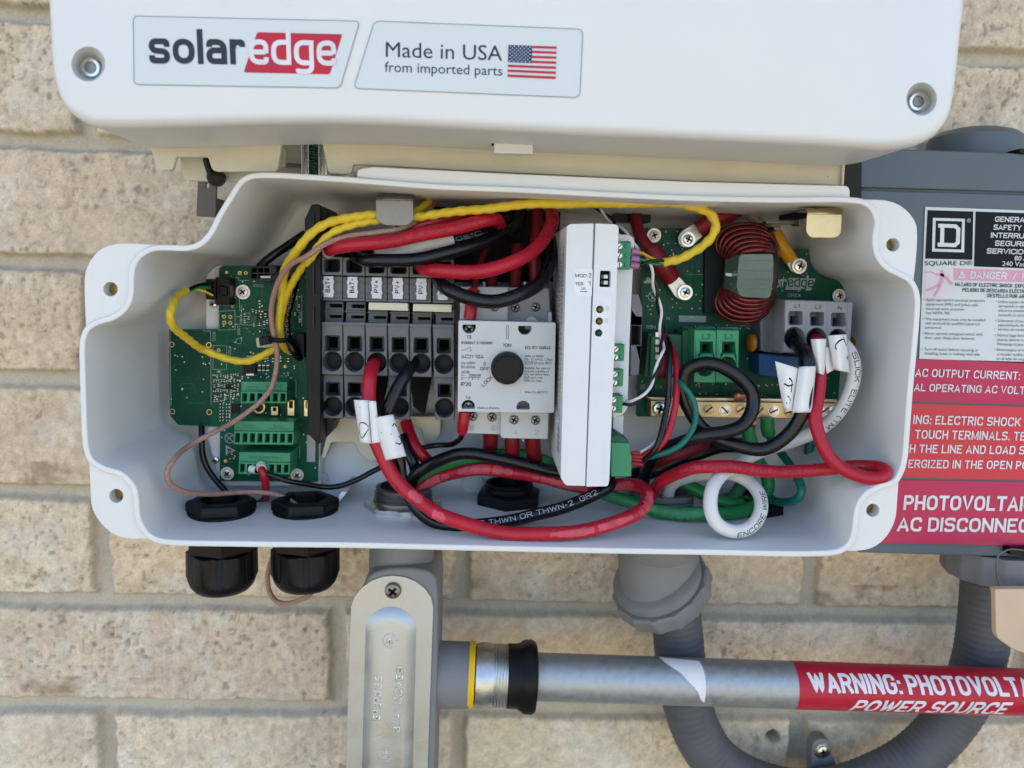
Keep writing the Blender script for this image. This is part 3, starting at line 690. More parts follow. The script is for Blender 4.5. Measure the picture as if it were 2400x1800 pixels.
# rear moulded bosses, back plate
prism('mounting_plate', rp(L(cG, [(290, 640), (1228, 650), (1228, 800), (1180, 870), (1085, 885), (1055, 742), (800, 742), (700, 1040), (600, 1040), (520, 960), (485, 875), (280, 872), (230, 1010), (190, 1010)]), 5), -.050, .010, CREAM, ENC, bevel=.0006)
for (x, y, r) in ((1505, 1215, 95), (210, 1170, 50)):
    lathe('moulded_boss', P(*cG(x, y), YB), (0, -1, 0), [(WL(r*cG.s, YB), -.002), (WL(r*cG.s, YB)*.97, .003), (0, .003)], WHITE, ENC)
prism('moulded_rib', L(cG, [(370, 1300), (420, 1300), (330, 1420), (300, 1410)]), -.07, .035, WHITE, ENC)
FZ = P(1150, 1283, YR).z+.0004      # top of the enclosure floor near the openings
YF = lambda v, u=1100: PZ(u, v, FZ).y

# ================================================================== INVERTER above the enclosure
INV = thing('solar_inverter', 'large white inverter housing with two recessed screws above the open enclosure', 'inverter', (0, -.05, 1.40))
Ycf, Yco, Ycb = -.165, -.1595, -.1145
oc = rp([(118, -420), cA(322, 480), (118+105, 362), (2096, 399), cC(1722, 760), (2262, -420)], 0)
lid = [(96, -420)]+L(cA, [(298, 0), (318, 380), (332, 470), (362, 570), (412, 645), (480, 700), (556, 732), (660, 742)])+L(cB, [(0, 812), (1106, 862), (2212, 912)])+L(cC, [(800, 950), (1250, 972), (1400, 965), (1520, 938), (1615, 885), (1680, 810), (1718, 720), (1740, 600), (1772, 300), (1803, 0)])+[(2262, -420)]
lb = smooth([(p[0]*.001, 0, p[1]*.001) for p in lid], .012)*1000
LID = [(p[0], p[2]) for p in lb]
def cover():
    holes = [[(207+40*math.cos(t), 150+41*math.sin(t)) for t in np.linspace(0, 2*math.pi, 40, endpoint=False)],
             [(2160+36*math.cos(t), 232+39*math.sin(t)) for t in np.linspace(0, 2*math.pi, 40, endpoint=False)]]
    base = [P(p[0], p[1], Yco) for p in LID]
    inset = offset(LID, 27)
    def mix(k, Y):
        r = []
        for p, q in zip(LID, inset):
            a = P(p[0]+(q[0]-p[0])*k, p[1]+(q[1]-p[1])*k, Yco); r.append(Vector((a.x, Y, a.z)))
        return r
    rings = [[Vector((q.x, Ycb, q.z)) for q in base], base]
    for a in (18, 36, 54, 72, 90):
        a = math.radians(a); rings.append(mix(1-math.cos(a), Yco+(Ycf-Yco)*math.sin(a)))
    n = len(LID); vs = [q for r in rings for q in r]; fs = []
    for j in range(len(rings)-1):
        for i in range(n): fs.append((j*n+i, j*n+(i+1) % n, (j+1)*n+(i+1) % n, (j+1)*n+i))
    fr = rings[-1]; k0 = (len(rings)-1)*n
    hl = []
    for h in holes: hl.append([P(p[0], p[1], Ycf) for p in h])
    tf = tfill([[(q.x*100, q.z*100) for q in lp] for lp in [fr]+hl])
    m1 = len(hl[0]); vs += hl[0]+hl[1]
    mp = lambda i: k0+i
    fs += [tuple(mp(i) for i in f) for f in tf]
    for hi in range(2):
        s0 = k0+n+hi*m1; b0 = len(vs)
        bc_, br_ = ((212, 158), 25) if hi == 0 else ((2152, 238), 25)
        vs += [P(bc_[0]+br_*math.cos(t), bc_[1]+br_*math.sin(t), Ycf+.0095) for t in np.linspace(0, 2*math.pi, m1, endpoint=False)]
        for i in range(m1): fs.append((s0+i, s0+(i+1) % m1, b0+(i+1) % m1, b0+i))
        fs.append(tuple(range(b0, b0+m1)))
    return MB().add(vs, fs).build('front_cover', WHITE, INV, sharp=42)
COVER = cover()
def sock(u, v, r, Y, kind):
    q = P(u, v, Y); R = WL(r, Y); mb = MB()
    lathe_mb(mb, q, (0, -1, 0), [(R, -.009), (R, -.0008), (R*.93, 0), (R*.64, 0), (R*.60, -.004), (0, -.004)], 32)
    lathe_mb(mb, q, (0, -1, 0), [(R*.60, .0001), (R*.60, -.0038), (0, -.0038)], 6 if kind == 6 else 12, 1, .3)
    return mb.build('socket_screw', [STEEL, mat('screw_socket', (.20, .20, .19), .35, 1.0)], INV)
sock(212, 158, 20.5, -.1585, 12); sock(2152, 238, 21, -.1585, 6)
# stickers
def plate_label(name, pts, r):
    return prism(name, rp(pts, r), Ycf-.0003, .0003, STICK, INV, bevel=.00012)
s1 = plate_label('name_plate', L(cA, [(768, 92), (2072, 122), (1958, 506), (772, 486)]), 12)
s2 = plate_label('origin_plate', L(cB, [(215, 136), (1565, 190), (1545, 632), (80, 572)]), 14)
YS = Ycf-.00045
EDGE = mat('plate_edge', (.33, .36, .36), .4)
for o_, pts_, r_e in ((s1, L(cA, [(768, 92), (2072, 122), (1958, 506), (772, 486)]), 12), (s2, L(cB, [(215, 136), (1565, 190), (1545, 632), (80, 572)]), 14)):
    line_mb(MB(), rp(pts_, r_e), 2.2, Ycf-.00036, closed=True).build('border', EDGE, o_, recalc=False)
mb = MB(); poly_mb(mb, rp(L(cA, [(1482, 185), (1972, 197), (1900, 428), (1403, 417)]), 5), YS); mb.build('emblem_panel', LOGOR, s1, recalc=False)
mb = text_mb(MB(), cA, 'solar', (862, 366), (1416, 372), 131, YS, logo=.235)
mb.build('lettering', mat('logo_dark', (.02, .026, .034), .4), s1, recalc=False)
mb = text_mb(MB(), cA, 'edge', (1436, 371), (1938, 379), 131, YS-.0001, logo=.20)
mb.build('lettering', mat('logo_light', (.72, .72, .74), .4), s1, recalc=False)
mb = text_mb(MB(), cB, 'Made in USA', (288, 368), (1042, 393), 94, YS)
text_mb(mb, cB, 'from imported parts', (281, 464), (1043, 490), 62, YS)
mb.build('lettering', mat('label_dark', (.02, .03, .04), .4), s2, recalc=False)
# flag
def fq(a, b): # unit square -> flag corner pixels
    tl, tr, br, bl = (1084, 291), (1395, 301), (1389, 512), (1077, 498)
    x = (tl[0]*(1-a)+tr[0]*a)*(1-b)+(bl[0]*(1-a)+br[0]*a)*b; y = (tl[1]*(1-a)+tr[1]*a)*(1-b)+(bl[1]*(1-a)+br[1]*a)*b
    return cB(x, y)
mb = MB(); poly_mb(mb, [fq(0, 0), fq(1, 0), fq(1, 1), fq(0, 1)], YS, 0)
for i in range(0, 13, 2): poly_mb(mb, [fq(0, i/13), fq(1, i/13), fq(1, (i+1)/13), fq(0, (i+1)/13)], YS-.0001, 1)
poly_mb(mb, [fq(0, 0), fq(.49, 0), fq(.49, 7/13), fq(0, 7/13)], YS-.0002, 2)
for r in range(9):
    for c in range(6 if r % 2 == 0 else 5):
        a, b = .49*(c+(.5 if r % 2 == 0 else 1))/6.0, 7/13*(r+.7)/9.4
        u, v = fq(a, b); poly_mb(mb, [(u+1.6*math.cos(t), v+1.6*math.sin(t)) for t in np.linspace(-1.57, 4.71, 5, endpoint=False)], YS-.0003, 0)
mb.build('flag', [mat('flag_white', (.66, .66, .66), .4), mat('flag_red', (.5, .02, .04), .4), FLAGB], s2, recalc=False)
# skirts hanging under the cover
prism('skirt_plate', rp(L(cA, [(842, 760), (850, 790), (880, 900), (905, 978), (995, 980), (1015, 903), (1198, 905), (1222, 988), (1598, 990), (1625, 815), (1640, 760)]), [0, 0, 0, 14, 8, 6, 6, 14, 10, 0, 0]), -.1130, .003, CREAM, INV, bevel=.0006)
prism('inner_skirt', rp(L(cA, [(1020, 860), (1060, 1040), (1400, 1048), (1460, 1000), (1640, 960), (1640, 860)]), [0, 12, 0, 0, 0, 0]), -.1010, .003, CREAM, INV, bevel=.0006)
prism('skirt_plate', rp(L(cA, [(1840, 770), (1855, 820), (1892, 1000), (2026, 1003), (2034, 950), (2090, 948)])+L(cB, [(700, 1100), (2212, 1172)])+L(cC, [(1036, 1202), (1056, 1010), (1056, 985), (0, 950)])+L(cB, [(0, 860)]), [0, 0, 10, 8, 4, 0, 0, 0, 0, 0, 0, 0, 0]), -.1125, .003, CREAM, INV, bevel=.0006)
prism('end_skirt', L(cC, [(1040, 1010), (1057, 1010), (1045, 1200), (1030, 1200)]), -.1145, .04, CREAM, INV)
prism('release_tab', rp(L(cB, [(990, 926), (1245, 936), (1240, 998), (990, 992)]), 3), -.1335, .006, MODW, INV, bevel=.0004)
mb = MB(); prism_mb(mb, L(cB, [(974, 926), (990, 926), (990, 942), (974, 940)]), -.1330, .002); prism_mb(mb, L(cB, [(1243, 936), (1250, 936), (1250, 945), (1243, 944)]), -.1330, .002)
mb.build('tab_slot', VOID, INV)
lv = Cable(path((cA, [(1180, 860, -.108), (1195, 940, -.1080), (1222, 1010), (1255, 1035, -.1075)])), 20, cA)
mb = tube_mb(MB(), lv.b, lv.r, 14)
lathe_mb(mb, P(*cA(1254, 1026), -.1040), (0, -1, 0), [(WL(46*cA.s, -.095), 0), (WL(48*cA.s, -.095), .002), (WL(42*cA.s, -.095), .0045), (WL(20*cA.s, -.095), .0055), (0, .0056)], 24)
mb.build('lever_handle', BLACK, INV)

# bracket and rail on the wall behind
BR = thing('wall_bracket', 'brown tinted metal mounting bracket on the brick wall left of the enclosure step', 'bracket', (-.12, 0, 1.40))
prism('bracket_leg', rp(L(cS, [(235, 440), (392, 440), (385, 772), (222, 762)]), 3), -.030, .0025, BRACK, BR, holes=[circ(cS, 316, 496, 18, 26, 14)], bevel=.0004)
prism('bracket_foot', L(cS, [(250, 600), (380, 600), (376, 740), (246, 735)]), -.0275, .028, BRACK, BR)
prism('bracket_plate', L(cA, [(1590, 780), (1745, 780), (1745, 1010), (1560, 1010)]), -.060, .0025, mat('bracket_pale', (.45, .42, .36), .35, .6), BR, bevel=.0004)
prism('bracket_lip', L(cA, [(1590, 938), (1742, 945), (1742, 962), (1590, 958)]), -.0625, .003, BRACK, BR)
RL = thing('circuit_rail', 'narrow steel channel holding a green circuit strip between the two cream skirts', 'rail', (-.04, -.05, 1.42))
mb = MB()
for x0, x1, y in ((1735, 1752, -.072), (1752, 1772, -.069), (1772, 1778, -.0725), (1832, 1842, -.072), (1842, 1868, -.069), (1868, 1884, -.0725)):
    prism_mb(mb, L(cA, [(x0, 780), (x1, 780), (x1+2, 1010), (x0+2, 1010)]), y, .012)
mb.build('channel', STEEL, RL, bevel=.0003)
st = prism('circuit_strip', L(cA, [(1776, 780), (1834, 780), (1836, 1010), (1778, 1010)]), -.0665, .0016, PCBL, RL)
mb = MB()
for i in range(11):
    y = 822+i*17; x = 1785+(i*37 % 22)
    line_mb(mb, L(cA, [(x, y), (x+20, y), (x+20, y+9)]), 1.2, -.0667)
mb.build('silkscreen', SILK, st, recalc=False)

# ================================================================== DISCONNECT SWITCH on the right
DIS = thing('disconnect_switch', 'slate grey metal safety switch box covered with warning labels at the right edge', 'switch box', (.30, 0, 1.20))
prism('box', [(2021, 350), (2620, 372), (2570, 1312), (2013, 1296)], -.0650, .065, SLATE, DIS, bevel=.0012)
prism('top_cover', [(2019, 346), (2622, 368), (2622, 456), (2018, 439)], -.0675, .004, SLATE, DIS, bevel=.0008)
DOOR = prism('door', [(2018, 445), (2622, 462), (2572, 1278), (2010, 1262)], -.0665, .003, SLATE, DIS, bevel=.0008)
zt, zb = P(2288, 304, -.030).z, P(2290, 359, -.0650).z
lathe('hub', Vector((P(2288, 330, -.030).x, -.030, zb-.001)), (0, 0, 1), [(.0255, 0), (.0255, (zt-zb)*.55), (.0245, (zt-zb)*.78), (.020, (zt-zb)*.95), (.013, zt-zb+.001), (0, zt-zb+.0012)], SLATE, DIS, 40)
prism('cover_latch', L(cC, [(2185, 962), (2260, 962), (2260, 1000), (2185, 990)]), -.069, .01, BLACK, DIS)
YD = -.0672
SAF = prism('safety_label', L(cM, [(605, 511), (1420, 540), (1400, 1530), (566, 1494)]), YD, .0006, LABW, DIS, bevel=0)
y0 = YD-.0002
mb = MB()
poly_mb(mb, L(cM, [(620, 532), (916, 541), (910, 854), (604, 846)]), y0, 0)
poly_mb(mb, L(cM, [(931, 541), (1410, 556), (1398, 915), (920, 897)]), y0, 0)
poly_mb(mb, L(cM, [(791, 909), (1410, 928), (1408, 1004), (790, 985)]), y0, 1)
poly_mb(mb, L(cM, [(604, 906), (788, 911), (786, 1104), (600, 1100)]), y0, 2)
y1 = y0-.0002
# square emblem: ring with a slab D
def ring(o, i, c, mi): # quad ring from outer and inner loops
    n = len(o); vs = [P(*c(*p), y1) for p in o]+[P(*c(*p), y1) for p in i]
    mb.add(vs, [(k, (k+1) % n, n+(k+1) % n, n+k) for k in range(n)], mi)
ring([(654, 582), (861, 588), (856, 806), (648, 800)], [(672, 600), (843, 605), (838, 788), (666, 782)], cM, 3)
ring([(688, 620), (806, 624), (832, 650), (828, 748), (800, 772), (684, 768), (684, 742), (700, 742), (702, 646), (688, 646)],
     [(728, 646), (794, 648), (806, 660), (803, 738), (790, 746), (726, 744), (726, 743), (726, 742), (728, 647), (728, 646.5)], cM, 3)
text_mb(mb, cM, '®', (873, 612), (898, 613), 26, y1, mi=3)
for st, x, y, h, x1 in (('GENERAL', 1054, 607, 34, 1274), ('SAFETY SW', 1045, 659, 34, 1312), ('INTERRUPT', 1028, 711, 34, 1310), ('SEGURIDAD', 1054, 763, 34, 1344), ('SERVICIO GE', 1001, 813, 34, 1325), ('60 A', 1182, 858, 29, 1262), ('240 Vac', 1102, 893, 32, 1250)):
    text_mb(mb, cM, st, (x, y), (x1, y+(x1-x)*.028), h, y1, bold=.016, mi=3)
text_mb(mb, cM, 'SQUARE D®', (600, 890), (910, 889), 30, y1, bold=.014, mi=0)
# danger band and its triangle
text_mb(mb, cM, 'DANGER  /  P', (893, 975), (1262, 986), 48, y1, bold=.02, mi=4)
ring([(842, 922), (868, 974), (818, 972)], [(842, 938), (856, 967), (829, 966)], cM, 4)
line_mb(mb, L(cM, [(842, 945), (842, 958)]), 2.2, y1, 4)
# falling figure struck by a bolt
for pl, wd in (([(608, 935), (640, 930), (680, 952)], 2), ([(680, 950), (715, 950)], 6), ([(712, 950), (745, 972), (775, 1010)], 6), ([(714, 950), (712, 990), (700, 1010)], 9), ([(700, 1010), (660, 1035), (618, 1050)], 6), ([(704, 1010), (690, 1050), (665, 1085)], 6)):
    line_mb(mb, L(cM, pl), wd, y1, 1)
poly_mb(mb, circ(cM, 714, 932, 10, 11, 12), y1, 1)
tl = [('HAZARD OF ELECTRIC SHOCK, EXPL', 797, 1024, 24, 1248, 3), ('PELIGRO DE DESCARGA ELÉCTR', 845, 1060, 24, 1246, 3), ('DESTELLO POR ARC', 1006, 1097, 24, 1262, 3)]
for st, x, y, h, x1, b in tl: text_mb(mb, cM, st, (x, y), (x1, y+(x1-x)*.026), h, y1, bold=.012, mi=0)
for st, x, y, x1 in (('• Apply appropriate personal protective', 592, 1120, 993), ('equipment (PPE) and follow safe', 610, 1149, 946), ('electrical work practices.', 609, 1178, 860), ('See NFPA 70E.', 608, 1206, 768),
        ('• This equipment must only be installed', 588, 1245, 993), ('and serviced by qualified electrical', 606, 1272, 957), ('personnel.', 605, 1300, 712), ('• Never operate energized switch with', 585, 1338, 975), ('door open. Keep door fastened.', 602, 1366, 925),
        ('• Turn off switch before removing or', 582, 1441, 950), ('installing fuses or making load side', 601, 1468, 958),
        ('• Utilice equipo de', 1062, 1133, 1246), ('apropiado y siga', 1080, 1161, 1248), ('eléctrica estable', 1079, 1190, 1246), ('(consulte la norm', 1078, 1219, 1248), ('• Solamente el per', 1058, 1256, 1246), ('especializado de', 1075, 1284, 1244), ('servicio de mante', 1074, 1312, 1246),
        ('• Nunca haga func', 1054, 1350, 1246), ('puerta abierta cu', 1072, 1379, 1246), ('Mantenga la pue', 1071, 1408, 1240), ('• Desenergice el in', 1051, 1444, 1246), ('o instalar fusibles', 1069, 1474, 1246), ('en el lado de carg', 1068, 1502, 1246)):
    text_mb(mb, cM, st, (x, y), (x1, y+(x1-x)*.02), 19, y1, mi=5)
mb.build('safety_print', [LABK, LABP, mat('print_pale', (.72, .66, .68), .5), mat('print_white', (.70, .72, .72), .5), mat('print_blush', (.74, .70, .74), .5), mat('print_grey', (.12, .13, .14), .5)], SAF, recalc=False)
def warn(pts, m, lines, Y=YD):
    o = prism('warning_label', pts, Y, .0006, m, DIS, bevel=.00015)
    mb = MB()
    for st, p0, p1, h, b in lines: text_mb(mb, cN, st, p0, p1, h, Y-.00035, bold=b)
    mb.build('lettering', WINK, o, recalc=False)
    return o
warn(L(cN, [(330, 105), (1420, 136), (1400, 414), (320, 382)]), LABREDA, [('AC OUTPUT CURRENT:', (538, 228), (1216, 249), 54, .012), ('AL OPERATING AC VOLT', (530, 322), (1246, 343), 52, .012)])
warn(L(cN, [(320, 396), (1410, 428), (1390, 902), (300, 878)]), LABREDB, [('ING: ELECTRIC SHOCK', (524, 535), (1220, 551), 60, .012), ('TOUCH TERMINALS. TE', (535, 630), (1250, 644), 60, .012), ('H THE LINE AND LOAD S', (500, 722), (1246, 733), 58, .012), ('ERGIZED IN THE OPEN PO', (492, 820), (1268, 830), 58, .012)])
warn(L(cN, [(300, 896), (1390, 912), (1370, 1326), (250, 1306)]), LABREDC if False else LABREDA, [('PHOTOVOLTAIC', (460, 1092), (1305, 1101), 104, .014), ('AC DISCONNECT', (420, 1230), (1352, 1241), 100, .014)])
prism('hasp', L(cO, [(2130, 82), (2290, 80), (2290, 140), (2130, 125)]), -.071, .02, BLACK, DIS, bevel=.0006)

# seal tag hanging from the hasp
TG = thing('seal_tag', 'beige plastic seal tag hanging on a wire from the hasp of the grey switch box', 'tag', (.27, -.1, 1.10))
prism('tag_body', rp(L(cO, [(2046, 322), (2400, 318), (2400, 690), (2212, 690), (2150, 670), (2052, 600)]), [4, 0, 0, 0, 20, 16]), -.108, .004, TAG, TG, bevel=.0006)
prism('tag_cap', rp(L(cO, [(2042, 325), (2400, 318), (2400, 350), (2050, 352)]), 3), -.0785, .005, mat('tag_cap_tan', (.55, .38, .2), .6), TG, bevel=.0005)
Cable(path((cO, [(2092, 332, -.076), (2066, 280), (2052, 200), (2064, 130), (2110, 98, -.078), (2180, 94), (2260, 110, -.070)])), 5, cO).mesh('seal_wire', CLIPM, TG, 8)

# ================================================================== CONDUITS
# ribbed flexible conduit from the enclosure floor to the switch box
FC = Cable(path((cO, [(195, 400, -.038), (214, 540, -.036), (235, 750), (280, 1010), (352, 1190), (455, 1325), (650, 1440, -.030), (900, 1500), (1160, 1480), (1400, 1395), (1600, 1275), (1790, 1075), (1900, 890), (1958, 700), (1988, 480, -.036), (2004, 250, -.038)])), 150, cO, .0012)
o = FC.mesh('flexible_conduit', FLEX, None, 28, mod=lambda s, a: (1+.015*math.sin(s*2*math.pi/.0042))*(1+.006*math.sin(s*31+2*a)))
tag(o, 'dark grey ribbed flexible conduit looping below the steel tube', 'conduit')
d = (P(*cO(215, 560), -.035)-P(*cO(60, 200), -.045))
def rib(a, t): return 1+.035*(1 if (a*14/(2*math.pi)) % 1 < .22 else 0)
CN = thing('conduit_connector', 'grey conduit connector with ribbed collar under the middle of the open box', 'connector', P(*cO(160, 300), -.045))
qa, qb = PZ(1548, 1187, FZ), P(*cO(208, 470), -.037)
ax = (qb-qa).normalized(); Ln = (qb-qa).length
# body
p0 = Vector((qa.x, qa.y, FZ-.004))
body = Cable([p0, p0+Vector((0, 0, -.010)), p0+Vector((.001, .004, -.020)), P(*cO(110, 330), -.047)], .0232, None)
tube_mb(MB(), body.b, body.r, 36).build('connector_body', PVC, CN)
a0, a1 = P(*cO(95, 255), -.050), P(*cO(205, 455), -.0385); ax2 = (a1-a0).normalized(); l2 = (a1-a0).length
lathe('shoulder_ring', a0, ax2, [(.0235, -.004), (.0262, -.002), (.0262, .002), (.0245, .0035)], PVC, CN, 48)
lathe('compression_nut', a0+ax2*.0035, ax2, [(.0272, 0), (.0285, .0012), (.0285, .009), (.0262, .0125), (.0190, .0165), (.0160, .0165)], PVC, CN, 84, mod=rib)
# thread and locking ring inside the enclosure
lathe('thread', Vector((qa.x, qa.y, FZ-.004)), (0, 0, 1), [(.0182, 0), (.0182, .006), (.0172, .0065), (.0182, .0072), (.0182, .0095), (.0172, .010), (.0182, .0107), (.0182, .0135), (.0150, .0135), (.0150, .004), (0, .004)], PVC, CN, 40)
def notch(a, t): return 1+.07*(1 if (a*8/(2*math.pi)) % 1 < .5 else 0)
lathe('lock_ring', Vector((qa.x, qa.y, FZ+.0005)), (0, 0, 1), [(.0190, 0), (.0225, 0), (.0225, .0032), (.0190, .0036)], STEEL, CN, 64, mod=notch)
# right connector under the switch box
C2 = thing('conduit_connector', 'grey ribbed conduit connector under the slate switch box, beside the seal tag', 'connector', P(*cO(2000, 250), -.045))
ct = P(*cO(2010, 130), -.045)
lathe('compression_nut', ct+Vector((0, 0, .006)), (0, 0, -1), [(.0245, 0), (.0245, .014), (.0225, .0175), (.0165, .0185)], PVC, C2, 84, mod=rib)
# rigid conduit body with its cover
LB = thing('pull_elbow', 'grey plastic conduit body with a stamped metal cover and one round-head screw', 'conduit fitting', P(912, 1790, -.05))
nq = PZ(945, 1190, FZ)
YL = -.088
prism('body', rp(L(cP, [(452, 262), (600, 225), (760, 225), (895, 262), (906, 420), (900, 900), (860, 2300), (290, 2300), (330, 900), (385, 420)]), [30, 20, 20, 30, 12, 0, 0, 0, 0, 20]), YL+.0012, .052, PVC, LB, bevel=.002, )
lathe('entry_hub', Vector((P(*cP(668, 180), nq.y).x, nq.y, FZ-.005)), (0, 0, -1), [(.0173, 0), (.0173, .012), (.0178, .024), (.0178, .034)], PVC, LB, 40)
hub0 = P(*cP(860, 912), -.0665); hub1 = P(*cP(1108, 918), -.0665)
lathe('side_hub', hub0, hub1-hub0, [(.0192, 0), (.0182, .004), (.0179, (hub1-hub0).length), (.0150, (hub1-hub0).length)], PVC, LB, 40)
cvo = L(cP, [(338, 480), (330, 700), (318, 1100), (306, 1500), (285, 2100)])+L(cP, [(300, 2180), (400, 2290), (560, 2330), (720, 2290), (800, 2180)])+L(cP, [(820, 2100), (838, 1500), (852, 1100), (866, 700), (873, 480), (860, 420), (820, 360), (760, 312), (690, 284), (615, 274), (540, 282), (470, 308), (410, 352), (362, 412)])
CV = prism('cover', cvo, YL, .0014, COVERM, LB, bevel=.0003)
def obround(cx0, y0, cx1, y1, w):
    out = [(cx0+w*math.cos(t), y0-w*math.sin(t)) for t in np.linspace(math.pi, 0, 17)]
    out += [(cx1+w*math.cos(t), y1-w*math.sin(t)) for t in np.linspace(0, -math.pi, 17)]
    return L(cP, out)
ob1, ob2, ob3 = obround(598, 640, 560, 2100, 165), obround(597, 645, 560, 2095, 118), obround(597, 650, 560, 2090, 96)
mb = MB(); n = len(ob1)
vs = [P(*p, YL-.00005) for p in ob1]
for lp, dy in ((obround(598, 641, 560, 2099, 150), .0011), (ob2, .0030), (ob3, .0034)): vs += [P(*p, YL)-Vector((0, dy, 0)) for p in lp]
fs = [(j*n+i, j*n+(i+1) % n, (j+1)*n+(i+1) % n, (j+1)*n+i) for j in range(3) for i in range(n)]+[tuple(range(3*n, 4*n))]
mb.add(vs, fs).build('raised_panel', COVERM, CV, sharp=60)
mb = MB(); yy = YL-.00355
text_mb(mb, cP, 'E121685', (528, 1212), (543, 925), 48, yy)
text_mb(mb, cP, '3/4" COVER', (656, 1290), (681, 862), 50, yy)
for x, y, r in ((590, 695, 45), (556, 1436, 45)): line_mb(mb, circ(cP, x, y, r, n=28), 1.8, yy, closed=True)
text_mb(mb, cP, 'UL', (570, 1462), (575, 1412), 38, yy, bold=.01)
for a in (0, .8, 1.57, 2.36): line_mb(mb, L(cP, [(590-26*math.cos(a), 695-26*math.sin(a)), (590+26*math.cos(a), 695+26*math.sin(a))]), 1.5, yy)
mb.build('embossed_lettering', mat('embossing', (.70, .71, .68), .35, 1.0), CV, recalc=False, solid=.0003)
screw(cP, 612, 368, 55, YL-.0002, LB, 'phillips', CLIPM, rot=.9, dome=.5)
lathe('lock_ring', Vector((nq.x, nq.y, FZ+.0002)), (0, 0, 1), [(.0165, 0), (.0198, 0), (.0198, .0035), (.0165, .0042)], STEEL, LB, 64, mod=notch)
lathe('thread', Vector((nq.x, nq.y, FZ-.004)), (0, 0, 1), [(.0160, 0), (.0160, .0095), (.0150, .0103), (.0158, .0112), (.0148, .0122), (.0156, .0132), (.0146, .0142), (.0150, .0160), (.0128, .0165), (.0125, .004), (0, .003)], CLIPM, LB, 40)
lathe('sealing_disc', Vector((nq.x, nq.y, FZ-.001)), (0, 0, 1), [(.0225, 0), (.0225, .0014), (0, .0015)], WHITE, LB, 48)
# steel tube with fitting
T0, T1 = P(*cP(1100, 914), -.0665), P(2395, 1622, -.0665)
axT = (T1-T0).normalized()
RT = WL(57.5, -.0665)
tx = lambda px: (P(px, 1600, -.0665).x-T0.x)/axT.x
TUB = thing('steel_tube', 'galvanised steel conduit tube running right from the conduit body with a red warning wrap', 'conduit', T0)
lathe('tube', T0+axT*tx(1240), axT, [(RT*.9, 0), (RT, 0), (RT, .55), (RT*.9, .55)], GALV, TUB, 64)
lathe('sealing_washer', T0, axT, [(.0150, 0), (.0181, 0), (.0181, .0033), (.015, .0033)], YRING, TUB, 48)
g0 = .0034
lathe('fitting', T0+axT*g0, axT, [(.0150, 0), (.0168, .0006), (.0177, .004), (.0176, .0065), (.0169, .010)]+[(.0167+(.0006 if i % 2 else 0), .0105+i*.00085) for i in range(11)]+[(.014, .0205)], ZINC, TUB, 48)
def nutm(a, t): return 1+.03*math.cos(6*a)*(1 if t > .006 else 0)
lathe('gland_nut', T0+axT*(g0+.0185), axT, [(.015, 0), (.0174, .0002), (.0175, .0055), (.0182, .0072), (.0196, .0092), (.0199, .0135), (.0186, .0158), (.0135, .0166)], BLACK, TUB, 60, mod=nutm)
# things printed on and stuck round the tube
u0 = Vector((0, -1, 0)); vdir = (Vector((0, CAMY, CAMZ))-T1)
def on_tube(px, py, k=1.004):
    """point of the tube surface seen at pixel (px, py)"""
    o, dd = Vector((0, CAMY, CAMZ)), ray(px, py)
    w0 = o-T0; dp = dd-axT*dd.dot(axT); wp = w0-axT*w0.dot(axT); R = RT*k
    A, B_, C_ = dp.dot(dp), 2*dp.dot(wp), wp.dot(wp)-R*R; D = B_*B_-4*A*C_
    if D < 0: D = 0
    t = (-B_-math.sqrt(D))/(2*A); return o+dd*t
def tube_ang(q):
    w0 = q-T0; s = w0.dot(axT); r = w0-axT*s
    e1 = Vector((0, -1, 0)); e1 = (e1-axT*e1.dot(axT)).normalized(); e2 = axT.cross(e1)
    return s, math.atan2(r.dot(e2), r.dot(e1))
def tube_pt(s, a, k):
    e1 = Vector((0, -1, 0)); e1 = (e1-axT*e1.dot(axT)).normalized(); e2 = axT.cross(e1)
    return T0+axT*s+(e1*math.cos(a)+e2*math.sin(a))*(RT*k)
sL, _ = tube_ang(on_tube(*cO(930, 880)))
mb = MB(); n = 60
vs = []
for i in range(41):
    for j in range(n):
        a = 2*math.pi*j/n
        vs.append(tube_pt(sL-.0012*math.cos(a*1.0+.5)+i*.0035, a, 1.006+.012*max(0, math.cos(a+1.45))**8*(1 if i < 30 else 1)))
fs = [(i*n+j, i*n+(j+1) % n, (i+1)*n+(j+1) % n, (i+1)*n+j) for i in range(40) for j in range(n)]
WRAP = mb.add(vs, fs).build('warning_wrap', LABREDC, TUB)
def text_on_tube(mb, st, p0, p1, ptop, bold, slant):
    s0, a0 = tube_ang(on_tube(*cO(*p0), 1.012)); s1, a1 = tube_ang(on_tube(*cO(*p1), 1.012)); _, at = tube_ang(on_tube(*cO(*ptop), 1.012))
    tv, tf, wd, cap = glyphs(st, bold, .12, round((s1-s0)/abs(RT*(at-a0)*1.0), 2))
    mb.add([tube_pt(s0+(s1-s0)*x/wd+slant*(y/cap)*.004, a0+(a1-a0)*x/wd+(at-a0)*y/cap, 1.016+.0006*z) for x, y, z in tv], tf)
mb = MB()
text_on_tube(mb, 'WARNING: PHOTOVOLTAIC', (990, 917), (2378, 946), (990, 803), .014, -.4)
text_on_tube(mb, 'POWER SOURCE', (1196, 1019), (2086, 1041), (1196, 958), .016, .9)
mb.build('lettering', mat('wrap_white', (.74, .73, .76), .4), WRAP, recalc=False)
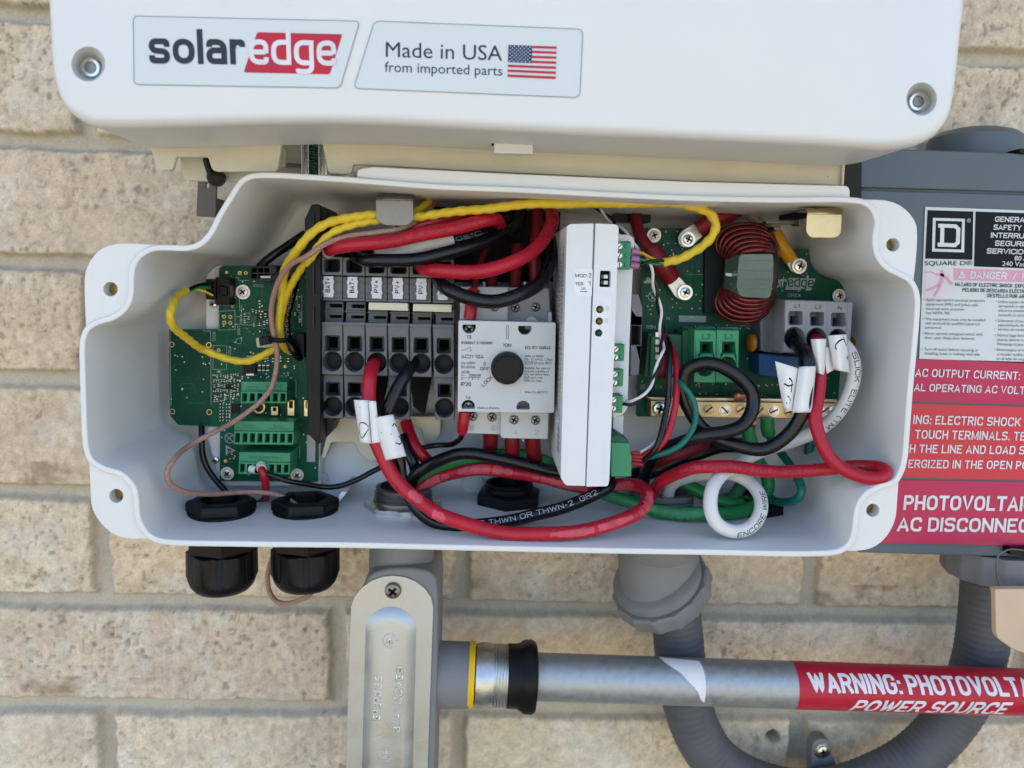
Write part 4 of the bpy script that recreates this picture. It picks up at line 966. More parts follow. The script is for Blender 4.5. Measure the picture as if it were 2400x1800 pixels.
# torn remnant of an older white sticker
top = [(105, 712), (170, 722), (250, 727), (340, 735)]; left = [(105, 712), (180, 770), (240, 810), (285, 860), (330, 905), (350, 960), (366, 994)]; right = [(340, 735), (362, 775), (374, 820), (380, 880), (378, 930), (372, 975), (368, 994)]
mb = MB(); ls, rs = smooth([(x*.01, 0, y*.01) for x, y in left], .2)*100, smooth([(x*.01, 0, y*.01) for x, y in right], .2)*100
m_ = 16; ls = ls[np.linspace(0, len(ls)-1, m_).astype(int)]; rs = rs[np.linspace(0, len(rs)-1, m_).astype(int)]
vs = []
for i in range(m_):
    for j in range(9):
        t = j/8; vs.append(on_tube(*cO(ls[i][0]*(1-t)+rs[i][0]*t, ls[i][2]*(1-t)+rs[i][2]*t), 1.01))
mb.add(vs, [(i*9+j, i*9+j+1, (i+1)*9+j+1, (i+1)*9+j) for i in range(m_-1) for j in range(8)]).build('torn_sticker', PAPER, TUB, recalc=False)
# strap and anchor hole
STR = thing('conduit_strap', 'grey one-hole strap with a zinc screw clamping the flexible conduit to the brick', 'strap', P(1930, 1790, -.02))
prism('strap_tab', rp(L(cO, [(988, 1260), (1000, 1200), (1050, 1180), (1095, 1195), (1108, 1270), (1150, 1370), (1160, 1480), (1010, 1480), (990, 1380)]), [10, 12, 12, 12, 8, 6, 0, 0, 6]), -.018, .010, PVC, STR, bevel=.0012)
screw(cO, 1048, 1250, 36, -.0182, STR, 'phillips', STEEL, rot=.2, dome=.5, washer=True)
# ================================================================== GLANDS in the enclosure floor
def hexrot(): return .35
def gland(u, v, rpx, label, cable_nut_px=(1385,)):
    q = PZ(u, v, FZ); d = q.y-CAMY; r = rpx*d/FPX
    G_ = thing('cable_gland', label, 'cable gland', (q.x, q.y, FZ-.03), 'black cable glands through the enclosure floor')
    c = Vector((q.x, q.y, FZ))
    lathe('lock_nut', c, (0, 0, 1), [(r*1.02, -.0005), (r*1.02, .0018), (r*.98, .0021)], BLACK, G_, 40)
    lathe('hex_nut', c, (0, 0, 1), [(r*1.06, .0018), (r*1.06, .0062), (r*1.0, .0075), (r*.72, .0078), (r*.66, .0078), (r*.64, .002), (0, .002)], BLACK, G_, 6, bevel=.0005, ph=.25)
    lathe('gland_body', c, (0, 0, -1), [(r*1.04, .0028), (r*1.08, .0034), (r*1.08, .0185), (r*.95, .0188), (r*.95, .022)], BLACK, G_, 6, bevel=.0006, ph=.25)
    def ribs(a, t):
        f = (a*6/(2*math.pi)+.15) % 1
        h6 = math.cos(math.pi/6)/math.cos((a+.25) % (math.pi/3)-math.pi/6)
        return (.35+.65*h6*1.06)*(1.0 if abs(f-.5) > .2 else (.975+.03*(1 if int(f*34) % 2 else 0)))
    lathe('dome_cap', c, (0, 0, -1), [(r*.94, .0190), (r*1.04, .0196), (r*1.05, .0330), (r*1.03, .0345), (r*.97, .0375), (r*.84, .0402), (r*.62, .0415), (r*.60, .036), (0, .036)], BLACK, G_, 144, mod=lambda a, t: ribs(a, t) if .019 < t < .0335 else 1)
    return q, r
g1q, g1r = gland(519, 1203, 76, 'black cable gland with an empty opening, nearest the lower left corner of the box')
g2q, g2r = gland(716, 1200, 75, 'black cable gland with the thin pinkish coaxial cable entering its opening')
def plug(u, v, rpx, label, h=.0125):
    q = PZ(u, v, FZ); r = rpx*(q.y-CAMY)/FPX; c = Vector((q.x, q.y, FZ))
    o = thing('bulkhead_plug', label, 'plug', c, 'black plugs standing in the enclosure floor')
    lathe('base_disc', c, (0, 0, 1), [(r*1.13, -.0005), (r*1.13, .0008), (r*1.02, .0011)], WHITE, o, 48)
    lathe('hex_nut', c, (0, 0, 1), [(r*1.05, .0009), (r*1.05, .0068), (r*.92, .0082), (r*.7, .0082)], BLACK, o, 6, bevel=.0005, ph=.4)
    lathe('collar', c, (0, 0, 1), [(r*.74, .006), (r*.74, h-.002), (r*.70, h-.0017), (r*.72, h), (r*.62, h+.0002), (r*.6, h-.006), (0, h-.006)], BLACK, o, 40)
    return q
plug(1192, 1181, 79, 'black round plug in the floor under the white module, right of the metal locking ring')
plug(1760, 1200, 74, 'black round plug in the floor behind the white cable loop', .010)

# ================================================================== LEFT CIRCUIT BOARD
YP = -.052
PB = thing('circuit_board', 'green control circuit board with three green plug connectors at the left of the box', 'circuit board', P(620, 1120, -.045))
prism('board_tray', rp(L(cD, [(1225, 1010), (1225, 560), (1260, 495), (1330, 452), (2110, 440)])+L(cE, [(2215, 0), (2215, 880), (1400, 880), (1335, 800), (1240, 470), (1232, 300)]), [4, 8, 12, 10, 0, 0, 6, 10, 10, 4, 0]), -.048, .008, WHITE, PB, bevel=.0005)
holes = [circ(cD, 930, 1133, 15, n=14), circ(cD, 1250, 1138, 15, n=14), circ(cE, 935, 238, 15, n=14), circ(cE, 1255, 243, 15, n=14)]
BD = prism('board', rp(L(cD, [(905, 1000), (1335, 1002), (1340, 475), (1375, 452), (2110, 448)])+L(cE, [(2200, 20), (2192, 846), (1345, 838), (1348, 372), (1275, 368), (985, 355), (930, 290), (915, 270)]), [3, 0, 3, 5, 0, 0, 3, 3, 0, 0, 5, 3, 3]), YP, .0016, PCB, PB, holes, bevel=.0001)
mb = MB(); poly_mb(mb, L(cD, [(915, 1012), (1265, 1016), (1270, 1659)])+L(cE, [(1270, 355), (990, 345), (925, 270)]), YP-.00012)
mb.build('copper_area', mat('board_dark_pour', (.004, .055, .032), .35, var=.2, vs=30, spec=.14), BD, recalc=False)
YK = YP-.0003
mb = MB()
for c, x, y, r in ((cD, 930, 1133, 21), (cD, 1250, 1138, 21), (cE, 935, 238, 21), (cE, 1255, 243, 21), (cD, 1570, 515, 12), (cD, 1385, 893, 13), (cD, 1437, 895, 13), (cD, 1437, 947, 13), (cD, 1337, 1182, 11), (cD, 1635, 1210, 6), (cE, 1395, 665, 12), (cD, 1405, 510, 10), (cD, 1910, 1325, 9)):
    line_mb(mb, circ(c, x, y, r, n=18), 6*c.s if r > 15 else 5*c.s, YK-.0001, closed=True)
for c, x, y, r in ((cD, 1518, 515, 12), (cD, 1385, 945, 12)): line_mb(mb, L(c, [(x-r, y-r), (x+r, y-r), (x+r, y+r), (x-r, y+r)]), 1.5, YK-.0001, closed=True)
for c, x, y, r in ((cD, 1405, 510, 9), (cE, 1395, 665, 11), (cD, 1690, 812, 6), (cD, 1712, 800, 6), (cD, 1688, 845, 6), (cD, 1712, 848, 6), (cD, 1447, 1423, 6), (cD, 1523, 1447, 7), (cD, 1505, 1560, 7), (cD, 1390, 1565, 7), (cD, 1460, 1600, 7), (cD, 1322, 1605, 7), (cD, 1390, 1605, 7)):
    poly_mb(mb, circ(c, x, y, r, n=10), YK-.0001)
mb.build('gold_pads', GOLD, BD, recalc=False)
mb = MB()
for st, c, x, y, x1, y1_, h in (('J104', cD, 1447, 750, 1447, 822, 24), ('U106', cD, 1497, 975, 1499, 1050, 24), ('P202', cD, 1282, 1025, 1284, 1103, 24), ('P201', cD, 1418, 1150, 1420, 1228, 24), ('P102', cD, 2025, 855, 2027, 935, 26), ('PI00', cD, 1640, 637, 1725, 637, 22), ('J102', cD, 1842, 1422, 1924, 1424, 24), ('C425', cD, 1558, 870, 1612, 870, 15), ('R442', cD, 1558, 893, 1612, 893, 15), ('R445', cD, 1552, 920, 1606, 920, 15), ('R444', cD, 1552, 947, 1606, 947, 15)):
    text_mb(mb, c, st, (x, y), (x1, y1_), h, YK)
for pl, c in (([(1340, 848), (1478, 838), (1478, 1005), (1340, 1010), (1340, 848)], cD), ([(1478, 890), (1523, 892), (1523, 960), (1478, 960)], cD), ([(1288, 1142), (1405, 1145), (1405, 1350), (1288, 1348), (1288, 1142)], cD), ([(1310, 552), (1428, 556), (1428, 795), (1330, 790)], cD), ([(1440, 555), (1510, 556), (1510, 580), (1600, 580)], cD), ([(1200, 1015), (1265, 1018), (1272, 1659)], cD), ([(915, 1012), (925, 1659)], cD), ([(1930, 1445), (2005, 1448), (2005, 1600)], cD), ([(2055, 700), (2055, 970)], cD), ([(2015, 705), (2015, 840), (2050, 842)], cD), ([(1535, 800), (1535, 960), (1710, 970)], cD), ([(1450, 625), (1510, 655), (1520, 840)], cD),
              ([(1435, 20), (1440, 300)], cE), ([(1500, 330), (2050, 338)], cE), ([(1970, 545), (2038, 545), (2035, 640)], cE)):
    line_mb(mb, L(c, pl), .9, YK)
line_mb(mb, circ(cD, 1512, 1103, 24, n=18), .9, YK, closed=True); line_mb(mb, circ(cE, 1430, 468, 40, 42), 1.2, YK, closed=True)
line_mb(mb, L(cE, [(1400, 440), (1460, 500)]), 1.6, YK); line_mb(mb, L(cE, [(1405, 495), (1450, 445), (1462, 450)]), 1.4, YK)
poly_mb(mb, L(cE, [(1398, 528), (1482, 575), (1398, 618)]), YK); poly_mb(mb, L(cD, [(1338, 1352), (1358, 1375), (1318, 1375)]), YK)
poly_mb(mb, L(cD, [(1945, 1415), (1978, 1416), (1962, 1438)]), YK)
poly_mb(mb, L(cE, [(2100, 440), (2172, 440), (2170, 674), (2098, 672)]), YK)
for i in range(42):       # fine reference marks beside the small parts
    x, y = 1300+random.random()*230, 1395+random.random()*230
    line_mb(mb, L(cD, [(x, y), (x+random.choice((10, 16, 0)), y+random.choice((0, 14)))]), .9, YK)
for i in range(30):
    x, y = 1560+random.random()*430, 980+random.random()*440
    if 1780 < x < 1900: continue
    line_mb(mb, L(cD, [(x, y), (x+random.choice((12, 18, 0)), y+random.choice((0, 14)))]), .8, YK)
mb.build('silkscreen', SILK, BD, recalc=False)
mb = MB()
line_mb(mb, L(cE, [(1415, 600), (1425, 560), (1455, 575)]), 2.2, YK-.0001); line_mb(mb, L(cE, [(1408, 560), (1440, 580), (1420, 612)]), 2.2, YK-.0001)
mb.build('shock_symbol', INK, BD, recalc=False)
def tracks(board, c, x0, y0, x1, y1, n, Y, nv, seed):
    rd = random.Random(seed); mb = MB()
    for _ in range(n):
        x, y = rd.uniform(x0, x1), rd.uniform(y0, y1); pl = [(x, y)]; dr = rd.choice(((1, 0), (0, 1), (-1, 0), (0, -1)))
        for k in range(rd.choice((2, 3, 3))):
            ln = rd.uniform(25, 120); x = min(x1, max(x0, x+dr[0]*ln)); y = min(y1, max(y0, y+dr[1]*ln)); pl.append((x, y))
            s_ = rd.choice((-1, 1)); e_ = rd.uniform(8, 26)
            x2, y2 = min(x1, max(x0, x+(dr[0] or s_)*e_)), min(y1, max(y0, y+(dr[1] or s_)*e_)); pl.append((x2, y2)); x, y = x2, y2
            if rd.random() < .6: dr = (0, s_) if dr[0] else (s_, 0)
        line_mb(mb, L(c, pl), rd.choice((.8, .8, 1.1, 1.6)), Y-.00004)
    mb.build('copper_tracks', PCBL, board, recalc=False)
    mb = MB()
    for _ in range(nv):
        x, y = rd.uniform(x0, x1), rd.uniform(y0, y1); poly_mb(mb, circ(c, x, y, 5.5, n=8), Y-.00008-rd.random()*.00003)
    o = mb.build('vias', TIN, board, recalc=False); o['kind'] = 'stuff'
tracks(BD, cD, 1345, 470, 2090, 1440, 70, YP, 70, 1); tracks(BD, cE, 1360, 120, 2180, 830, 50, YP, 50, 2); tracks(BD, cD, 925, 1030, 1260, 1640, 9, YP-.00014, 16, 3)
# surface mounted parts
smd_m = [mat('chip_resistor', (.03, .028, .028), .4), TIN]
def smd(x, y, w, h, c=cD, m=None, d=.0008, name='chip_resistor', ends=True):
    mb = MB(); prism_mb(mb, L(c, [(x-w/2, y-h/2), (x+w/2, y-h/2), (x+w/2, y+h/2), (x-w/2, y+h/2)]), YP-d, d)
    if ends:
        if h >= w: a = [(x-w/2, y-h/2-4, x+w/2, y-h/2+3), (x-w/2, y+h/2-3, x+w/2, y+h/2+4)]
        else: a = [(x-w/2-4, y-h/2, x-w/2+3, y+h/2), (x+w/2-3, y-h/2, x+w/2+4, y+h/2)]
        for b in a: prism_mb(mb, L(c, [(b[0], b[1]), (b[2], b[1]), (b[2], b[3]), (b[0], b[3])]), YP-d*1.1, d, mi=1)
    return mb.build(name, m or smd_m, PB)
for i in range(44):
    smd(1298+(i % 8)*29+random.uniform(-5, 5), 1400+(i//8)*44+random.uniform(-7, 7), *((9, 15) if i % 3 else (15, 9)))
for x, y in ((1560, 880), (1592, 905), (1630, 840), (1660, 850), (1560, 935), (1640, 965), (1690, 960), (2010, 730), (2030, 800), (1995, 870), (2035, 930), (1480, 720), (1450, 575), (1540, 1420), (1590, 1430), (1700, 1425), (1750, 1430), (1935, 1390), (1990, 1330), (1960, 1210)): smd(x, y, 10, 17)
for i in range(6): smd(1360, 1655+i*28-5, 22, 11); smd(1416, 1655+i*28-5, 22, 11)
for i in range(3): smd(1688+i*36, 1335, 24, 42, d=.0016, name='film_resistor', m=[mat('film_resistor_brown', (.045, .03, .026), .4), TIN])
for x, y in ((1740, 1268), (1805, 1268), (1870, 1265), (1937, 1268), (1740, 880), (1700, 885), (2020, 650), (1990, 640), (1755, 935), (1730, 950), (1690, 770), (1765, 1135)): smd(x, y, 14, 22, d=.001, name='chip_capacitor')
smd(1602, 1345, 105, 82, d=.0022, m=BLACK, name='power_chip', ends=False); smd(1608, 1392, 66, 18, d=.0008, m=TIN, name='chip_tab', ends=False)
smd(1690, 888, 44, 40, m=BLACK, name='power_chip', ends=False); smd(1745, 872, 40, 60, m=BLACK, name='power_chip', ends=False)
smd(1420, 1500, 46, 44, m=BLACK, d=.001, name='microchip', ends=False); smd(1640, 915, 50, 60, m=DGREEN, d=.0006, name='microchip', ends=False); smd(1480, 1690, 70, 80, m=BLACK, d=.001, name='microchip', ends=False)
smd(1640, 1235, 130, 10, m=SILK, d=.0012, name='fuse_holder', ends=False)
# cable-tie mount & header stacks by the end plate
prism('tie_mount', rp(L(cD, [(1655, 1075), (1900, 1072), (1905, 1165), (1665, 1160)]), 4), -.058, .006, CREAM, PB, bevel=.0004)
hd = prism('pin_header', L(cD, [(1995, 1040), (2075, 1040), (2075, 1250), (1975, 1245)]), -.062, .012, BLACK, PB, bevel=.0003)
prism('plug_housing', rp(L(cD, [(1305, 552), (1432, 556), (1430, 795), (1305, 790)]), 4), -.062, .010, BLACK, PB, bevel=.0004)
prism('plug_latch', L(cD, [(1340, 620), (1410, 640), (1405, 715), (1335, 705)]), -.0635, .004, BLACK, PB, bevel=.0006)
pc = [circ(cD, 1288, y, 11, n=10) for y in (600, 640, 680, 718)]
prism('pin_header', rp(L(cD, [(1225, 566), (1312, 570), (1310, 748), (1225, 742)]), 4), -.064, .011, BLACK, PB, pc, bevel=.0003)
sq = [L(cD, [(x, y), (x+42, y), (x+42, y+38), (x, y+38)]) for x in (1622, 1676, 1730) for y in (472, 524)]
prism('socket_block', L(cD, [(1612, 458), (1830, 452), (1850, 600), (1612, 572)]), -.064, .01, mat('socket_dark', (.02, .022, .024), .5), PB, sq, bevel=.0003)
prism('white_key', L(cD, [(1690, 540), (1785, 540), (1785, 560), (1700, 560)]), -.0645, .002, MODW, PB)
prism('ribbon_bundle', rp(L(cD, [(1780, 540), (1840, 500), (2010, 300), (2110, 255), (2110, 480), (1880, 600), (1790, 600)]), 14), -.066, .008, BLACK, PB, bevel=.002)
def gplug(c, tl, tr, br, bl, ysplit, n, Y, words, bars, holew=.62):
    """green pluggable connector: label face above, a row of square wire entries below"""
    mixp = lambda a, b, t: (a[0]+(b[0]-a[0])*t, a[1]+(b[1]-a[1])*t)
    ml, mr_ = mixp(tl, bl, ysplit), mixp(tr, br, ysplit)
    o = prism('green_connector', L(c, [tl, tr, mr_, ml]), Y, Y and (YP-Y), GREEN, PB, bevel=.0004)
    hs = []
    for i in range(n):
        a, b = (i+.5-holew/2)/n, (i+.5+holew/2)/n
        tp = [mixp(ml, mr_, a), mixp(ml, mr_, b)]; bt = [mixp(bl, br, a), mixp(bl, br, b)]
        hs.append(L(c, [mixp(tp[0], bt[0], .16), mixp(tp[1], bt[1], .16), mixp(tp[1], bt[1], .84), mixp(tp[0], bt[0], .84)]))
    lo = prism('wire_entry_row', L(c, [ml, mr_, br, bl]), Y-.0015, YP-Y, GREEN, o, hs, bevel=.0002)
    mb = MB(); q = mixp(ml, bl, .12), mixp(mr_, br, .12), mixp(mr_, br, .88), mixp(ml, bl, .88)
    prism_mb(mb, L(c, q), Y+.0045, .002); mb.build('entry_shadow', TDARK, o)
    mb = MB()
    for st, p0, p1, h in words: text_mb(mb, c, st, p0, p1, h, Y-.0001)
    for p0, p1 in bars: line_mb(mb, L(c, [p0, p1]), 1.3, Y-.0001)
    mb.build('lettering', mat('connector_print', (.02, .09, .05), .5), o, recalc=False)
gplug(cD, (1532, 1452), (1930, 1456), (1922, 1642), (1524, 1642), .46, 6, -.066, [('2nd Inv.', (1578, 1508), (1692, 1510), 26), ('SMART EV', (1750, 1510), (1892, 1512), 26)], [((1570, 1523), (1715, 1526)), ((1750, 1526), (1895, 1528))])
gplug(cE, (1472, 318), (1988, 326), (1982, 526), (1462, 522), .44, 8, -.069, [('2nd Inv.', (1545, 370), (1655, 372), 26), ('Battery', (1805, 373), (1905, 376), 26)], [((1498, 382), (1692, 384)), ((1755, 386), (1945, 388))])
gplug(cE, (1512, 588), (1956, 596), (1948, 784), (1506, 778), .46, 7, -.070, [('Backup Interface', (1603, 642), (1856, 644), 28)], [])
for c, x, y, r in ((cD, 1548, 680, 42), (cE, 1412, 772, 40), (cE, 2015, 785, 40), (cD, 2160, 600, 40)): screw(c, x, y, r, YP-.0006, PB, 'phillips', TIN, rot=.7, washer=True)
for c, x, y in ((cE, 1310, 655), (cD, 1292, 785)): screw(c, x, y, 32, -.0485, PB, 'phillips', STEEL, rot=.3, dome=.7)
for x0, y0, x1, y1_ in ((1790, 195, 1848, 272), (1932, 140, 1990, 275), (2075, 140, 2110, 280)):
    prism('blade_terminal', L(cE, [(x0, y0), (x1, y0), (x1, y1_), (x0, y1_)]), YP-.004, .004, mat('brass_matte', (.6, .5, .3), .4, 1.0), PB, [L(cE, [(x0+14, y0+8), (x1-14, y0+8), (x1-14, (y0+y1_)/2), (x0+14, (y0+y1_)/2)])], bevel=.0002)
mb = MB(); tube_mb(mb, smooth([P(*cE(1690+45*math.cos(t), 205+42*math.sin(t)), YP-.002) for t in np.linspace(0, 2*math.pi, 12, endpoint=False)], .001, True), .0011, 8, closed=True); mb.build('brass_ring', GOLD, PB)

# ================================================================== TERMINAL STRIP
EP = thing('end_plate', 'tall black plastic end plate at the left of the grey terminal row', 'end plate', P(730, 1040, -.05))
prism('plate_body', L(cF, [(45, 235), (110, 106), (168, 103), (195, 118), (195, 900), (60, 900)])+L(cG, [(60, 10)]) if False else L(cF, [(50, 235), (110, 106), (168, 103), (190, 125)])+L(cG, [(190, 640), (185, 885), (165, 890), (78, 800), (66, 300)]), -.092, .045, BLACK, EP, bevel=.0006)
prism('plate_foot', L(cG, [(185, 590), (320, 676), (272, 800), (184, 886)]), -.074, .02, mat('black_plastic_worn', (.022, .022, .024), .5), EP, bevel=.0005)
prism('plate_head', L(cF, [(165, 105), (246, 152), (268, 240), (262, 420), (188, 430), (188, 130)]), -.074, .02, mat('black_plastic_worn', (.022, .022, .024), .5), EP, bevel=.0005)
for y0, y1_ in ((200, 430), (560, 880), (1000, 1180)):
    prism('recess_rib', L(cF, [(118, y0), (132, y0), (132, y1_), (118, y1_)]), -.0935, .003, mat('black_plastic_worn', (.022, .022, .024), .5), EP)
XB = [(188, 380), (380, 572), (574, 764), (766, 954), (956, 1146), (1156, 1342)]
NM = ['BAT+', 'BAT–', 'PV+', 'PV+', 'PV–', 'PV–']
LBL = ['grey terminal block marked BAT+, nearest the black end plate', 'grey terminal block marked BAT– with the black cable crossing above it', 'grey terminal block marked PV+ with the labelled red cable in its lower entry', 'grey terminal block marked PV+ with an empty round entry, between red and black cables',
       'grey terminal block marked PV– with the labelled black cable in its lower entry', 'last grey terminal block, its marker half hidden by a black cable, beside the rotary switch']
def rrc(c, x0, y0, x1, y1_, r): return rp(L(c, [(x0, y0), (x1, y0), (x1, y1_), (x0, y1_)]), r, 4)
for i, (x0, x1) in enumerate(XB):
    dy = .024*(x0-188); W_ = x1-x0
    c = Crop(cF.x0, cF.y0+dy*cF.s, cF.s)
    T_ = thing('terminal_block', LBL[i], 'terminal block', P(*c((x0+x1)/2, 1650), -.05), 'grey terminal blocks in a row')
    a, b = x0+2, x1-2; m_ = (a+b)/2
    # lower tier
    prism('lower_housing', L(c, [(a, 1128), (b, 1128), (b+6, 1582), (a+8, 1578)]), -.0880, .012, TGREY, T_, [rrc(c, a+36, 1240, b-22, 1372, 4), circ(c, m_+6, 1464, 84, 86, 32)], bevel=.0004)
    prism('throat', L(c, [(a+6, 1135), (b-4, 1135), (b-2, 1574), (a+12, 1574)]), -.0770, .012, TGREY, T_, [rrc(c, a+56, 1252, b-40, 1350, 2)], bevel=0)
    prism('contact_well', L(c, [(a+10, 1140), (b-10, 1140), (b-8, 1570), (a+14, 1570)]), -.0700, .012, VOID, T_, bevel=0)
    mbs = MB(); lathe_mb(mbs, P(*c(m_+6, 1464), -.0779), (0, -1, 0), [(WL(84*c.s, -.08)*.94, 0), (WL(84*c.s, -.08)*.9, .0001), (0, .0001)], 28); mbs.build('round_entry', TDARK, T_)
    prism('seam_ledge', L(c, [(a-2, 1122), (b+2, 1122), (b+2, 1150), (a-2, 1150)]), -.0886, .003, TGREY, T_, bevel=.0003)
    # bridge slots
    prism('slot_rail', L(c, [(a+28, 1036), (b+8, 1036), (b+2, 1124), (a+24, 1124)]), -.0800, .012, TGREY, T_, [L(c, [(a+70, 1064), (b-6, 1064), (b-6, 1088), (a+78, 1088)])], bevel=.0003)
    prism('slot_rail', L(c, [(a+28, 944), (b+8, 944), (b+8, 1030), (a+24, 1030)]), -.0800, .012, TGREY, T_, [L(c, [(a+70, 968), (b-2, 968), (b-2, 1000), (a+78, 996)])], bevel=.0003)
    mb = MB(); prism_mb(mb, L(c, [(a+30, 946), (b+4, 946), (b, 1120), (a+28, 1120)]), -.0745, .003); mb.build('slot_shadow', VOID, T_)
    prism('slot_ledge', L(c, [(a+18, 1022), (b+10, 1022), (b+10, 1036), (a+18, 1036)]), -.0815, .004, TGREY, T_, bevel=.0002)
    # marker carrier
    prism('marker_carrier', L(c, [(a, 728), (b, 728), (b, 936), (a, 930)]), -.0850, .014, mat('terminal_carrier', (.12, .125, .13), .5), T_, bevel=.0003)
    for y in (782, 868): prism('carrier_rib', L(c, [(a+2, y-6), (b-2, y-6), (b-2, y+6), (a+2, y+6)]), -.0856, .002, TGREY, T_, bevel=.0002)
    prism('carrier_ledge', L(c, [(a, 918), (b, 918), (b, 938), (a, 938)]), -.0862, .003, TGREY, T_, bevel=.0002)
    mx0 = {0: 212, 1: 420, 2: 630, 3: 812, 4: 1016, 5: 1200}[i]
    cm = Crop(cF.x0, cF.y0+.024*(mx0-212)*cF.s, cF.s)
    tb_ = 4
    mk = prism('marker', L(cm, [(mx0+2, 728), (mx0+86, 728), (mx0+86, 760), (mx0+92, 766), (mx0+92, 785), (mx0+86, 790), (mx0+86, 845), (mx0+93, 852), (mx0+93, 870), (mx0+86, 876), (mx0+86, 910), (mx0+2, 908), (mx0+2, 872), (mx0-6, 868), (mx0-6, 850), (mx0+2, 845), (mx0+2, 790), (mx0-5, 785), (mx0-5, 766), (mx0+2, 760)]), -.0868, .0014, mat('marker_white', (.62, .63, .66), .45), T_, bevel=.0001)
    prism('marker_foot', L(cm, [(mx0+2, 888), (mx0+86, 890), (mx0+86, 912), (mx0+2, 910)]), -.0866, .001, mat('marker_foot_grey', (.45, .46, .5), .45), T_, bevel=0)
    text_mb(MB(), cm, NM[i], (mx0+60, 868 if i < 2 else 862), (mx0+60, 742 if i < 2 else 752), 40, -.0870, bold=.008).build('lettering', INK, mk, recalc=False)
    # upper tier
    prism('upper_housing', L(c, [(a, 560), (b, 560), (b, 722), (a, 716)]), -.0880, .012, TGREY, T_, [rrc(c, a+28, 580, b-22, 692, 6)], bevel=.0004)
    prism('upper_throat', L(c, [(a+4, 562), (b-4, 562), (b-4, 716), (a+4, 712)]), -.0765, .008, TDARK, T_, [rrc(c, a+52, 590, b-42, 680, 2)], bevel=0)
    prism('upper_back', L(c, [(a+4, 440), (b-4, 440), (b-4, 716), (a+4, 712)]), -.0680, .008, TDARK, T_, bevel=0)
    if i in (0, 1, 3, 5):
        cg = Crop(cG.x0, cG.y0+dy*.55*cG.s, cG.s)
        prism('bottom_housing', L(cg, [(a+8, 288), (b+6, 292), (b+4, 668), (a+20, 664)]), -.0840, .012, TGREY, T_, [rrc(cg, a+42, 352, b-18, 470, 4), circ(cg, m_+10, 562, 83, 86, 32)], bevel=.0004)
        prism('bottom_throat', L(cg, [(a+12, 292), (b, 296), (b, 660), (a+24, 658)]), -.0730, .012, TGREY, T_, [rrc(cg, a+60, 362, b-36, 452, 2)], bevel=0)
        prism('bottom_well', L(cg, [(a+16, 296), (b-6, 300), (b-6, 656), (a+26, 654)]), -.0660, .01, VOID, T_, bevel=0)
        mbs = MB(); lathe_mb(mbs, P(*cg(m_+10, 562), -.0739), (0, -1, 0), [(WL(83*c.s, -.08)*.94, 0), (WL(83*c.s, -.08)*.9, .0001), (0, .0001)], 28); mbs.build('round_entry', TDARK, T_)
    else:
        prism('rear_foot', L(cG, [(a+8, 292), (b+4, 292), (b-60, 640), (a+30, 560)]), -.066, .01, VOID, T_, bevel=0)
prism('terminal_side', L(cG, [(945, 300), (1030, 300), (1020, 600), (948, 640)]), -.072, .02, TDARK, None) if False else None
for (pts, lab) in (([(604, 954), (942, 960), (946, 1028), (602, 1018)], 'cream jumper bar bridging the two PV+ terminal blocks'), ([(988, 966), (1322, 973), (1320, 1040), (986, 1030)], 'cream jumper bar bridging the two PV– terminal blocks')):
    J_ = thing('jumper_bar', lab, 'jumper', P(*cF(*pts[3]), -.084), 'cream jumper bars across terminal blocks')
    b = prism('bar', rp(L(cF, pts), 3), -.0885, .008, mat('jumper_cream', (.60, .58, .45), .45), J_, bevel=.0006)
    q = [Vector(p) for p in pts]; ct_ = sum(q, Vector((0, 0)))/4
    prism('pad', L(cF, [tuple(ct_+(p-ct_)*Vector((1, 1)).x*.0+Vector(((p-ct_).x*.88, (p-ct_).y*.55))) for p in q]), -.0888, .001, mat('jumper_cream', (.60, .58, .45), .45), J_, bevel=.0001)

# ================================================================== ROTARY SWITCH
SWT = thing('rotary_switch', 'light grey rotary disconnect switch with a black round knob and printed ratings', 'switch', P(1190, 1020, -.06))
mb = MB()
prism('rear_block', L(cH, [(345, 312), (1268, 330), (1290, 690), (345, 690)]), -.0800, .04, SWDARK, SWT, bevel=.0006)
prism('upper_step', L(cH, [(345, 315), (845, 322), (842, 668), (345, 668)]), -.0850, .008, SWGREY, SWT, bevel=.0006)
prism('side_lug', rp(L(cH, [(1262, 578), (1296, 580), (1300, 690), (1262, 690)]), 3), -.088, .02, SWGREY, SWT, bevel=.0005)
for x in (595, 1020): prism('top_peg', L(cH, [(x-13, 265), (x+13, 268), (x+13, 330), (x-13, 328)]), -.078, .01, SWGREY, SWT, bevel=.0003)
lathe('round_boss', P(*cH(1080, 690), -.0800), (0, -1, 0), [(WL(66*cH.s, -.08), 0), (WL(64*cH.s, -.08), .004), (0, .004)], SWGREY, SWT)
for x, y, yy in ((705, 528, -.0852), (918, 535, -.0802), (1130, 530, -.0802)): screw(cH, x, y, 46, yy, SWT, 'phillips', CLIPM, rot=1.2, dome=.25)
dwin = lambda x, y, r, up: L(cH, [(x+r*math.cos(t), y+r*math.sin(t)) for t in (np.linspace(-.35, math.pi+.35, 20) if not up else np.linspace(math.pi-.35, 2*math.pi+.35, 20))])
FACE = prism('face_plate', rp(L(cH, [(330, 668), (1338, 692), (1320, 1626), (322, 1612)]), 4), -.0990, .032, SWGREY, SWT,
    [dwin(440, 735, 70, False), dwin(1018, 748, 70, False), dwin(430, 1562, 70, True), dwin(1001, 1570, 70, True)], bevel=.0007)
for x, y in ((440, 762), (430, 1560)): screw(cH, x, y, 56, -.0900, SWT, 'phillips', mat('dull_screw', (.35, .36, .36), .35, 1.0), rot=.7, dome=.25)
prism('window_back', L(cH, [(350, 690), (530, 690), (530, 830), (350, 830)]), -.0885, .001, VOID, SWT)
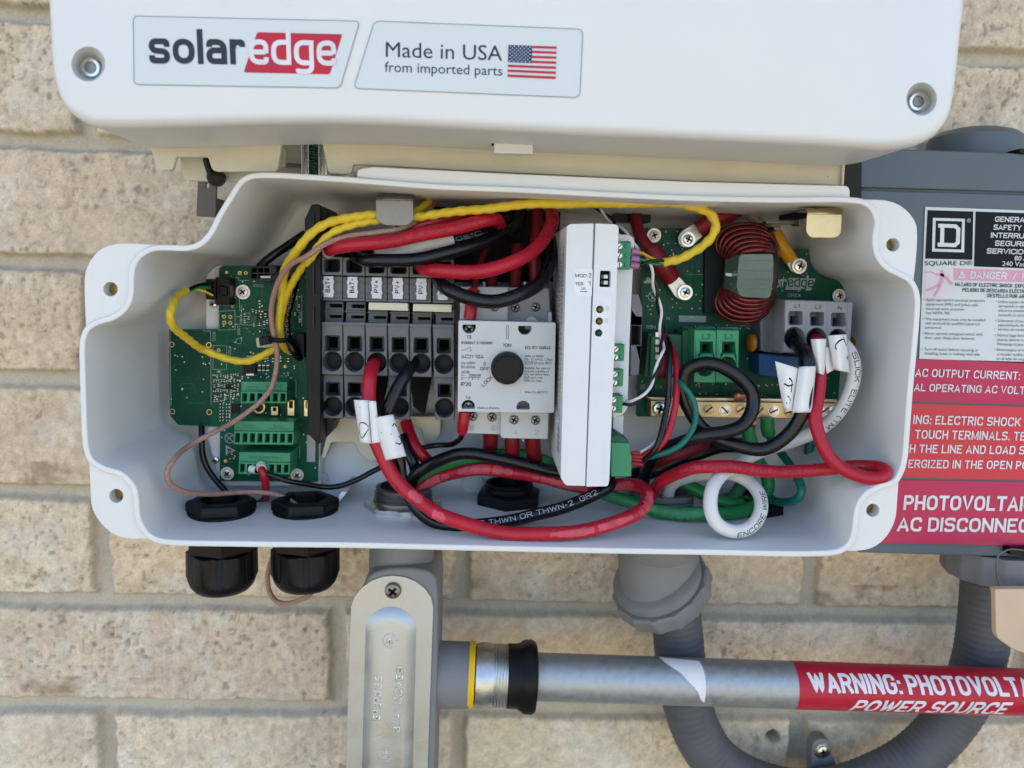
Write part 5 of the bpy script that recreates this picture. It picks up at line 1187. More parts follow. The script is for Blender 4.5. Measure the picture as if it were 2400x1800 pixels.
prism('window_back', L(cH, [(920, 690), (1110, 690), (1110, 830), (920, 830)]), -.0900, .001, TDARK, SWT)
prism('window_stop', L(cH, [(1018, 700), (1060, 700), (1100, 745), (1100, 765), (1018, 762)]), -.0920, .002, SWDARK, SWT)
prism('window_back', L(cH, [(345, 1490), (520, 1490), (520, 1600), (345, 1600)]), -.0885, .001, VOID, SWT)
prism('window_back', L(cH, [(910, 1490), (1090, 1490), (1090, 1600), (910, 1600)]), -.0870, .001, CREAM, SWT)
y1 = -.0992
mb = MB(); tx_ = lambda s_, x, y, x1, h, yb=None, b=0.0: text_mb(mb, cH, s_, (x, y), (x1, y+(x1-x)*.012 if yb is None else yb), h, y1, bold=b)
for a_ in (('13', 412, 855, 462, 34), ('IEC60947-3 VDE0660', 360, 912, 680, 27), ('AC21 10A', 360, 1060, 592, 38), ('Ue 690V', 358, 1123, 505, 30), ('50-60Hz', 358, 1163, 503, 30), ('0', 590, 1138, 612, 36), ('OFF', 553, 1186, 646, 36), ('AC15', 358, 1215, 438, 26), ('V~', 358, 1247, 402, 24), ('230', 447, 1250, 500, 26), ('400', 508, 1250, 561, 26), ('A', 358, 1283, 378, 24), ('3', 465, 1283, 482, 25), ('2', 526, 1283, 544, 25), ('IP20', 355, 1347, 460, 40), ('14', 405, 1483, 453, 33), ('Made in Austria', 527, 1585, 748, 25), ('|ON', 797, 942, 876, 36), ('ECI-SW-DQ64S', 1020, 965, 1285, 32),
           ('600v ac B600', 1016, 1048, 1210, 26), ('20 - 12 AWG 1,7Nm', 1016, 1084, 1303, 26), ('20 amp RK5', 1113, 1120, 1290, 26), ('Suitable for use on', 1016, 1172, 1280, 26), ('circuits capable of', 1014, 1205, 1268, 26), ('del. not more than', 1012, 1237, 1268, 26), ('5kA sym. rms', 1012, 1270, 1203, 26), ('600v ac max.', 1010, 1303, 1197, 26), ('Wire Cu 60/75°C', 1014, 1423, 1252, 27)): tx_(*a_, b=.006)
text_mb(mb, cH, 'LOCK', (590, 1358), (688, 1262), 38, y1)
line_mb(mb, L(cH, [(828, 722), (848, 722), (848, 858), (828, 858)]), .9, y1, closed=True)
line_mb(mb, L(cH, [(1023, 1095), (1098, 1095), (1098, 1122), (1023, 1122)]), .8, y1, closed=True); line_mb(mb, L(cH, [(1015, 1108), (1108, 1108)]), .8, y1)
line_mb(mb, L(cH, [(442, 1190), (440, 1288)]), .7, y1); line_mb(mb, L(cH, [(504, 1225), (502, 1288)]), .7, y1); line_mb(mb, L(cH, [(358, 1258), (560, 1262)]), .7, y1)
line_mb(mb, L(cH, [(365, 978), (400, 972), (455, 948)]), .8, y1); line_mb(mb, L(cH, [(455, 965), (455, 990)]), .8, y1); line_mb(mb, L(cH, [(455, 976), (468, 976)]), .8, y1)
mb.build('lettering', GINK, FACE, recalc=False)
q = P(*cH(835, 1156), -.0990); R = WL(172*cH.s, -.099)
lathe('knob_collar', q, (0, -1, 0), [(R*1.06, -.001), (R*1.05, .0006), (R*1.0, .0009)], SWGREY, SWT, 56)
KN = lathe('knob', q, (0, -1, 0), [(R*1.0, 0), (R*1.0, .0030), (R*.96, .0045), (R*.74, .0050), (0, .0050)], BLACK, SWT, 64, mod=lambda a, t: 1-.05*math.exp(-((a-5.55)/.22)**2))
prism('knob_grip', rp(L(cH, [(705, 1130), (770, 1058), (840, 1040), (975, 1068), (965, 1095), (985, 1150), (950, 1300), (830, 1300), (720, 1260), (690, 1200)]), 9), -.0990-.0078, .004, BLACK, KN, bevel=.0012)
# lower terminals
prism('lower_block', L(cG, [(1365, 590), (1760, 590), (1752, 806), (1420, 795), (1400, 700)]), -.0830, .03, SWGREY, SWT, bevel=.0006)
lw = prism('lower_block', rp(L(cG, [(1745, 600), (2162, 600), (2152, 846), (1760, 838), (1742, 815)]), 3), -.0880, .03, SWGREY, SWT, bevel=.0007)
mb = MB()
for st, x, yy in (('8', 1480, -.0832), ('6', 1662, -.0832), ('4', 1855, -.0882), ('2', 2040, -.0882)): text_mb(mb, cG, st, (x, 772 if x < 1700 else 808), (x+32, 773 if x < 1700 else 809), 46, yy)
mb.build('moulded_numbers', mat('moulded_grey', (.34, .35, .34), .5), SWT, recalc=False)
for x, y, yy in ((1505, 648, -.0832), (1670, 655, -.0832), (1860, 678, -.0882), (2045, 682, -.0882)): screw(cG, x, y, 40, yy, SWT, 'phillips', CLIPM, rot=1.1, dome=.3)
prism('lower_peg', L(cG, [(1930, 840), (1950, 840), (1946, 866), (1932, 866)]), -.084, .01, SWGREY, SWT)

# ================================================================== WHITE COMMUNICATION MODULE
MD = thing('control_module', 'tall white control module with three indicator lenses and a two-way selector switch', 'module', P(1370, 1130, -.07))
YM = -.121
h1 = prism('housing', rp([cI(215, 355), cI(250, 331), cI(493, 325), cJ(405, 1502), cJ(205, 1495), cJ(150, 1420)], [8, 8, 2, 2, 6, 6]), YM, .066, MODW, MD, bevel=.0009)
h2 = prism('housing', rp([cI(513, 327), cI(735, 337), cI(753, 372), cJ(655, 1440), cJ(640, 1503), cJ(417, 1506)], [2, 7, 5, 5, 6, 2]), YM, .030, MODW, MD, [rp(L(cI, [(560, 815), (672, 818), (666, 988), (553, 984)]), 3)]+[circ(cI, x, y, 40, n=22) for x, y in ((557, 1218), (551, 1340), (545, 1462))], bevel=.0009)
prism('seam', [cI(493, 332), cI(513, 332), cJ(417, 1498), cJ(405, 1498)], YM+.0012, .02, mat('seam_grey', (.3, .31, .31), .6), MD, bevel=0)
prism('switch_well', L(cI, [(545, 805), (690, 805), (690, 1000), (545, 1000)]), YM+.0045, .002, VOID, MD, bevel=0)
for y in (858, 920): prism('selector', L(cI, [(600, y), (642, y+1), (640, y+40), (598, y+39)]), YM+.002, .003, MODW, MD, bevel=.0002); prism('selector_track', L(cI, [(570, y), (600, y), (598, y+39), (568, y+38)]), YM+.0035, .002, TGREY, MD)
for x, y, m_ in ((557, 1218, LEDY), (551, 1340, LEDY), (545, 1462, LEDG)):
    R = WL(36*cI.s, YM)
    lathe('indicator_lens', P(*cI(x, y), YM+.0040), (0, -1, 0), [(R*1.05, -.002), (R*.98, .0), (R*.8, .0012), (R*.45, .0019), (0, .0021)], m_, MD, 24)
prism('print_sticker', L(cI, [(296, 798), (484, 803), (474, 1078), (300, 1072)]), YM-.0001, .0001, mat('sticker_white', (.76, .775, .775), .35), h1, bevel=0)
prism('print_sticker', L(cI, [(508, 1080), (676, 1083), (664, 1530), (498, 1526)]), YM-.0001, .0002, mat('sticker_white', (.76, .775, .775), .35), h2, [circ(cI, x, y, 41, n=22) for x, y in ((557, 1218), (551, 1340), (545, 1462))], bevel=0)
prism('print_sticker', L(cI, [(520, 752), (686, 770), (684, 790), (520, 790)]), YM-.0001, .0001, mat('sticker_white', (.76, .775, .775), .35), h2, bevel=0)
mb = MB(); ym = YM-.0003
text_mb(mb, cI, 'MOD', (302, 883), (418, 885), 34, ym); text_mb(mb, cI, '2', (440, 886), (468, 886), 44, ym); text_mb(mb, cI, 'TER', (303, 969), (385, 970), 34, ym); text_mb(mb, cI, '1', (438, 971), (462, 971), 44, ym); text_mb(mb, cI, 'UP', (367, 1014), (407, 1015), 24, ym)
line_mb(mb, L(cI, [(352, 1030), (412, 1032)]), 1.1, ym); poly_mb(mb, L(cI, [(408, 1022), (425, 1032), (408, 1042)]), ym)
mb.build('lettering', mat('module_print', (.02, .025, .03), .5), h1, recalc=False)
mb = MB()
for st, x, y in (('3', 620, 1232), ('2', 614, 1353), ('1', 614, 1478)): text_mb(mb, cI, st, (x, y), (x+(26 if st != '1' else 12), y), 44, ym)
mb.build('moulded_numbers', mat('pale_moulding', (.55, .58, .59), .5), h2, recalc=False)
# side face of the housing carries a large fine-print sticker
sa, sb = P(*cI(212, 400), YM+.004), P(*cJ(150, 1400), YM+.004)
mb = MB(); ex = Vector((0, 1, 0)); dn = (sb-sa)
def side(t, y, off): return sa+dn*t+Vector((off, y, 0))
nrm = -.00035
mb.add([side(.03, .003, nrm), side(.97, .003, nrm), side(.97, .052, nrm), side(.03, .052, nrm)], [(0, 1, 2, 3)], 0)
for k in range(9):
    t = .06+.03*(k % 3); yv = .006+k*.0050
    while t < (.62 if k > 2 else .78):
        ln = random.uniform(.006, .022)
        mb.add([side(t, yv, nrm-.0001), side(t+ln, yv, nrm-.0001), side(t+ln, yv+.0017, nrm-.0001), side(t, yv+.0017, nrm-.0001)], [(0, 1, 2, 3)], 1); t += ln+.006
for k in range(9):
    t = .80+.014*k
    mb.add([side(t, .006, nrm-.0001), side(t+.005+.004*(k % 2), .006, nrm-.0001), side(t+.005+.004*(k % 2), .016, nrm-.0001), side(t, .016, nrm-.0001)], [(0, 1, 2, 3)], 1)
mb.build('side_sticker', [mat('side_sticker_grey', (.55, .56, .60), .4), mat('fine_print', (.05, .05, .07), .5)], h1, recalc=False)
# stepped base to the right of the housing
prism('base', rp(L(cI, [(740, 436), (880, 444), (918, 490)])+L(cJ, [(868, 0), (848, 690), (800, 765), (690, 790), (660, 600)]), [0, 5, 5, 0, 6, 6, 0, 0]), -.098, .045, MODW, MD, bevel=.0008)
prism('base_foot', L(cJ, [(690, 760), (808, 765), (800, 1010), (690, 1010)]), -.090, .04, MODW, MD, bevel=.0008)
prism('rail_clip', L(cI, [(885, 1058), (960, 1062), (1000, 1200)])+L(cJ, [(992, 0), (960, 350), (870, 360)]), -.078, .03, mat('rail_clip_grey', (.22, .23, .25), .5), MD, [L(cI, [(885, 1385), (985, 1388), (978, 1590), (885, 1590)])], bevel=.0008)
prism('clip_recess', L(cI, [(875, 1370), (990, 1370), (985, 1610), (875, 1610)]), -.070, .003, VOID, MD)
def screwplug(c, tl, tr, br, bl, n, Y, sx, hx, lab):
    o = prism('screw_terminal', L(c, [tl, tr, br, bl]), Y, .012, GREEN, MD, bevel=.0004)
    prism('terminal_top', L(c, [(tl[0], tl[1]-2), (tr[0]-30, tl[1]-9), (tr[0]+4, tr[1]), (tl[0], tl[1])]), Y+.0004, .011, DGREEN, o)
    for i in range(n):
        t = (i+.5)/n; y = tl[1]+(bl[1]-tl[1])*t; dx = (bl[0]-tl[0])*t
        mb = MB(); q = P(*c(sx+dx, y), Y); R = WL(30*c.s, Y)
        lathe_mb(mb, q, (0, -1, 0), [(R, .0000), (R*.9, .0003), (0, .0003)], 18)
        e = Vector((math.cos(.75+i*.5), 0, math.sin(.75+i*.5))); p2 = Vector((-e.z, 0, e.x))
        mb.add([q+Vector((0, -.0004, 0))+e*(a*R*.9)+p2*(b*R*.16) for a, b in ((-1, -1), (1, -1), (1, 1), (-1, 1))], [(0, 1, 2, 3)], 1)
        mb.build('clamp_screw', [TIN, VOID], o)
        line_mb(MB(), L(c, [(hx+dx+16, y-18), (hx+dx, y-18), (hx+dx, y+18), (hx+dx+16, y+18)]), 1.4, Y-.0001).build('release_slot', mat('connector_slot', (.008, .05, .025), .6), o, recalc=False)
screwplug(cI, (742, 516), (882, 520), (868, 804), (738, 800), 3, -.106, 762, 818, 'a')
screwplug(cJ, (704, 38), (816, 36), (808, 206), (700, 204), 2, -.104, 720, 765, 'b')
screwplug(cJ, (697, 296), (804, 296), (797, 470), (692, 470), 2, -.104, 712, 752, 'c')
screwplug(cJ, (690, 560), (797, 566), (790, 744), (684, 740), 2, -.104, 700, 740, 'd')
o = prism('plug_connector', L(cJ, [(675, 1050), (868, 1052), (870, 1150), (888, 1190), (886, 1404), (672, 1404)]), -.108, .02, GREEN, MD, bevel=.0005)
prism('plug_top', L(cJ, [(672, 985), (765, 972), (862, 1040), (868, 1054), (675, 1054)]), -.1065, .02, DGREEN, o, bevel=.0004)
mb = MB()
for i in range(6): poly_mb(mb, L(cJ, [(690+i*26, 990+(i % 2)*22), (712+i*24, 988+(i % 2)*22), (720+i*24, 1000+(i % 2)*22), (696+i*26, 1002+(i % 2)*22)]), -.1067)
mb.build('vent_slots', TDARK, o, recalc=False)
for x, y in ((900, 1142), (920, 1160), (930, 1200), (940, 1240)):
    pass
fer = [(885, 1155, 975, 1165), (885, 1190, 1000, 1200), (885, 1222, 1003, 1238), (885, 1262, 1003, 1280)]
for x0, y0, x1, y1_ in fer:
    lathe('wire_ferrule', P(*cJ(x0, y0), -.100), P(*cJ(x1, y1_), -.100)-P(*cJ(x0, y0), -.100), [(WL(21*cJ.s, -.1), 0), (WL(22*cJ.s, -.1), (P(*cJ(x1, y1_), -.100)-P(*cJ(x0, y0), -.100)).length), (0, (P(*cJ(x1, y1_), -.100)-P(*cJ(x0, y0), -.100)).length-.001)], mat('red_ferrule', (.33, .012, .02), .4), o, 16)

# black sheet standing in for the shaded void behind the upper cables
prism_bk = prism('shade_sheet', L(cT, [(560, 85), (1200, 95), (1230, 190), (2050, 200), (2030, 930), (850, 930), (560, 700)]), -.046, .008, VOID, None)
tag(prism_bk, 'black sheet standing in for the shade behind the upper red and black cables', 'panel')
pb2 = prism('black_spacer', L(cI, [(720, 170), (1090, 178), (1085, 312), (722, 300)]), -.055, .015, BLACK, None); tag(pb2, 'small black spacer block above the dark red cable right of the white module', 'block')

# ================================================================== RIGHT CIRCUIT BOARD
YQ = -.056
RB = thing('circuit_board', 'green power circuit board with copper wound choke at the right of the box', 'circuit board', P(1760, 980, -.05))
RBD = prism('board', rp(L(cI, [(1000, 372), (1700, 384)])+L(cK, [(420, 390), (900, 600), (1290, 595), (1316, 640), (1326, 740), (1385, 850), (1490, 905), (1600, 915), (1690, 960), (1748, 1060), (1757, 1150)])+L(cL, [(1740, 620), (1700, 660), (0, 660)])+L(cJ, [(1400, 780), (945, 780), (932, 760), (985, 100)])+[cI(990, 1000)], [5, 0, 0, 0, 5, 6, 10, 14, 14, 8, 8, 6, 0, 0, 0, 0, 0, 4, 4, 0, 0]), YQ, .0016, PCB, RB, bevel=.0001)
mb = MB()
poly_mb(mb, L(cI, [(1210, 400), (1360, 400), (1350, 470), (1350, 560), (1640, 480), (1640, 800), (1500, 800), (1260, 780), (1205, 560)]), YQ-.00012)
mb.build('copper_area', mat('board_pour_grey', (.02, .075, .06), .4, var=.2, spec=.14), RBD, recalc=False); mb = MB()
poly_mb(mb, L(cI, [(1280, 1160), (1630, 1180), (1630, 1230), (1310, 1225), (1285, 1205)]), YQ-.00012); mb.build('copper_area', mat('board_pour_grey', (.02, .075, .06)), RBD, recalc=False); mb = MB(); poly_mb(mb, L(cK, [(960, 590), (1310, 590), (1320, 860), (960, 870)]), YQ-.00012)
mb.build('copper_area', mat('board_pour_grey', (.02, .075, .06), .35, var=.2), RBD, recalc=False)
yk = YQ-.0003; mb = MB()
for st, c, x, y, x1, h in (('RGM', cI, 1040, 1420, 1135, 38), ('. N .', cI, 1222, 1325, 1305, 34), ('J1  INV OP', cI, 1515, 1408, 1715, 24), ('GRID', cK, 1090, 1090, 1205, 38), ('CY5', cK, 655, 1370, 735, 26), ('GA', cK, 955, 818, 998, 24), ('8', cJ, 995, 488, 1018, 34), ('C. S', cJ, 1130, 484, 1200, 28)): text_mb(mb, c, st, (x, y), (x1, y+2), h, yk)
line_mb(mb, circ(cI, 1100, 1085, 42, 48), 1.1, yk, closed=True); line_mb(mb, L(cI, [(1070, 1050), (1130, 1120)]), 1.4, yk)
poly_mb(mb, L(cI, [(1050, 880), (1018, 945), (1120, 945), (1090, 900)]), yk)
poly_mb(MB(), L(cI, [(1376, 1280), (1660, 1286), (1656, 1350), (1376, 1346)]), yk).build('marking_field', mat('marking_field_pale', (.34, .38, .38), .5), RBD, recalc=False)
line_mb(mb, L(cJ, [(985, 450), (1040, 450), (1040, 498), (985, 498)]), .8, yk, closed=True)
for pl in ([(1650, 470), (1640, 1250), (1780, 1255)], [(1440, 850), (1640, 856)]): line_mb(mb, L(cI, pl), .7, yk)
for pl in ([(585, 1385), (800, 1388)], [(1240, 840), (1290, 842), (1290, 870), (1240, 866), (1240, 840)]): line_mb(mb, L(cK, pl), .7, yk)
# white parallelogram emblem with knocked-out letters, cut off by the choke
poly_mb(MB(), L(cK, [(1102, 890), (1378, 898), (1330, 1022), (1062, 1012)]), yk).build('emblem_panel', SILK, RBD, recalc=False)
text_mb(mb, cK, 'ar', (948, 985), (1075, 986), 82, yk, logo=.2)
mb.build('silkscreen', SILK, RBD, recalc=False)
text_mb(MB(), cK, 'edge', (1086, 984), (1352, 992), 82, yk-.00012, logo=.18).build('emblem_lettering', PCB, RBD, recalc=False)
mb = MB()
for c, x, y in ((cI, 1466, 820), (cI, 1583, 820), (cI, 1495, 957), (cI, 1620, 960), (cI, 1552, 1065), (cI, 1595, 1130), (cI, 1512, 1208), (cI, 1388, 1205), (cI, 1632, 1047), (cI, 1240, 410), (cI, 1358, 410), (cI, 1218, 546), (cI, 1318, 636), (cI, 1762, 1384), (cI, 1876, 1382), (cI, 1665, 732), (cK, 978, 885), (cK, 978, 985), (cK, 970, 1065), (cK, 1212, 1075), (cK, 1297, 878), (cK, 1220, 845), (cK, 595, 1415), (cK, 688, 1418), (cK, 670, 1410), (cL, 165, 440), (cL, 308, 442), (cL, 445, 444), (cL, 568, 448), (cL, 670, 180), (cL, 862, 450), (cL, 980, 450), (cL, 1570, 535), (cJ, 995, 413)):
    lathe_mb(mb, P(*c(x, y), YQ), (0, -1, 0), [(WL(11*c.s, YQ), 0), (WL(8*c.s, YQ), .0005), (0, .0007)], 8)
mb.build('solder_joints', TIN, RB)
tracks(RBD, cI, 1010, 395, 1640, 1420, 34, YQ-.0002, 40, 5); tracks(RBD, cK, 970, 620, 1290, 1090, 14, YQ-.0002, 20, 6); tracks(RBD, cL, 20, 440, 1050, 640, 14, YQ, 24, 7)
for c, x, y, r in ((cI, 1118, 450, 50), (cK, 1618, 1075, 48)): screw(c, x, y, r, YQ-.0012, RB, 'phillips', TIN, rot=.4, washer=True, dome=.45)
# green terminal with small entries (left) and two big green terminals
tl_ = prism('meter_terminal', L(cI, [(1062, 1462), (1415, 1482)])+L(cJ, [(1408, 378), (1020, 372)]), -.074, .018, DGREEN, RB, bevel=.0005)
prism('meter_plug', L(cI, [(1090, 1500), (1290, 1500)])+L(cJ, [(1275, 370), (1078, 370)]), -.079, .01, GREEN if False else DGREEN, tl_, bevel=.0004)
mb = MB(); 
for i in range(5): prism_mb(mb, L(cJ, [(1135, -95+i*78), (1190, -95+i*78), (1190, -45+i*78), (1135, -45+i*78)]), -.0793, .0005)
mb.build('entry_windows', TIN, tl_)
mb = MB(); text_mb(mb, cJ, 'L1', (1322, 55), (1322, 120), 40, -.0742); text_mb(mb, cI, 'L2', (1322, 1505), (1322, 1570), 40, -.0742); mb.build('lettering', mat('connector_print', (.02, .09, .05), .5), tl_, recalc=False)
prism('terminal_flank', L(cK, [(0, 1440), (85, 1430), (85, 1660)])+L(cL, [(80, 420), (0, 400)]), -.076, .02, DGREEN, RB, bevel=.0004)
for x0, x1, nm, sx, tx0, tx1 in ((122, 348, 'L2', (180, 315), 205, 290), (352, 586, 'L1', (410, 545), 438, 515)):
    o = prism('green_terminal', L(cK, [(x0, 1430), (x1, 1434)])+L(cL, [(x1-6, 432), (x0-8, 426)]), -.088, .03, GREEN, RB,
        [rp(L(cL, [(sx[0], 8), (sx[1], 8), (sx[1], 126), (sx[0], 124)]), 2), circ(cL, (x0+x1)/2-4, 262, 92, 100, 28)], bevel=.0005)
    prism('entry_back', L(cL, [(x0+8, -150), (x1-10, -150), (x1-10, 420), (x0+4, 420)]), -.079, .004, DGREEN, o, [L(cL, [(sx[0]+22, 30), (sx[1]-28, 30), (sx[1]-28, 120), (sx[0]+22, 120)])], bevel=0)
    prism('entry_floor', L(cL, [(x0+12, -145), (x1-14, -145), (x1-14, 415), (x0+8, 415)]), -.074, .003, VOID, o, bevel=0)
    prism('entry_frame', rp(L(cL, [(sx[0]-16, -18), (sx[1]+8, -18), (sx[1]+8, 2), (sx[0]-16, 0)]), 1), -.0884, .001, GREEN, o, bevel=.0002)
    text_mb(MB(), cK, nm, (tx0, 1522), (tx1, 1523), 52, -.0883, bold=.004).build('lettering', mat('connector_ink', (.012, .05, .03), .5), o, recalc=False)
# pale grey terminals
GT = prism('grid_terminal', L(cK, [(1062, 1118), (1768, 1142), (1745, 1500)])+L(cL, [(1720, 140), (1035, 120)]), -.088, .03, ACGREY, RB,
    [rrc(cK, 1100, 1238, 1245, 1378, 5), rrc(cK, 1322, 1246, 1466, 1386, 5), rrc(cK, 1543, 1254, 1688, 1394, 5), circ(cK, 1160, 1515, 108, 115, 28), circ(cK, 1388, 1522, 105, 112, 28), circ(cK, 1612, 1530, 102, 110, 28)], bevel=.0006)
prism('entry_back', L(cK, [(1066, 1125), (1755, 1150), (1735, 1500)])+L(cL, [(1700, 130), (1045, 110)]), -.078, .006, ACGREY, GT, [L(cK, [(x, y), (x+66, y+1), (x+66, y+82), (x, y+81)]) for x, y in ((1112, 1284), (1334, 1294), (1556, 1302))], bevel=0)
prism('entry_floor', L(cK, [(1070, 1130), (1740, 1155), (1725, 1500)])+L(cL, [(1690, 120), (1050, 100)]), -.074, .003, VOID, GT, bevel=0)
for x, y in ((1160, 1515), (1388, 1522), (1612, 1530)): lathe('round_entry', P(*cK(x, y), -.0785), (0, -1, 0), [(WL(104*cK.s, -.08), 0), (0, .0001)], VOID, GT)
mb = MB(); text_mb(mb, cK, 'L1', (1160, 1202), (1214, 1203), 42, -.0882); text_mb(mb, cK, 'L2', (1375, 1210), (1434, 1211), 42, -.0882); text_mb(mb, cK, 'N', (1610, 1222), (1646, 1223), 42, -.0882); mb.build('lettering', mat('terminal_ink', (.03, .035, .045), .5), GT, recalc=False)
line_mb(MB(), L(cK, [(1712, 1150), (1692, 1500)]), .8, -.0882).build('edge_line', TGREY, GT, recalc=False)
for x in (1285, 1505): line_mb(MB(), L(cK, [(x, 1132), (x-10, 1480)]), .7, -.0882).build('edge_line', mat('seam_light', (.2, .21, .23), .5), GT, recalc=False)
prism('relay_housing', L(cK, [(800, 1175), (1065, 1130), (1050, 1659)])+L(cL, [(1045, 135), (810, 105)]), -.070, .015, mat('smoky_grey', (.13, .14, .15), .3, var=.2, vs=40), RB, bevel=.001)
prism('film_capacitor', L(cL, [(790, 128), (1215, 150), (1210, 385), (1010, 380), (790, 355)]), -.072, .016, BLUEC, RB, bevel=.001)
prism('film_capacitor', L(cL, [(1470, 350), (1530, 355), (1525, 400), (1480, 400)]), -.068, .012, BLUEC, RB, bevel=.0008)
for c, x, y, rx, ry in ((cI, 2130, 1562, 52, 102), (cK, 1770, 1570, 42, 84)):
    mb = MB(); q = P(*c(x, y), -.066)
    vs, fs = [], []; nu, nv = 20, 12
    for j in range(nv+1):
        for i in range(nu):
            a, b = 2*math.pi*i/nu, math.pi*j/nv-math.pi/2
            vs.append(q+Vector((WL(rx*c.s, -.066)*math.cos(b)*math.cos(a), -.006*math.sin(b), WL(ry*c.s, -.066)*math.cos(b)*math.sin(a))))
    fs = [(j*nu+i, j*nu+(i+1) % nu, (j+1)*nu+(i+1) % nu, (j+1)*nu+i) for j in range(nv) for i in range(nu)]
    mb.add(vs, fs).build('disc_capacitor', AMBER, RB)
# choke
CH = lathe('choke_core', P(*cK(668, 838), -.0745), Vector((1, .05, 0)), [(.0095, -.0085), (.0185, -.0095), (.0200, -.007), (.0200, .007), (.0185, .0095), (.0095, .0085)], mat('core_dark', (.02, .012, .012), .5), RB, 40, bevel=.001)
prism('choke_dark_plate', rp(L(cK, [(236, 380), (480, 370), (480, 1262), (225, 1256)]), 4), -.060, .005, mat('choke_plate_black', (.010, .013, .02), .55), RB, bevel=.0005)  # dark plate on the board, left of the core
def strands(name, outer, inner, n, y0, y1_):
    mb = MB()
    for k in range(n):
        t = k/(n-1)
        ps = [(a[0]*(1-t)+b[0]*t, a[1]*(1-t)+b[1]*t) for a, b in zip(outer, inner)]
        ya = y0+(y1_-y0)*t**.7
        m_ = len(ps); pts = [P(*cK(*p), -.066+(ya+.066)*math.sin(math.pi*(.08+.84*i/(m_-1)))**.6) for i, p in enumerate(ps)]
        tube_mb(mb, smooth(pts, .0016), WL(25*cK.s, -.085), 10)
    return mb.build(name, ENAMEL, CH, sharp=80)
strands('upper_winding', [(485, 700), (385, 640), (352, 540), (400, 420), (520, 352), (680, 332), (830, 360), (930, 450), (985, 560), (992, 640)], [(500, 740), (530, 700), (575, 665), (640, 625), (710, 606), (780, 600), (850, 602), (910, 615), (955, 635), (985, 668)], 7, -.070, -.099)
strands('lower_winding', [(440, 955), (380, 1040), (345, 1130), (365, 1220), (450, 1300), (570, 1335), (710, 1335), (830, 1290), (910, 1200), (955, 1060)], [(480, 975), (500, 1020), (540, 1070), (600, 1105), (670, 1122), (740, 1125), (810, 1118), (870, 1095), (920, 1060), (950, 1010)], 6, -.070, -.097)
tp = rp(L(cK, [(590, 640), (940, 638), (948, 700), (945, 900), (915, 1080), (880, 1108), (600, 1090), (562, 1000), (572, 800)]), [10, 8, 6, 6, 8, 8, 10, 8, 6])
TP = prism('tape_wrap', tp, -.1010, .022, TAPE, CH, bevel=.0035, )
mb = MB()
for y in (712, 820, 912, 1010): line_mb(mb, L(cK, [(628, y-6), (780, y), (935, y-8)]), 1.6, -.1012)
mb.build('tape_edges', mat('tape_edge_dark', (.07, .14, .11), .3), CH, recalc=False)
prism('core_tie', L(cK, [(455, 838), (570, 848), (570, 888), (455, 868)]), -.092, .002, MODW, CH)

# ================================================================== GROUNDING BAR
GB = thing('grounding_bar', 'brass coloured grounding bar with a row of slotted screws under the right circuit board', 'ground bar', P(1760, 975, -.06))
prism('bar', L(cJ, [(1085, 612), (1500, 618)])+L(cL, [(130, 622), (700, 628), (1300, 636), (1615, 640), (1590, 800), (1100, 805), (120, 792)])+L(cJ, [(1500, 788), (1085, 780)]), -.070, .012, BARM, GB, bevel=.0006)
prism('rear_strip', L(cJ, [(1030, 572), (1240, 580), (1500, 575)])+L(cL, [(110, 580), (500, 584), (1000, 592), (1605, 598), (1610, 640), (100, 625)])+L(cJ, [(1100, 615)]), -.0665, .006, mat('strip_brass', (.62, .48, .30), .35, 1.0), GB, bevel=.0005)
screw(cJ, 1172, 698, 72, -.0712, GB, 'phillips', STEEL, rot=1.3, dome=.5, washer=False)
for c, x, y, r_, m_ in ((cJ, 1685, 705, .75, BARM), (cJ, 1852, 710, -.75, STEEL), (cJ, 2015, 706, .6, BARM), (cL, 800, 722, .9, BARM), (cL, 942, 722, .45, STEEL), (cL, 1100, 732, .3, BARM), (cL, 1470, 712, .7, STEEL), (cL, 1560, 705, .6, STEEL), (cJ, 1540, 702, -.5, STEEL)):
    mb = MB(); q = P(*c(x, y), -.0702); R = WL(60*c.s, -.07)
    lathe_mb(mb, q, (0, -1, 0), [(R, -.001), (R, .0003), (R*.86, .0003), (R*.84, -.0008), (R*.82, -.0008), (R*.78, .0007), (0, .0009)], 26)
    e = Vector((math.cos(r_), 0, math.sin(r_))); p2 = Vector((-e.z, 0, e.x))
    mb.add([q+Vector((0, -.00105, 0))+e*(a*R*.74)+p2*(b*R*.14) for a, b in ((-1, -1), (1, -1), (1, 1), (-1, 1))], [(0, 1, 2, 3)], 1)
    mb.build('clamp_screw', [m_, mat('screw_slot', (.05, .045, .035), .5)], GB)
# ================================================================== CABLES
def proj(q):
    w_ = np.array(q)-np.array([0, CAMY, CAMZ]); M_ = np.array(AX)      # columns of M_.T are camera axes
    c = M_.T @ w_
    return 1200+FPX*c[0]/-c[2], 900-FPX*c[1]/-c[2]
def frac(cb, c, x, y, lo=0.0, hi=1.0):
    u, v = c(x, y); n = len(cb.b); best = None
    for i in range(int(lo*(n-1)), int(hi*(n-1))+1):
        a, b = proj(cb.b[i]); d_ = (a-u)**2+(b-v)**2
        if best is None or d_ < best[0]: best = (d_, i)
    return best[1]/(n-1)
def cable(name, m, rpx, crop, segs, label, group=None, n=14, mod=None, cat='cable', step=.0012):
    cb = Cable(path(*segs), rpx, crop, step, wob=.00025)
    o = cb.mesh(name, m, None, n, mod)
    tag(o, label, cat, group); cb.o = o
    return cb
tw = lambda k, ph=0.0, a=.13: (lambda s, t: 1+a*math.cos(2*t+k*s+ph+1.5*math.sin(s*60))*(.75+.25*math.sin(s*41)))
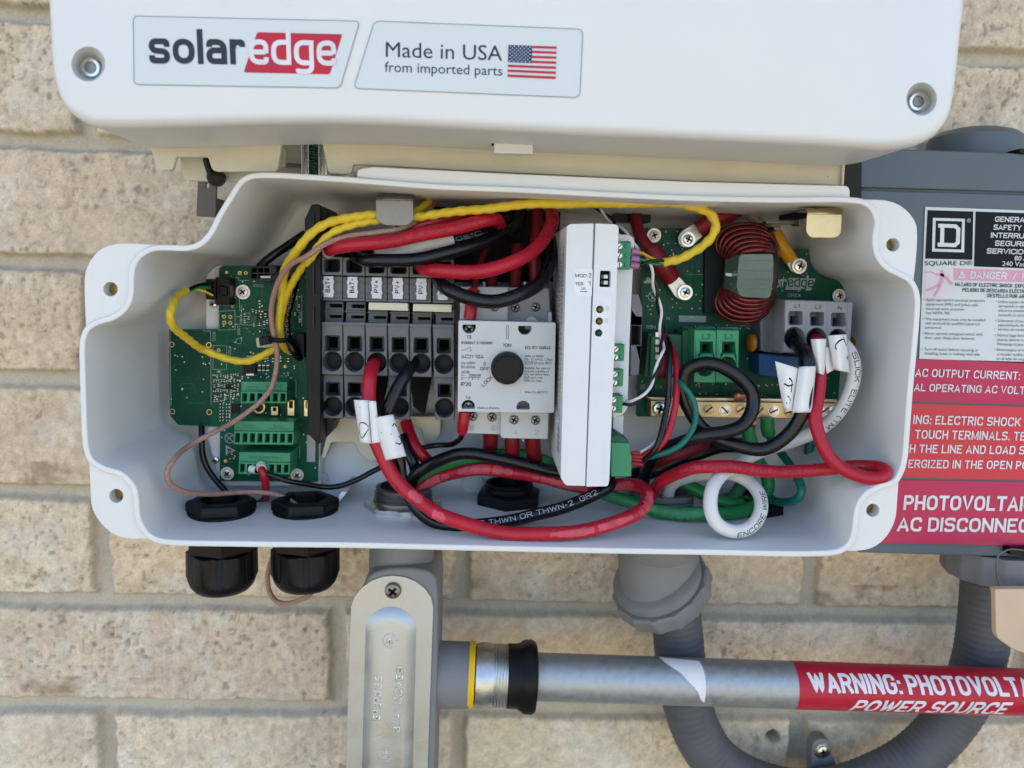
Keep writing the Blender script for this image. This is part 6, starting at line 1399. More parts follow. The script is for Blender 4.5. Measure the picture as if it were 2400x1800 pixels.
# ---- yellow jacketed data cables
Y1 = cable('data_cable', YEL, 38, cF, [
    (cI, [(1218, 737, -.094), (1380, 692, -.096), (1500, 630), (1620, 562), (1710, 480, -.099), (1753, 390), (1745, 300), (1680, 212, -.101), (1550, 152), (1350, 120), (1100, 112, -.103), (700, 116), (300, 124), (0, 118, -.103)]),
    (cF, [(1800, 125, -.101), (1500, 156, -.099), (1200, 192, -.096), (1000, 212, -.0945), (830, 215, -.0945), (665, 200, -.0955), (560, 205), (400, 225, -.097), (250, 272), (120, 355, -.0975), (20, 455, -.096)]),
    (cD, [(1960, 390, -.090), (1905, 520, -.084), (1882, 700, -.078), (1870, 900, -.073), (1862, 1080, -.070), (1900, 1150, -.066), (1945, 1180, -.060)])],
    'yellow twisted data cable sweeping along the top of the box to the spring clip', 'yellow twisted data cables', 18, tw(980))
Y2 = cable('data_cable', YEL, 33, cF, [
    (cF, [(1130, 85, -.080), (1030, 150, -.088), (900, 215, -.0925), (680, 250, -.0945), (560, 262, -.0955), (430, 292, -.0965), (300, 352, -.097), (190, 450, -.0975), (90, 585, -.094)]),
    (cD, [(2070, 455, -.089), (1990, 575, -.083), (1930, 690, -.078), (1888, 850, -.074), (1866, 980, -.0715), (1872, 1080, -.069), (1835, 1160, -.067), (1760, 1205, -.066), (1680, 1243), (1600, 1272, -.065), (1480, 1275), (1350, 1240), (1230, 1186, -.070), (1110, 1116, -.080), (1000, 1032, -.092), (936, 950, -.101), (914, 870, -.104), (930, 800, -.101), (985, 722, -.090), (1058, 668, -.080)])],
    'yellow twisted data cable looping low at the left and ending at the black board plug', 'yellow twisted data cables', 18, tw(1080))
def conductor(par, c, pts, r, m, name='conductor'):
    cb = Cable(path((c, pts)), r, c); return cb.mesh(name, m, par, 10)
for pts, m_ in (([(1045, 675, -.081), (1140, 628, -.074), (1235, 605, -.067)], BLK), ([(1045, 684, -.080), (1150, 642, -.073), (1260, 640, -.066)], GRN), ([(1120, 650, -.074), (1210, 672, -.070), (1285, 708, -.066)], YEL)): conductor(Y2.o, cD, pts, 15 if m_ is not YEL else 10, m_)
for pts, m_ in (([(885, 612, -.100), (970, 624, -.100)], PINKF), ([(880, 688, -.100), (963, 697, -.100)], PINKF), ([(875, 757, -.100), (961, 767, -.100)], PINKF)): conductor(Y1.o, cI, pts, 32, m_, 'ferrule')
for pts, m_ in (([(965, 625, -.100), (1010, 640), (1070, 675), (1140, 705), (1225, 735, -.095)], mat('yellow_core', (.45, .33, .02), .4)), ([(960, 697, -.100), (1010, 705), (1070, 728), (1140, 750), (1225, 748, -.094)], GRN), ([(958, 766, -.100), (1010, 745), (1080, 720), (1150, 710), (1220, 712, -.097)], BLK)): conductor(Y1.o, cI, pts, 16, m_)
mb = MB()
for i, (x, y) in enumerate(((1250, 688), (1285, 678), (1310, 682), (1345, 672), (1410, 645), (1510, 590), (1560, 560), (1610, 520), (1650, 480), (1800, 400))):
    line_mb(mb, L(cI, [(x, y-10), (x+3, y+12), (x+14, y+8)]), 1.2, -.1022 if i < 3 else -.1046)
# ---- pinkish coaxial cable through gland two and out below it
cx = path((cF, [(1215, 50, -.072), (1120, 160, -.084), (1000, 262, -.0925), (880, 318, -.0985), (700, 346, -.1), (400, 390, -.1), (210, 460, -.1015), (70, 556, -.102)]),
    (cD, [(1960, 442, -.096), (1868, 560, -.090), (1808, 720, -.083), (1790, 880, -.078), (1810, 1030, -.0755), (1838, 1150, -.0755), (1842, 1260, -.0745), (1825, 1400), (1785, 1520, -.0745), (1700, 1622, -.0745)]),
    (cE, [(1600, 232, -.0745), (1450, 336, -.0745), (1300, 415), (1100, 522, -.090), (955, 645, -.106), (895, 750, -.110), (908, 848, -.110), (980, 905, -.106), (1100, 942, -.098), (1300, 952, -.086), (1500, 938, -.077), (1700, 936), (1850, 960), (1960, 1010, -.072), (2040, 1080), (2090, 1150, -.0712), (2100, 1230, -.0712)]))
COX = Cable(cx, 23, cE); lo = Cable(path((cQ, [(1990, 500, -.071), (2010, 532, -.066), (1955, 565, -.060), (1850, 594, -.054), (1785, 574, -.050), (1742, 500, -.046), (1735, 400, -.044), (1765, 300, -.042), (1790, 250, -.042)])), 17, cQ)
mb = tube_mb(MB(), COX.b, COX.r, 12); tube_mb(mb, lo.b, lo.r, 12)
tag(mb.build('coaxial_cable', COAX, None, sharp=60), 'thin pinkish braided coaxial cable winding down the left side into a black gland', 'cable')
tie = thing('cable_tie', 'black cable tie cinching the yellow and coaxial cables over the left circuit board', 'cable tie', P(*cD(1840, 1140), -.07))
prism('tie_head', rp(L(cD, [(1680, 1075), (1770, 1062), (1785, 1130), (1690, 1148)]), 3), -.0775, .006, BLACK, tie, bevel=.0006)
bn = Cable([P(*cD(1760, 1098), -.073), P(*cD(1800, 1092), -.0785), P(*cD(1860, 1098), -.0795), P(*cD(1940, 1098), -.0770), P(*cD(1992, 1100), -.070)], 22, cD); tube_mb(MB(), bn.b, bn.r, 8).build('tie_band', BLACK, tie)
prism('tie_tail', L(cD, [(1700, 1010), (1720, 995), (1770, 1030), (1760, 1045)]), -.076, .002, BLACK, tie, bevel=.0003)
# ---- upper thick cables
gU = 'thick cables arching over the grey terminals'
R1 = cable('power_cable', RED, 58, cF, [(cF, [(225, 535, -.080), (252, 505, -.088), (310, 482, -.096), (400, 470, -.1005), (700, 435, -.102), (900, 403, -.102), (1300, 320, -.101), (1550, 262, -.098), (1680, 238, -.092), (1745, 280, -.078), (1735, 370, -.062)])], 'uppermost thick red cable with a white end sleeve, crossing below the spring clip', gU)
R1.sleeve('end_sleeve', 0, .085, WHI, R1.o, 1.06)
fa = frac(R1, cF, 520, 445), frac(R1, cF, 1000, 380)
R1.text('THHN  8 AWG  600V', frac(R1, cF, 700, 430), frac(R1, cF, 1560, 262), .30, RINK, R1.o, a0=.1)
cable('power_cable', RED, 52, cF, [(cF, [(850, 350, -.089), (1000, 302, -.0905), (1200, 246, -.0905), (1400, 218, -.084), (1540, 240, -.070), (1580, 330, -.060)])], 'short visible stretch of thick red cable tucked behind the uppermost red one', gU)
R2 = cable('power_cable', RED, 61, cF, [(cF, [(1030, 632, -.078), (1070, 650, -.089), (1150, 676, -.0975), (1300, 692, -.102), (1500, 690, -.103), (1750, 645, -.101), (1980, 540, -.096), (2125, 400, -.088), (2185, 260, -.078), (2190, 130, -.064)])], 'thick red cable sagging from the fifth grey terminal up beside the white module', gU)
B1 = cable('power_cable', BLK, 56, cF, [(cF, [(455, 540, -.080), (500, 562, -.090), (620, 592, -.0985), (900, 592, -.101), (1200, 546, -.098), (1500, 465, -.091), (1700, 392, -.082), (1870, 300, -.070), (1930, 180, -.058)])], 'thick black cable crossing below the uppermost red cable', gU)
B2 = cable('power_cable', BLK, 60, cF, [(cF, [(1190, 715, -.080), (1215, 765, -.090), (1280, 830, -.0985), (1390, 890, -.102), (1540, 936, -.104), (1720, 940, -.103), (1900, 893, -.1), (2050, 812, -.095), (2140, 700, -.087), (2180, 560, -.078), (2180, 420, -.066)])], 'lowest thick black cable, sagging in a deep curve in front of the rotary switch top', gU)
B3 = cable('power_cable', BLK, 46, cF, [(cF, [(640, 535, -.0885), (850, 512, -.089), (1080, 470, -.0885), (1300, 428, -.087), (1520, 378, -.083), (1690, 325, -.076), (1820, 230, -.066)])], 'black cable with white wrap labels and a temperature print, behind the others', gU)
lbw = B3.sleeve('wire_label', .02, .52, PAPER, B3.o, 1.15)
B3.text('105°C', frac(B3, cF, 1310, 425), frac(B3, cF, 1560, 365), .42, mat('print_grey_pale', (.25, .27, .30), .5), B3.o, a0=.25)
cable('control_wire', DRED, 27, cF, [(cF, [(1640, 430, -.062), (1590, 540, -.070), (1545, 690, -.079), (1515, 830, -.086), (1495, 950, -.0895), (1485, 1060, -.0905), (1478, 1118, -.0905)])], 'thin red wire dropping behind the black curve into rotary switch terminal 13', None, 12, cat='wire').sleeve('ferrule_sleeve', .72, .99, RED, bpy.data.objects['control_wire'], 1.95)
for i, (pts, lab) in enumerate((([(1810, 200, -.058), (1800, 420, -.062), (1785, 700, -.066), (1778, 985, -.068)], 'dark red cable dropping vertically behind the top of the rotary switch, nearest the white module'), ([(1600, 560, -.060), (1590, 760, -.064), (1585, 990, -.068)], 'dark red cable behind the sagging red one, middle of three above the rotary switch'), ([(1335, 760, -.060), (1330, 870, -.065), (1325, 990, -.068)], 'dark red cable stub above the left end of the rotary switch'))):
    cable('switch_lead', DRED, 62, cT, [(cT, pts)], lab, 'dark red leads above the rotary switch', 14)
for pts, lab in (([(1655, 780, -.070), (1655, 850, -.068), (1650, 960, -.060)], 'dark red lead below number 6 on the rotary switch'), ([(1840, 800, -.076), (1842, 900, -.074), (1845, 1000, -.066), (1850, 1100, -.058)], 'dark red lead below number 4 on the rotary switch'), ([(2020, 800, -.076), (2022, 900, -.074), (2045, 1000, -.066), (2110, 1080, -.060)], 'dark red lead below number 2 on the rotary switch, bending right')):
    cable('switch_lead', DRED, 66, cG, [(cG, pts)], lab, 'dark red leads below the rotary switch', 14)
# ---- left thin cables
cable('antenna_cable', BLK, 27, cE, [(cE, [(1185, 300, -.049), (1188, 480, -.055), (1212, 650, -.0555), (1270, 785, -.056), (1370, 900, -.058), (1480, 1000, -.060), (1590, 1045, -.062), (1680, 1032, -.062), (1735, 985, -.060), (1750, 920, -.055)])], 'black cable dropping below the left circuit board and curling behind the glands')
cable('board_cable', BLK, 36, cD, [(cD, [(2085, 180, -.056), (1930, 275, -.060), (1790, 380, -.063), (1680, 480, -.060), (1640, 540, -.058)])], 'black cable curving into the top of the left circuit board')
bc = cable('board_cable', BLK, 38, cD, [(cD, [(2010, 560, -.066), (1968, 680, -.068), (1938, 820, -.0685), (1922, 960, -.0675), (1930, 1080, -.066), (1985, 1190, -.066), (2040, 1240, -.060)])], 'black printed cable beside the yellow pair above the cable tie')
bc.text('300V 125°', frac(bc, cD, 1965, 690), frac(bc, cD, 1922, 1040), .5, mat('print_grey_pale', (.25, .27, .30), .5), bc.o)
BW = cable('signal_wire', BLK, 24, cG, [(cE, [(1608, 735, -.0715), (1700, 757, -.0735), (1850, 803, -.0735), (1950, 838, -.073), (2095, 868, -.070)]), (cG, [(200, 1258, -.066), (350, 1248), (500, 1200, -.064), (620, 1135), (740, 1072, -.061), (900, 985, -.060), (1050, 928), (1200, 897, -.063), (1320, 888, -.068), (1390, 845, -.076), (1415, 780, -.084), (1428, 690, -.0865), (1435, 605, -.0870)])], 'thin black wire running from the backup connector to rotary switch terminal 14', None, 12, cat='wire')
BW.sleeve('ferrule_sleeve', .925, 1, RED, BW.o, 1.95, ends=[1.7, 2.0, 2.0, 1.9]); BW.sleeve('end_sleeve', 0, .03, WHI, BW.o, 1.35)
RW = cable('signal_wire', RED, 34, cE, [(cE, [(1700, 705, -.0718), (1708, 755, -.076), (1735, 840, -.0745), (1748, 915, -.070), (1745, 990, -.062)])], 'short red wire dropping out of the backup connector', None, 12, cat='wire'); RW.sleeve('end_sleeve', 0, .16, WHI, RW.o, 1.25)
# ---- main red and black conductors of the string input
RM = cable('input_cable', RED, 46, cR, [(cG, [(672, 150, -.066), (662, 165, -.076), (645, 220, -.088), (612, 320, -.096), (603, 480, -.1), (622, 660, -.103), (658, 850, -.105), (725, 1000, -.106), (830, 1175, -.107)]),
    (cR, [(430, 288, -.108), (560, 383, -.111), (700, 455, -.114), (900, 520, -.1165), (1150, 556, -.117), (1400, 553, -.117), (1680, 515, -.114), (1880, 437, -.108), (1970, 368, -.1), (1985, 300, -.092), (1945, 250, -.084), (1860, 232, -.077), (1750, 243, -.074), (1600, 255, -.072), (1400, 216, -.070), (1200, 172, -.070), (1000, 142, -.070), (850, 142, -.069), (700, 166, -.067), (580, 215, -.065), (490, 285, -.064), (445, 360, -.064), (440, 420, -.064)])],
    'thick scuffed red cable looping forward over the box floor below the module', None, 16, cat='cable', mod=lambda s, a: 1+.012*math.sin(s*900)*math.sin(3*a)+(.035 if (s*37) % 1 < .06 and s > .09 else 0))
for f0, f1 in ((.205, .225), (.245, .285), (.31, .325), (.43, .445), (.50, .52), (.55, .585), (.61, .63)): pass
# worn patches on the jacket
def scuffs(cb, spans, m, k=1.012, arc=(-1.1, 1.1), seed=1):
    rnd = random.Random(seed); T, N, V = frames(cb.b)
    for f0, f1 in spans:
        i0, i1 = int(f0*(len(cb.b)-1)), int(f1*(len(cb.b)-1)); vs = []; cols = 7
        ph = rnd.uniform(-.4, .4); wd = rnd.uniform(.5, 1.0)
        for i in range(i0, i1+1):
            t = (i-i0)/max(1, i1-i0); ww = wd*(math.sin(math.pi*min(1, max(0, .06+.88*t)))**.5)*(1+rnd.uniform(-.25, .25))
            fr = np.cross(np.cross(V[i], T[i]), T[i]); fr = fr/np.linalg.norm(fr); fr = -fr if np.dot(fr, V[i]) > 0 else fr; sd = np.cross(T[i], fr)
            for j in range(cols):
                a = ph+(j/(cols-1)-.5)*2*ww; vs.append(cb.b[i]+(fr*math.cos(a)+sd*math.sin(a))*cb.r*k)
        n_ = i1-i0+1
        MB().add(vs, [(i*cols+j, i*cols+j+1, (i+1)*cols+j+1, (i+1)*cols+j) for i in range(n_-1) for j in range(cols-1)]).build('scuff_mark', m, cb.o, recalc=False)
F_ = lambda x, y, lo=0, hi=1: frac(RM, cR, x, y, lo, hi)
mid = F_(1150, 556)
scuffs(RM, [(F_(440, 290, 0, mid), F_(520, 350, 0, mid)), (F_(590, 400, 0, mid), F_(690, 450, 0, mid)), (F_(1340, 553), F_(1860, 448, mid, .7)), (F_(1900, 430, mid, .75), F_(1985, 310, mid, .75)), (F_(1930, 245, mid, .75), F_(1760, 245, mid, .8)), (F_(1600, 255, .5, 1), F_(1230, 175, .5, 1)), (F_(1100, 150, .5, 1), F_(760, 152, .5, 1)), (F_(700, 166, .5, 1), F_(520, 260, .5, 1))], SCUFF, seed=3)
BM = cable('input_cable', BLK, 42, cR, [(cG, [(1010, 150, -.066), (995, 175, -.077), (970, 222, -.087), (915, 305, -.093), (838, 430, -.097), (775, 590, -.0995), (765, 740, -.0985), (800, 900, -.098), (868, 1040, -.0975)]),
    (cR, [(388, 180, -.097), (425, 290, -.0975), (490, 398, -.099), (590, 470, -.1005), (720, 508, -.103), (860, 502, -.1015), (1100, 470, -.098), (1300, 424, -.095), (1500, 362, -.092), (1650, 302, -.089), (1735, 245, -.084), (1738, 205, -.079), (1650, 190, -.0765), (1390, 152, -.076), (1200, 112, -.076), (1000, 62, -.076), (850, 36, -.0755), (700, 56, -.0735), (560, 112, -.071), (470, 190, -.068), (430, 275, -.0655), (420, 360, -.064)])],
    'thick black cable looping behind the scuffed red one, white flag label near its top', None, 16, cat='cable')
BM.text('OR THWN OR THWN-2  GR2', frac(BM, cR, 830, 505, .2, .6), frac(BM, cR, 1640, 305, .2, .7), .42, mat('dotted_white_print', (.45, .46, .5), .5), BM.o, a0=.3)
mk = INK
w1 = Sheet(cG, (476, 506), (607, 508), (637, 884), (530, 874), -.1080, .0030, .0003); w1.mesh('flag_label', PAPER, RM.o)
w1.strokes('handwriting', mk, RM.o, [[(.80, .62), (.55, .54), (.22, .55), (.10, .70), (.18, .88), (.80, .66)], [(.12, .19), (.35, .18)]], .085)
Sheet(cG, (604, 513), (668, 517), (704, 872), (634, 882), -.1092, .0010).mesh('flag_label', PAPER, RM.o)
w2 = Sheet(cG, (634, 664), (816, 630), (930, 992), (748, 1030), -.1085, .0034, .0003); w2.mesh('flag_label', PAPER, BM.o)
w2.strokes('handwriting', mk, BM.o, [[(.22, .36), (.62, .44)], [(.80, .26), (.90, .22), (.97, .30)], [(.92, .52), (.985, .62), (.88, .70), (.70, .66)]], .075)
cable('input_cable', RED, 54, cG, [(cG, [(925, 700, -.052), (950, 790, -.056), (1000, 890, -.060), (1075, 985, -.062), (1130, 1050, -.060), (1150, 1130, -.056)])], 'dark red cable descending behind the white flag labels to the locking ring')
cable('input_cable', BLK, 50, cG, [(cG, [(890, 820, -.060), (930, 940, -.064), (985, 1030, -.066), (1010, 1120, -.064), (990, 1230, -.064), (960, 1330, -.064)])], 'black cable descending behind the flag label on the other black cable')
# ---- green ground cable
GM = cable('ground_cable', GRN, 44, cR, [(cR, [(480, 240, -.062), (560, 165, -.064), (700, 96, -.066), (900, 60, -.066), (1130, 45, -.065), (1300, 80, -.064), (1480, 160, -.064), (1640, 255, -.066), (1760, 315, -.070), (1900, 362, -.075), (2020, 398, -.079), (2150, 420, -.083)]),
    (cV, [(650, 460, -.085), (770, 452, -.084), (900, 446, -.08), (1000, 440, -.076), (1075, 405, -.071), (1145, 340, -.068), (1180, 255, -.066), (1165, 175, -.066), (1110, 90, -.068)]), (cL, [(740, 1130, -.071), (700, 1030, -.073), (680, 940, -.0735), (690, 885, -.0735)])], 'scuffed green ground cable passing behind the white loop up to the grounding bar')
scuffs(GM, [(frac(GM, cR, 1700, 285), frac(GM, cR, 1900, 362)), (frac(GM, cR, 1990, 390), frac(GM, cV, 760, 452)), (frac(GM, cR, 1150, 48), frac(GM, cR, 1420, 130))], SGRN, seed=5)
mb = MB()
for i in range(7):
    x = 690+i*9; tube_mb(mb, smooth([P(*cL(x-4, 905), -.0735), P(*cL(x+6, 850), -.075), P(*cL(x+2, 795), -.0735)], .001), .00055, 6)
mb.build('bare_strands', COPPER, GM.o)
mb = MB()
for i in range(8):
    x = 530+i*13; tube_mb(mb, smooth([P(*cL(x-6, 505+abs(i-3)*8), -.072), P(*cL(x+14, 560), -.0745), P(*cL(x+12, 622), -.072)], .001), .0006, 6)
mb.build('bare_strands', COPPER, GM.o)
G2 = cable('ground_cable', GRN, 48, cV, [(cV, [(520, 190, -.058), (560, 218, -.060), (650, 266, -.064), (760, 325, -.068), (860, 375, -.070), (960, 395, -.068), (1040, 370, -.064)])], 'bright green cable running from the metal hub behind the left side of the white loop')
cable('ground_cable', mat('dark_green_worn', (.03, .14, .07), .5, var=.3, vs=300), 44, cV, [(cV, [(1010, 215, -.056), (975, 285, -.060), (920, 350, -.064), (870, 400, -.066)])], 'dull worn green cable seen through the middle of the white loop')
def striped(name, rpx, c, pts, label):
    cb = Cable(path((c, pts)), rpx, c); mb = tube_mb(MB(), cb.b, cb.r, 16)
    nring = 16
    mb.mi = [1 if (i % nring) in (1, 2, 3, 4) and i < len(mb.f)-2 else 0 for i in range(len(mb.f))]
    o = mb.build(name, [TEAL, mat('earth_yellow', (.42, .42, .02), .4)], None, sharp=60); tag(o, label, 'cable'); cb.o = o; return cb
E1 = striped('earth_cable', 45, cL, [(878, 790, -.072), (880, 900, -.072), (925, 1030, -.069), (1015, 1150, -.067), (1110, 1280, -.076), (1200, 1440, -.088), (1235, 1560, -.092), (1180, 1640, -.090), (1020, 1665, -.078), (880, 1640, -.068)], 'green and yellow striped earth cable curling down from the grounding bar')
E1.sleeve('ferrule_sleeve', .0, .125, GRN, E1.o, 1.62)
striped('earth_cable', 54, cL, [(1400, 870, -.048), (1340, 1000, -.050), (1312, 1110, -.051), (1320, 1190, -.051), (1380, 1225, -.048)], 'short bend of striped earth cable behind the labelled red cable')
# ---- AC output cables
BA = cable('output_cable', BLK, 73, cL, [(cK, [(1150, 1500, -.072), (1165, 1545, -.080)]), (cL, [(1190, 30, -.089), (1245, 95, -.097), (1285, 180, -.103), (1294, 300, -.1055), (1282, 500, -.107), (1238, 730, -.107), (1150, 900, -.106), (1020, 1030, -.105), (860, 1112, -.103), (700, 1118, -.101), (500, 1062, -.0985), (330, 985, -.096), (155, 850, -.094), (42, 660, -.0935), (5, 450, -.0945), (60, 290, -.0965), (230, 232, -.0985), (430, 272, -.1), (605, 392, -.1005), (722, 560, -.101), (728, 700, -.102), (640, 850, -.1035), (450, 935, -.1045), (200, 985, -.103), (0, 1040, -.097)]), (cJ, [(1300, 1080, -.090), (1180, 1140, -.082), (1090, 1240, -.074), (1030, 1360, -.066), (1010, 1490, -.060)])],
    'thick black output cable coiled in a round loop below the L1 and L2 terminals', None, 16)
w3 = Sheet(cL, (1204, 264), (1382, 257), (1338, 736), (1134, 740), -.1085, .0036); w3.mesh('wire_label', PAPER, BA.o)
w3b = Sheet(cL, (957, 205), (1205, 282), (1150, 730), (1042, 692), -.1075, .0022, .0004); w3b.mesh('flag_label', PAPER, BA.o)
w3b.strokes('handwriting', mk, BA.o, [[(.32, .44), (.56, .46), (.80, .40)], [(.60, .28), (.72, .34), (.70, .58)], [(.38, .86), (.62, .82)], [(.50, .70), (.66, .78)]], .085)
RA = cable('output_cable', RED, 70, cL, [(cK, [(1375, 1490, -.074), (1385, 1530, -.084)]), (cL, [(1398, 30, -.092), (1412, 150, -.098), (1418, 330, -.1015), (1403, 600, -.105), (1368, 800, -.1085), (1398, 950, -.111), (1482, 1130, -.114), (1622, 1285, -.116), (1800, 1390, -.119), (1950, 1420, -.1215), (2075, 1402, -.1228), (2112, 1352, -.1218), (2050, 1308, -.117), (1850, 1300, -.110), (1500, 1322, -.1055), (1250, 1342, -.104), (1050, 1358, -.103), (900, 1350, -.103), (600, 1306, -.102), (300, 1303, -.101), (100, 1310, -.099)]), (cJ, [(1350, 1368, -.093), (1225, 1440, -.085), (1140, 1515, -.076), (1095, 1590, -.066), (1085, 1660, -.058)])],
    'thick red output cable bending back at the right wall of the box', None, 16)
RA.text('OR LR TWN75/T90 NYLON GR II', frac(RA, cL, 1250, 1342, .5, 1), frac(RA, cJ, 1340, 1375, .5, 1), .40, RINK, RA.o, flip=True)
w4 = Sheet(cL, (1328, -22), (1492, -28), (1472, 352), (1384, 326), -.1035, .0034); w4.mesh('wire_label', PAPER, RA.o)
WA = cable('output_cable', WHI, 96*.75, cL, [(cK, [(1612, 1520, -.072), (1640, 1560, -.084)]), (cL, [(1690, 50, -.093), (1745, 140, -.0965), (1772, 260, -.0975), (1762, 430, -.0965), (1690, 625, -.094), (1570, 790, -.091), (1420, 912, -.087), (1200, 1012, -.081), (1000, 1080, -.077), (800, 1150, -.077), (640, 1230, -.081)]),
    (cV, [(910, 150, -.090), (842, 205, -.0995), (792, 285, -.106), (778, 395, -.1095), (812, 500, -.111), (888, 558, -.1115), (980, 574, -.111), (1074, 535, -.109), (1130, 442, -.1045), (1122, 330, -.098), (1055, 240, -.091), (960, 192, -.085), (850, 172, -.078), (720, 180, -.071), (600, 212, -.065), (510, 265, -.061), (480, 340, -.059)])],
    'thick white output cable that curls into a round loop on the box floor', None, 18, mod=lambda s, a: 1+(.028 if .215 < s < .36 and (s*58) % 1 < .07 else 0))
WA.text('ENCORE WIRE', frac(WA, cV, 960, 574, .5, .9), frac(WA, cV, 1132, 330, .5, .95), .40, INK, WA.o, a0=-.55)
WA.text('SLICK  ELITE (TM', frac(WA, cL, 1742, 130, 0, .5), frac(WA, cL, 1490, 860, 0, .5), .40, INK, WA.o, a0=.55)
w5 = Sheet(cL, (1503, -60), (1702, -74), (1734, 326), (1562, 292), -.1045, .0040, .0003); w5.mesh('flag_label', PAPER, WA.o)
w5.strokes('handwriting', mk, WA.o, [[(.38, .40), (.34, .32), (.50, .20), (.78, .14), (.92, .30)], [(.80, .08), (.84, .2)], [(.84, .62), (.94, .58), (.90, .66)]], .085)
Sheet(cL, (1470, 60), (1520, 62), (1572, 296), (1462, 350), -.1025, .0006).mesh('flag_label', PAPER, WA.o)
cable('output_cable', DRED, 70, cJ, [(cJ, [(1120, 1270, -.060), (1250, 1205, -.064), (1420, 1140, -.066), (1560, 1095, -.064), (1640, 1060, -.058)])], 'dark red cable stub in the shadow behind the teal wire')
cable('output_cable', BLK, 85, cJ, [(cJ, [(860, 1420, -.052), (960, 1380, -.054), (1080, 1340, -.056), (1300, 1240, -.056), (1550, 1160, -.054), (1800, 1080, -.05), (2100, 1090, -.048)])], 'thick black cable in deep shadow behind the green plug of the white module')
# ---- small wires between the meter terminal and the module plug
gS = 'thin wires into the lower green plug'
def wire(m, r, pts, lab, grp=gS): return cable('signal_wire', m, r, cJ, [(cJ, pts)], lab, grp, 12, cat='wire')
wire(BLK, 33, [(1248, -30, -.080), (1278, 80, -.089), (1278, 330, -.0955), (1264, 550, -.097), (1236, 760, -.1), (1190, 980, -.1035), (1112, 1140, -.1035), (1003, 1240, -.1)], 'thin black wire curving from the meter terminal down to the lower green plug')
wire(RED, 37, [(1275, 40, -.078), (1335, 180, -.088), (1366, 380, -.094), (1346, 600, -.098), (1308, 800, -.1), (1250, 985, -.102), (1150, 1110, -.1015), (1000, 1196, -.099)], 'thin bright red wire curving from the meter terminal down to the lower green plug')
wire(TEAL, 32, [(1290, 300, -.080), (1350, 380, -.092), (1420, 455, -.0995), (1502, 565, -.1015), (1548, 720, -.1015), (1522, 900, -.1035), (1420, 1050, -.104), (1290, 1136, -.103), (1130, 1186, -.1), (1000, 1220, -.097)], 'thin teal green wire curving in front of the black loop')
wire(WHI, 15, [(1300, 250, -.086), (1298, 500, -.091), (1252, 800, -.094), (1155, 1015, -.097), (1060, 1098, -.098), (960, 1157, -.099)], 'thin white wire running between the black and red wires')
cable('signal_wire', DRED, 40, cJ, [(cJ, [(1230, -60, -.079), (1215, 120, -.086), (1225, 240, -.089), (1200, 300, -.090), (1185, 340, -.086), (1240, 372, -.080)])], 'dark red wire hooked beside the meter terminal', None, 12, cat='wire')
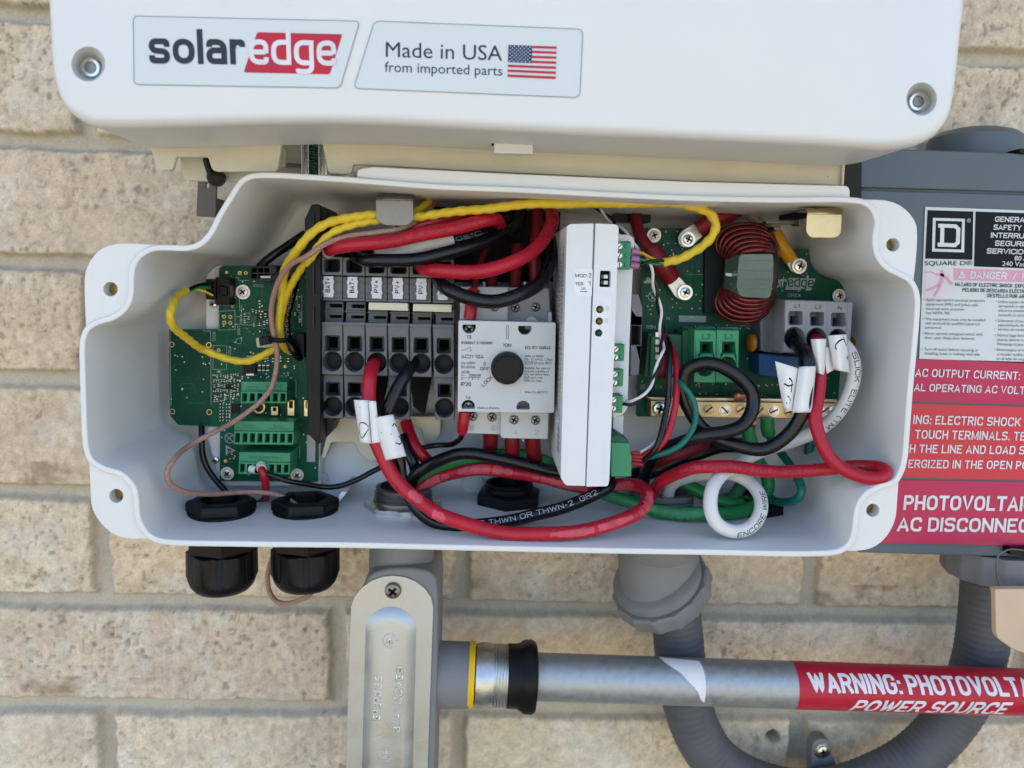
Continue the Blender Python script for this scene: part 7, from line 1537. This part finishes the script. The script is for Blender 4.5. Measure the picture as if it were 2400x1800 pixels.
# ---- twisted black and white pair
tp_ = Cable(path((cI, [(525, 150, -.074), (640, 262, -.080), (760, 375, -.088), (860, 468, -.092), (955, 560, -.095), (1030, 690, -.096), (1085, 810, -.095), (1122, 950, -.092), (1155, 1110, -.089), (1190, 1300, -.087), (1196, 1450, -.088), (1205, 1600, -.092)]), (cJ, [(1195, 130, -.097), (1160, 260, -.099), (1115, 370, -.101), (1050, 490, -.102), (970, 590, -.1025), (880, 640, -.1025), (800, 640, -.1)])), 16, cI)
T, N, V = frames(tp_.b); B = np.cross(T, N); s_ = np.arange(len(tp_.b))*.0012
rad = np.full(len(s_), tp_.r*1.15)
for k, (m_, lab) in enumerate(((BLK, 'black wire of the twisted pair winding down beside the white module'), (WHI, 'white wire of the twisted pair winding down beside the white module'))):
    a = s_*2*math.pi/.023+k*math.pi
    hb = tp_.b+(N*np.cos(a)[:, None]+B*np.sin(a)[:, None])*rad[:, None]
    if k == 0: hb = np.vstack([hb, [P(*cJ(795, 668), -.101)]])
    else: hb = np.vstack([hb, [P(*cJ(800, 608), -.101)]])
    o = tube_mb(MB(), hb, tp_.r, 10).build('pair_wire', m_, None, sharp=60); tag(o, lab, 'wire', 'twisted black and white pair')
# ---- ring lug leads on the right board
def lug(name, c, plate, scr, r, Y, m_sleeve, sl, slr, cab, cr, m_cab, label):
    o = Cable(path((c, cab)), cr, c); ob = o.mesh(name, m_cab, None, 14); tag(ob, label, 'cable')
    s = Cable(path((c, sl)), slr, c); s.mesh('heat_shrink', m_sleeve, ob, 14)
    mb = prism_mb(MB(), rp(L(c, plate), 10), Y, .0014)
    mb.build('ring_lug', TIN, ob, bevel=.0004)
    screw(c, scr[0], scr[1], r, Y-.0016, ob, 'phillips', STEEL, rot=1.2, dome=.4, washer=True)
lug('lug_cable', cI, [(1240, 935), (1330, 860), (1395, 885), (1470, 975), (1496, 1045), (1470, 1108), (1405, 1124), (1340, 1090)], (1440, 1042), 54, -.0635, DRED, [(1075, 590, -.0690), (1180, 735, -.0695), (1295, 895, -.0655)], 100, [(930, 160, -.054), (935, 320, -.060), (975, 450, -.065), (1075, 600, -.0685), (1130, 660, -.069)], 62, DRED, 'dark red cable with a ring lug, crossing under the yellow cable end')
lug('lug_cable', cI, [(1540, 320), (1660, 425), (1525, 552), (1440, 582), (1378, 545), (1366, 465), (1405, 405)], (1470, 492), 52, -.0635, DRED, [(1585, 385, -.0655), (1750, 275, -.069), (1900, 225, -.066)], 92, [(1850, 240, -.066), (1980, 180, -.060), (2050, 120, -.052)], 85, DRED, 'dark red cable with a ring lug, beneath the bend of the yellow cable')
lug('lug_cable', cK, [(1065, 715), (1155, 655), (1222, 712), (1262, 768), (1244, 830), (1190, 848), (1130, 828)], (1208, 768), 54, -.0635, YLUG, [(950, 420, -.066), (1030, 560, -.0685), (1112, 690, -.0655)], 72, [(640, 180, -.050), (760, 300, -.056), (880, 390, -.062), (965, 440, -.0655)], 52, mat('cream_insulation', (.45, .41, .33), .45), 'cream cable with a yellow sleeved ring lug beside the copper choke')
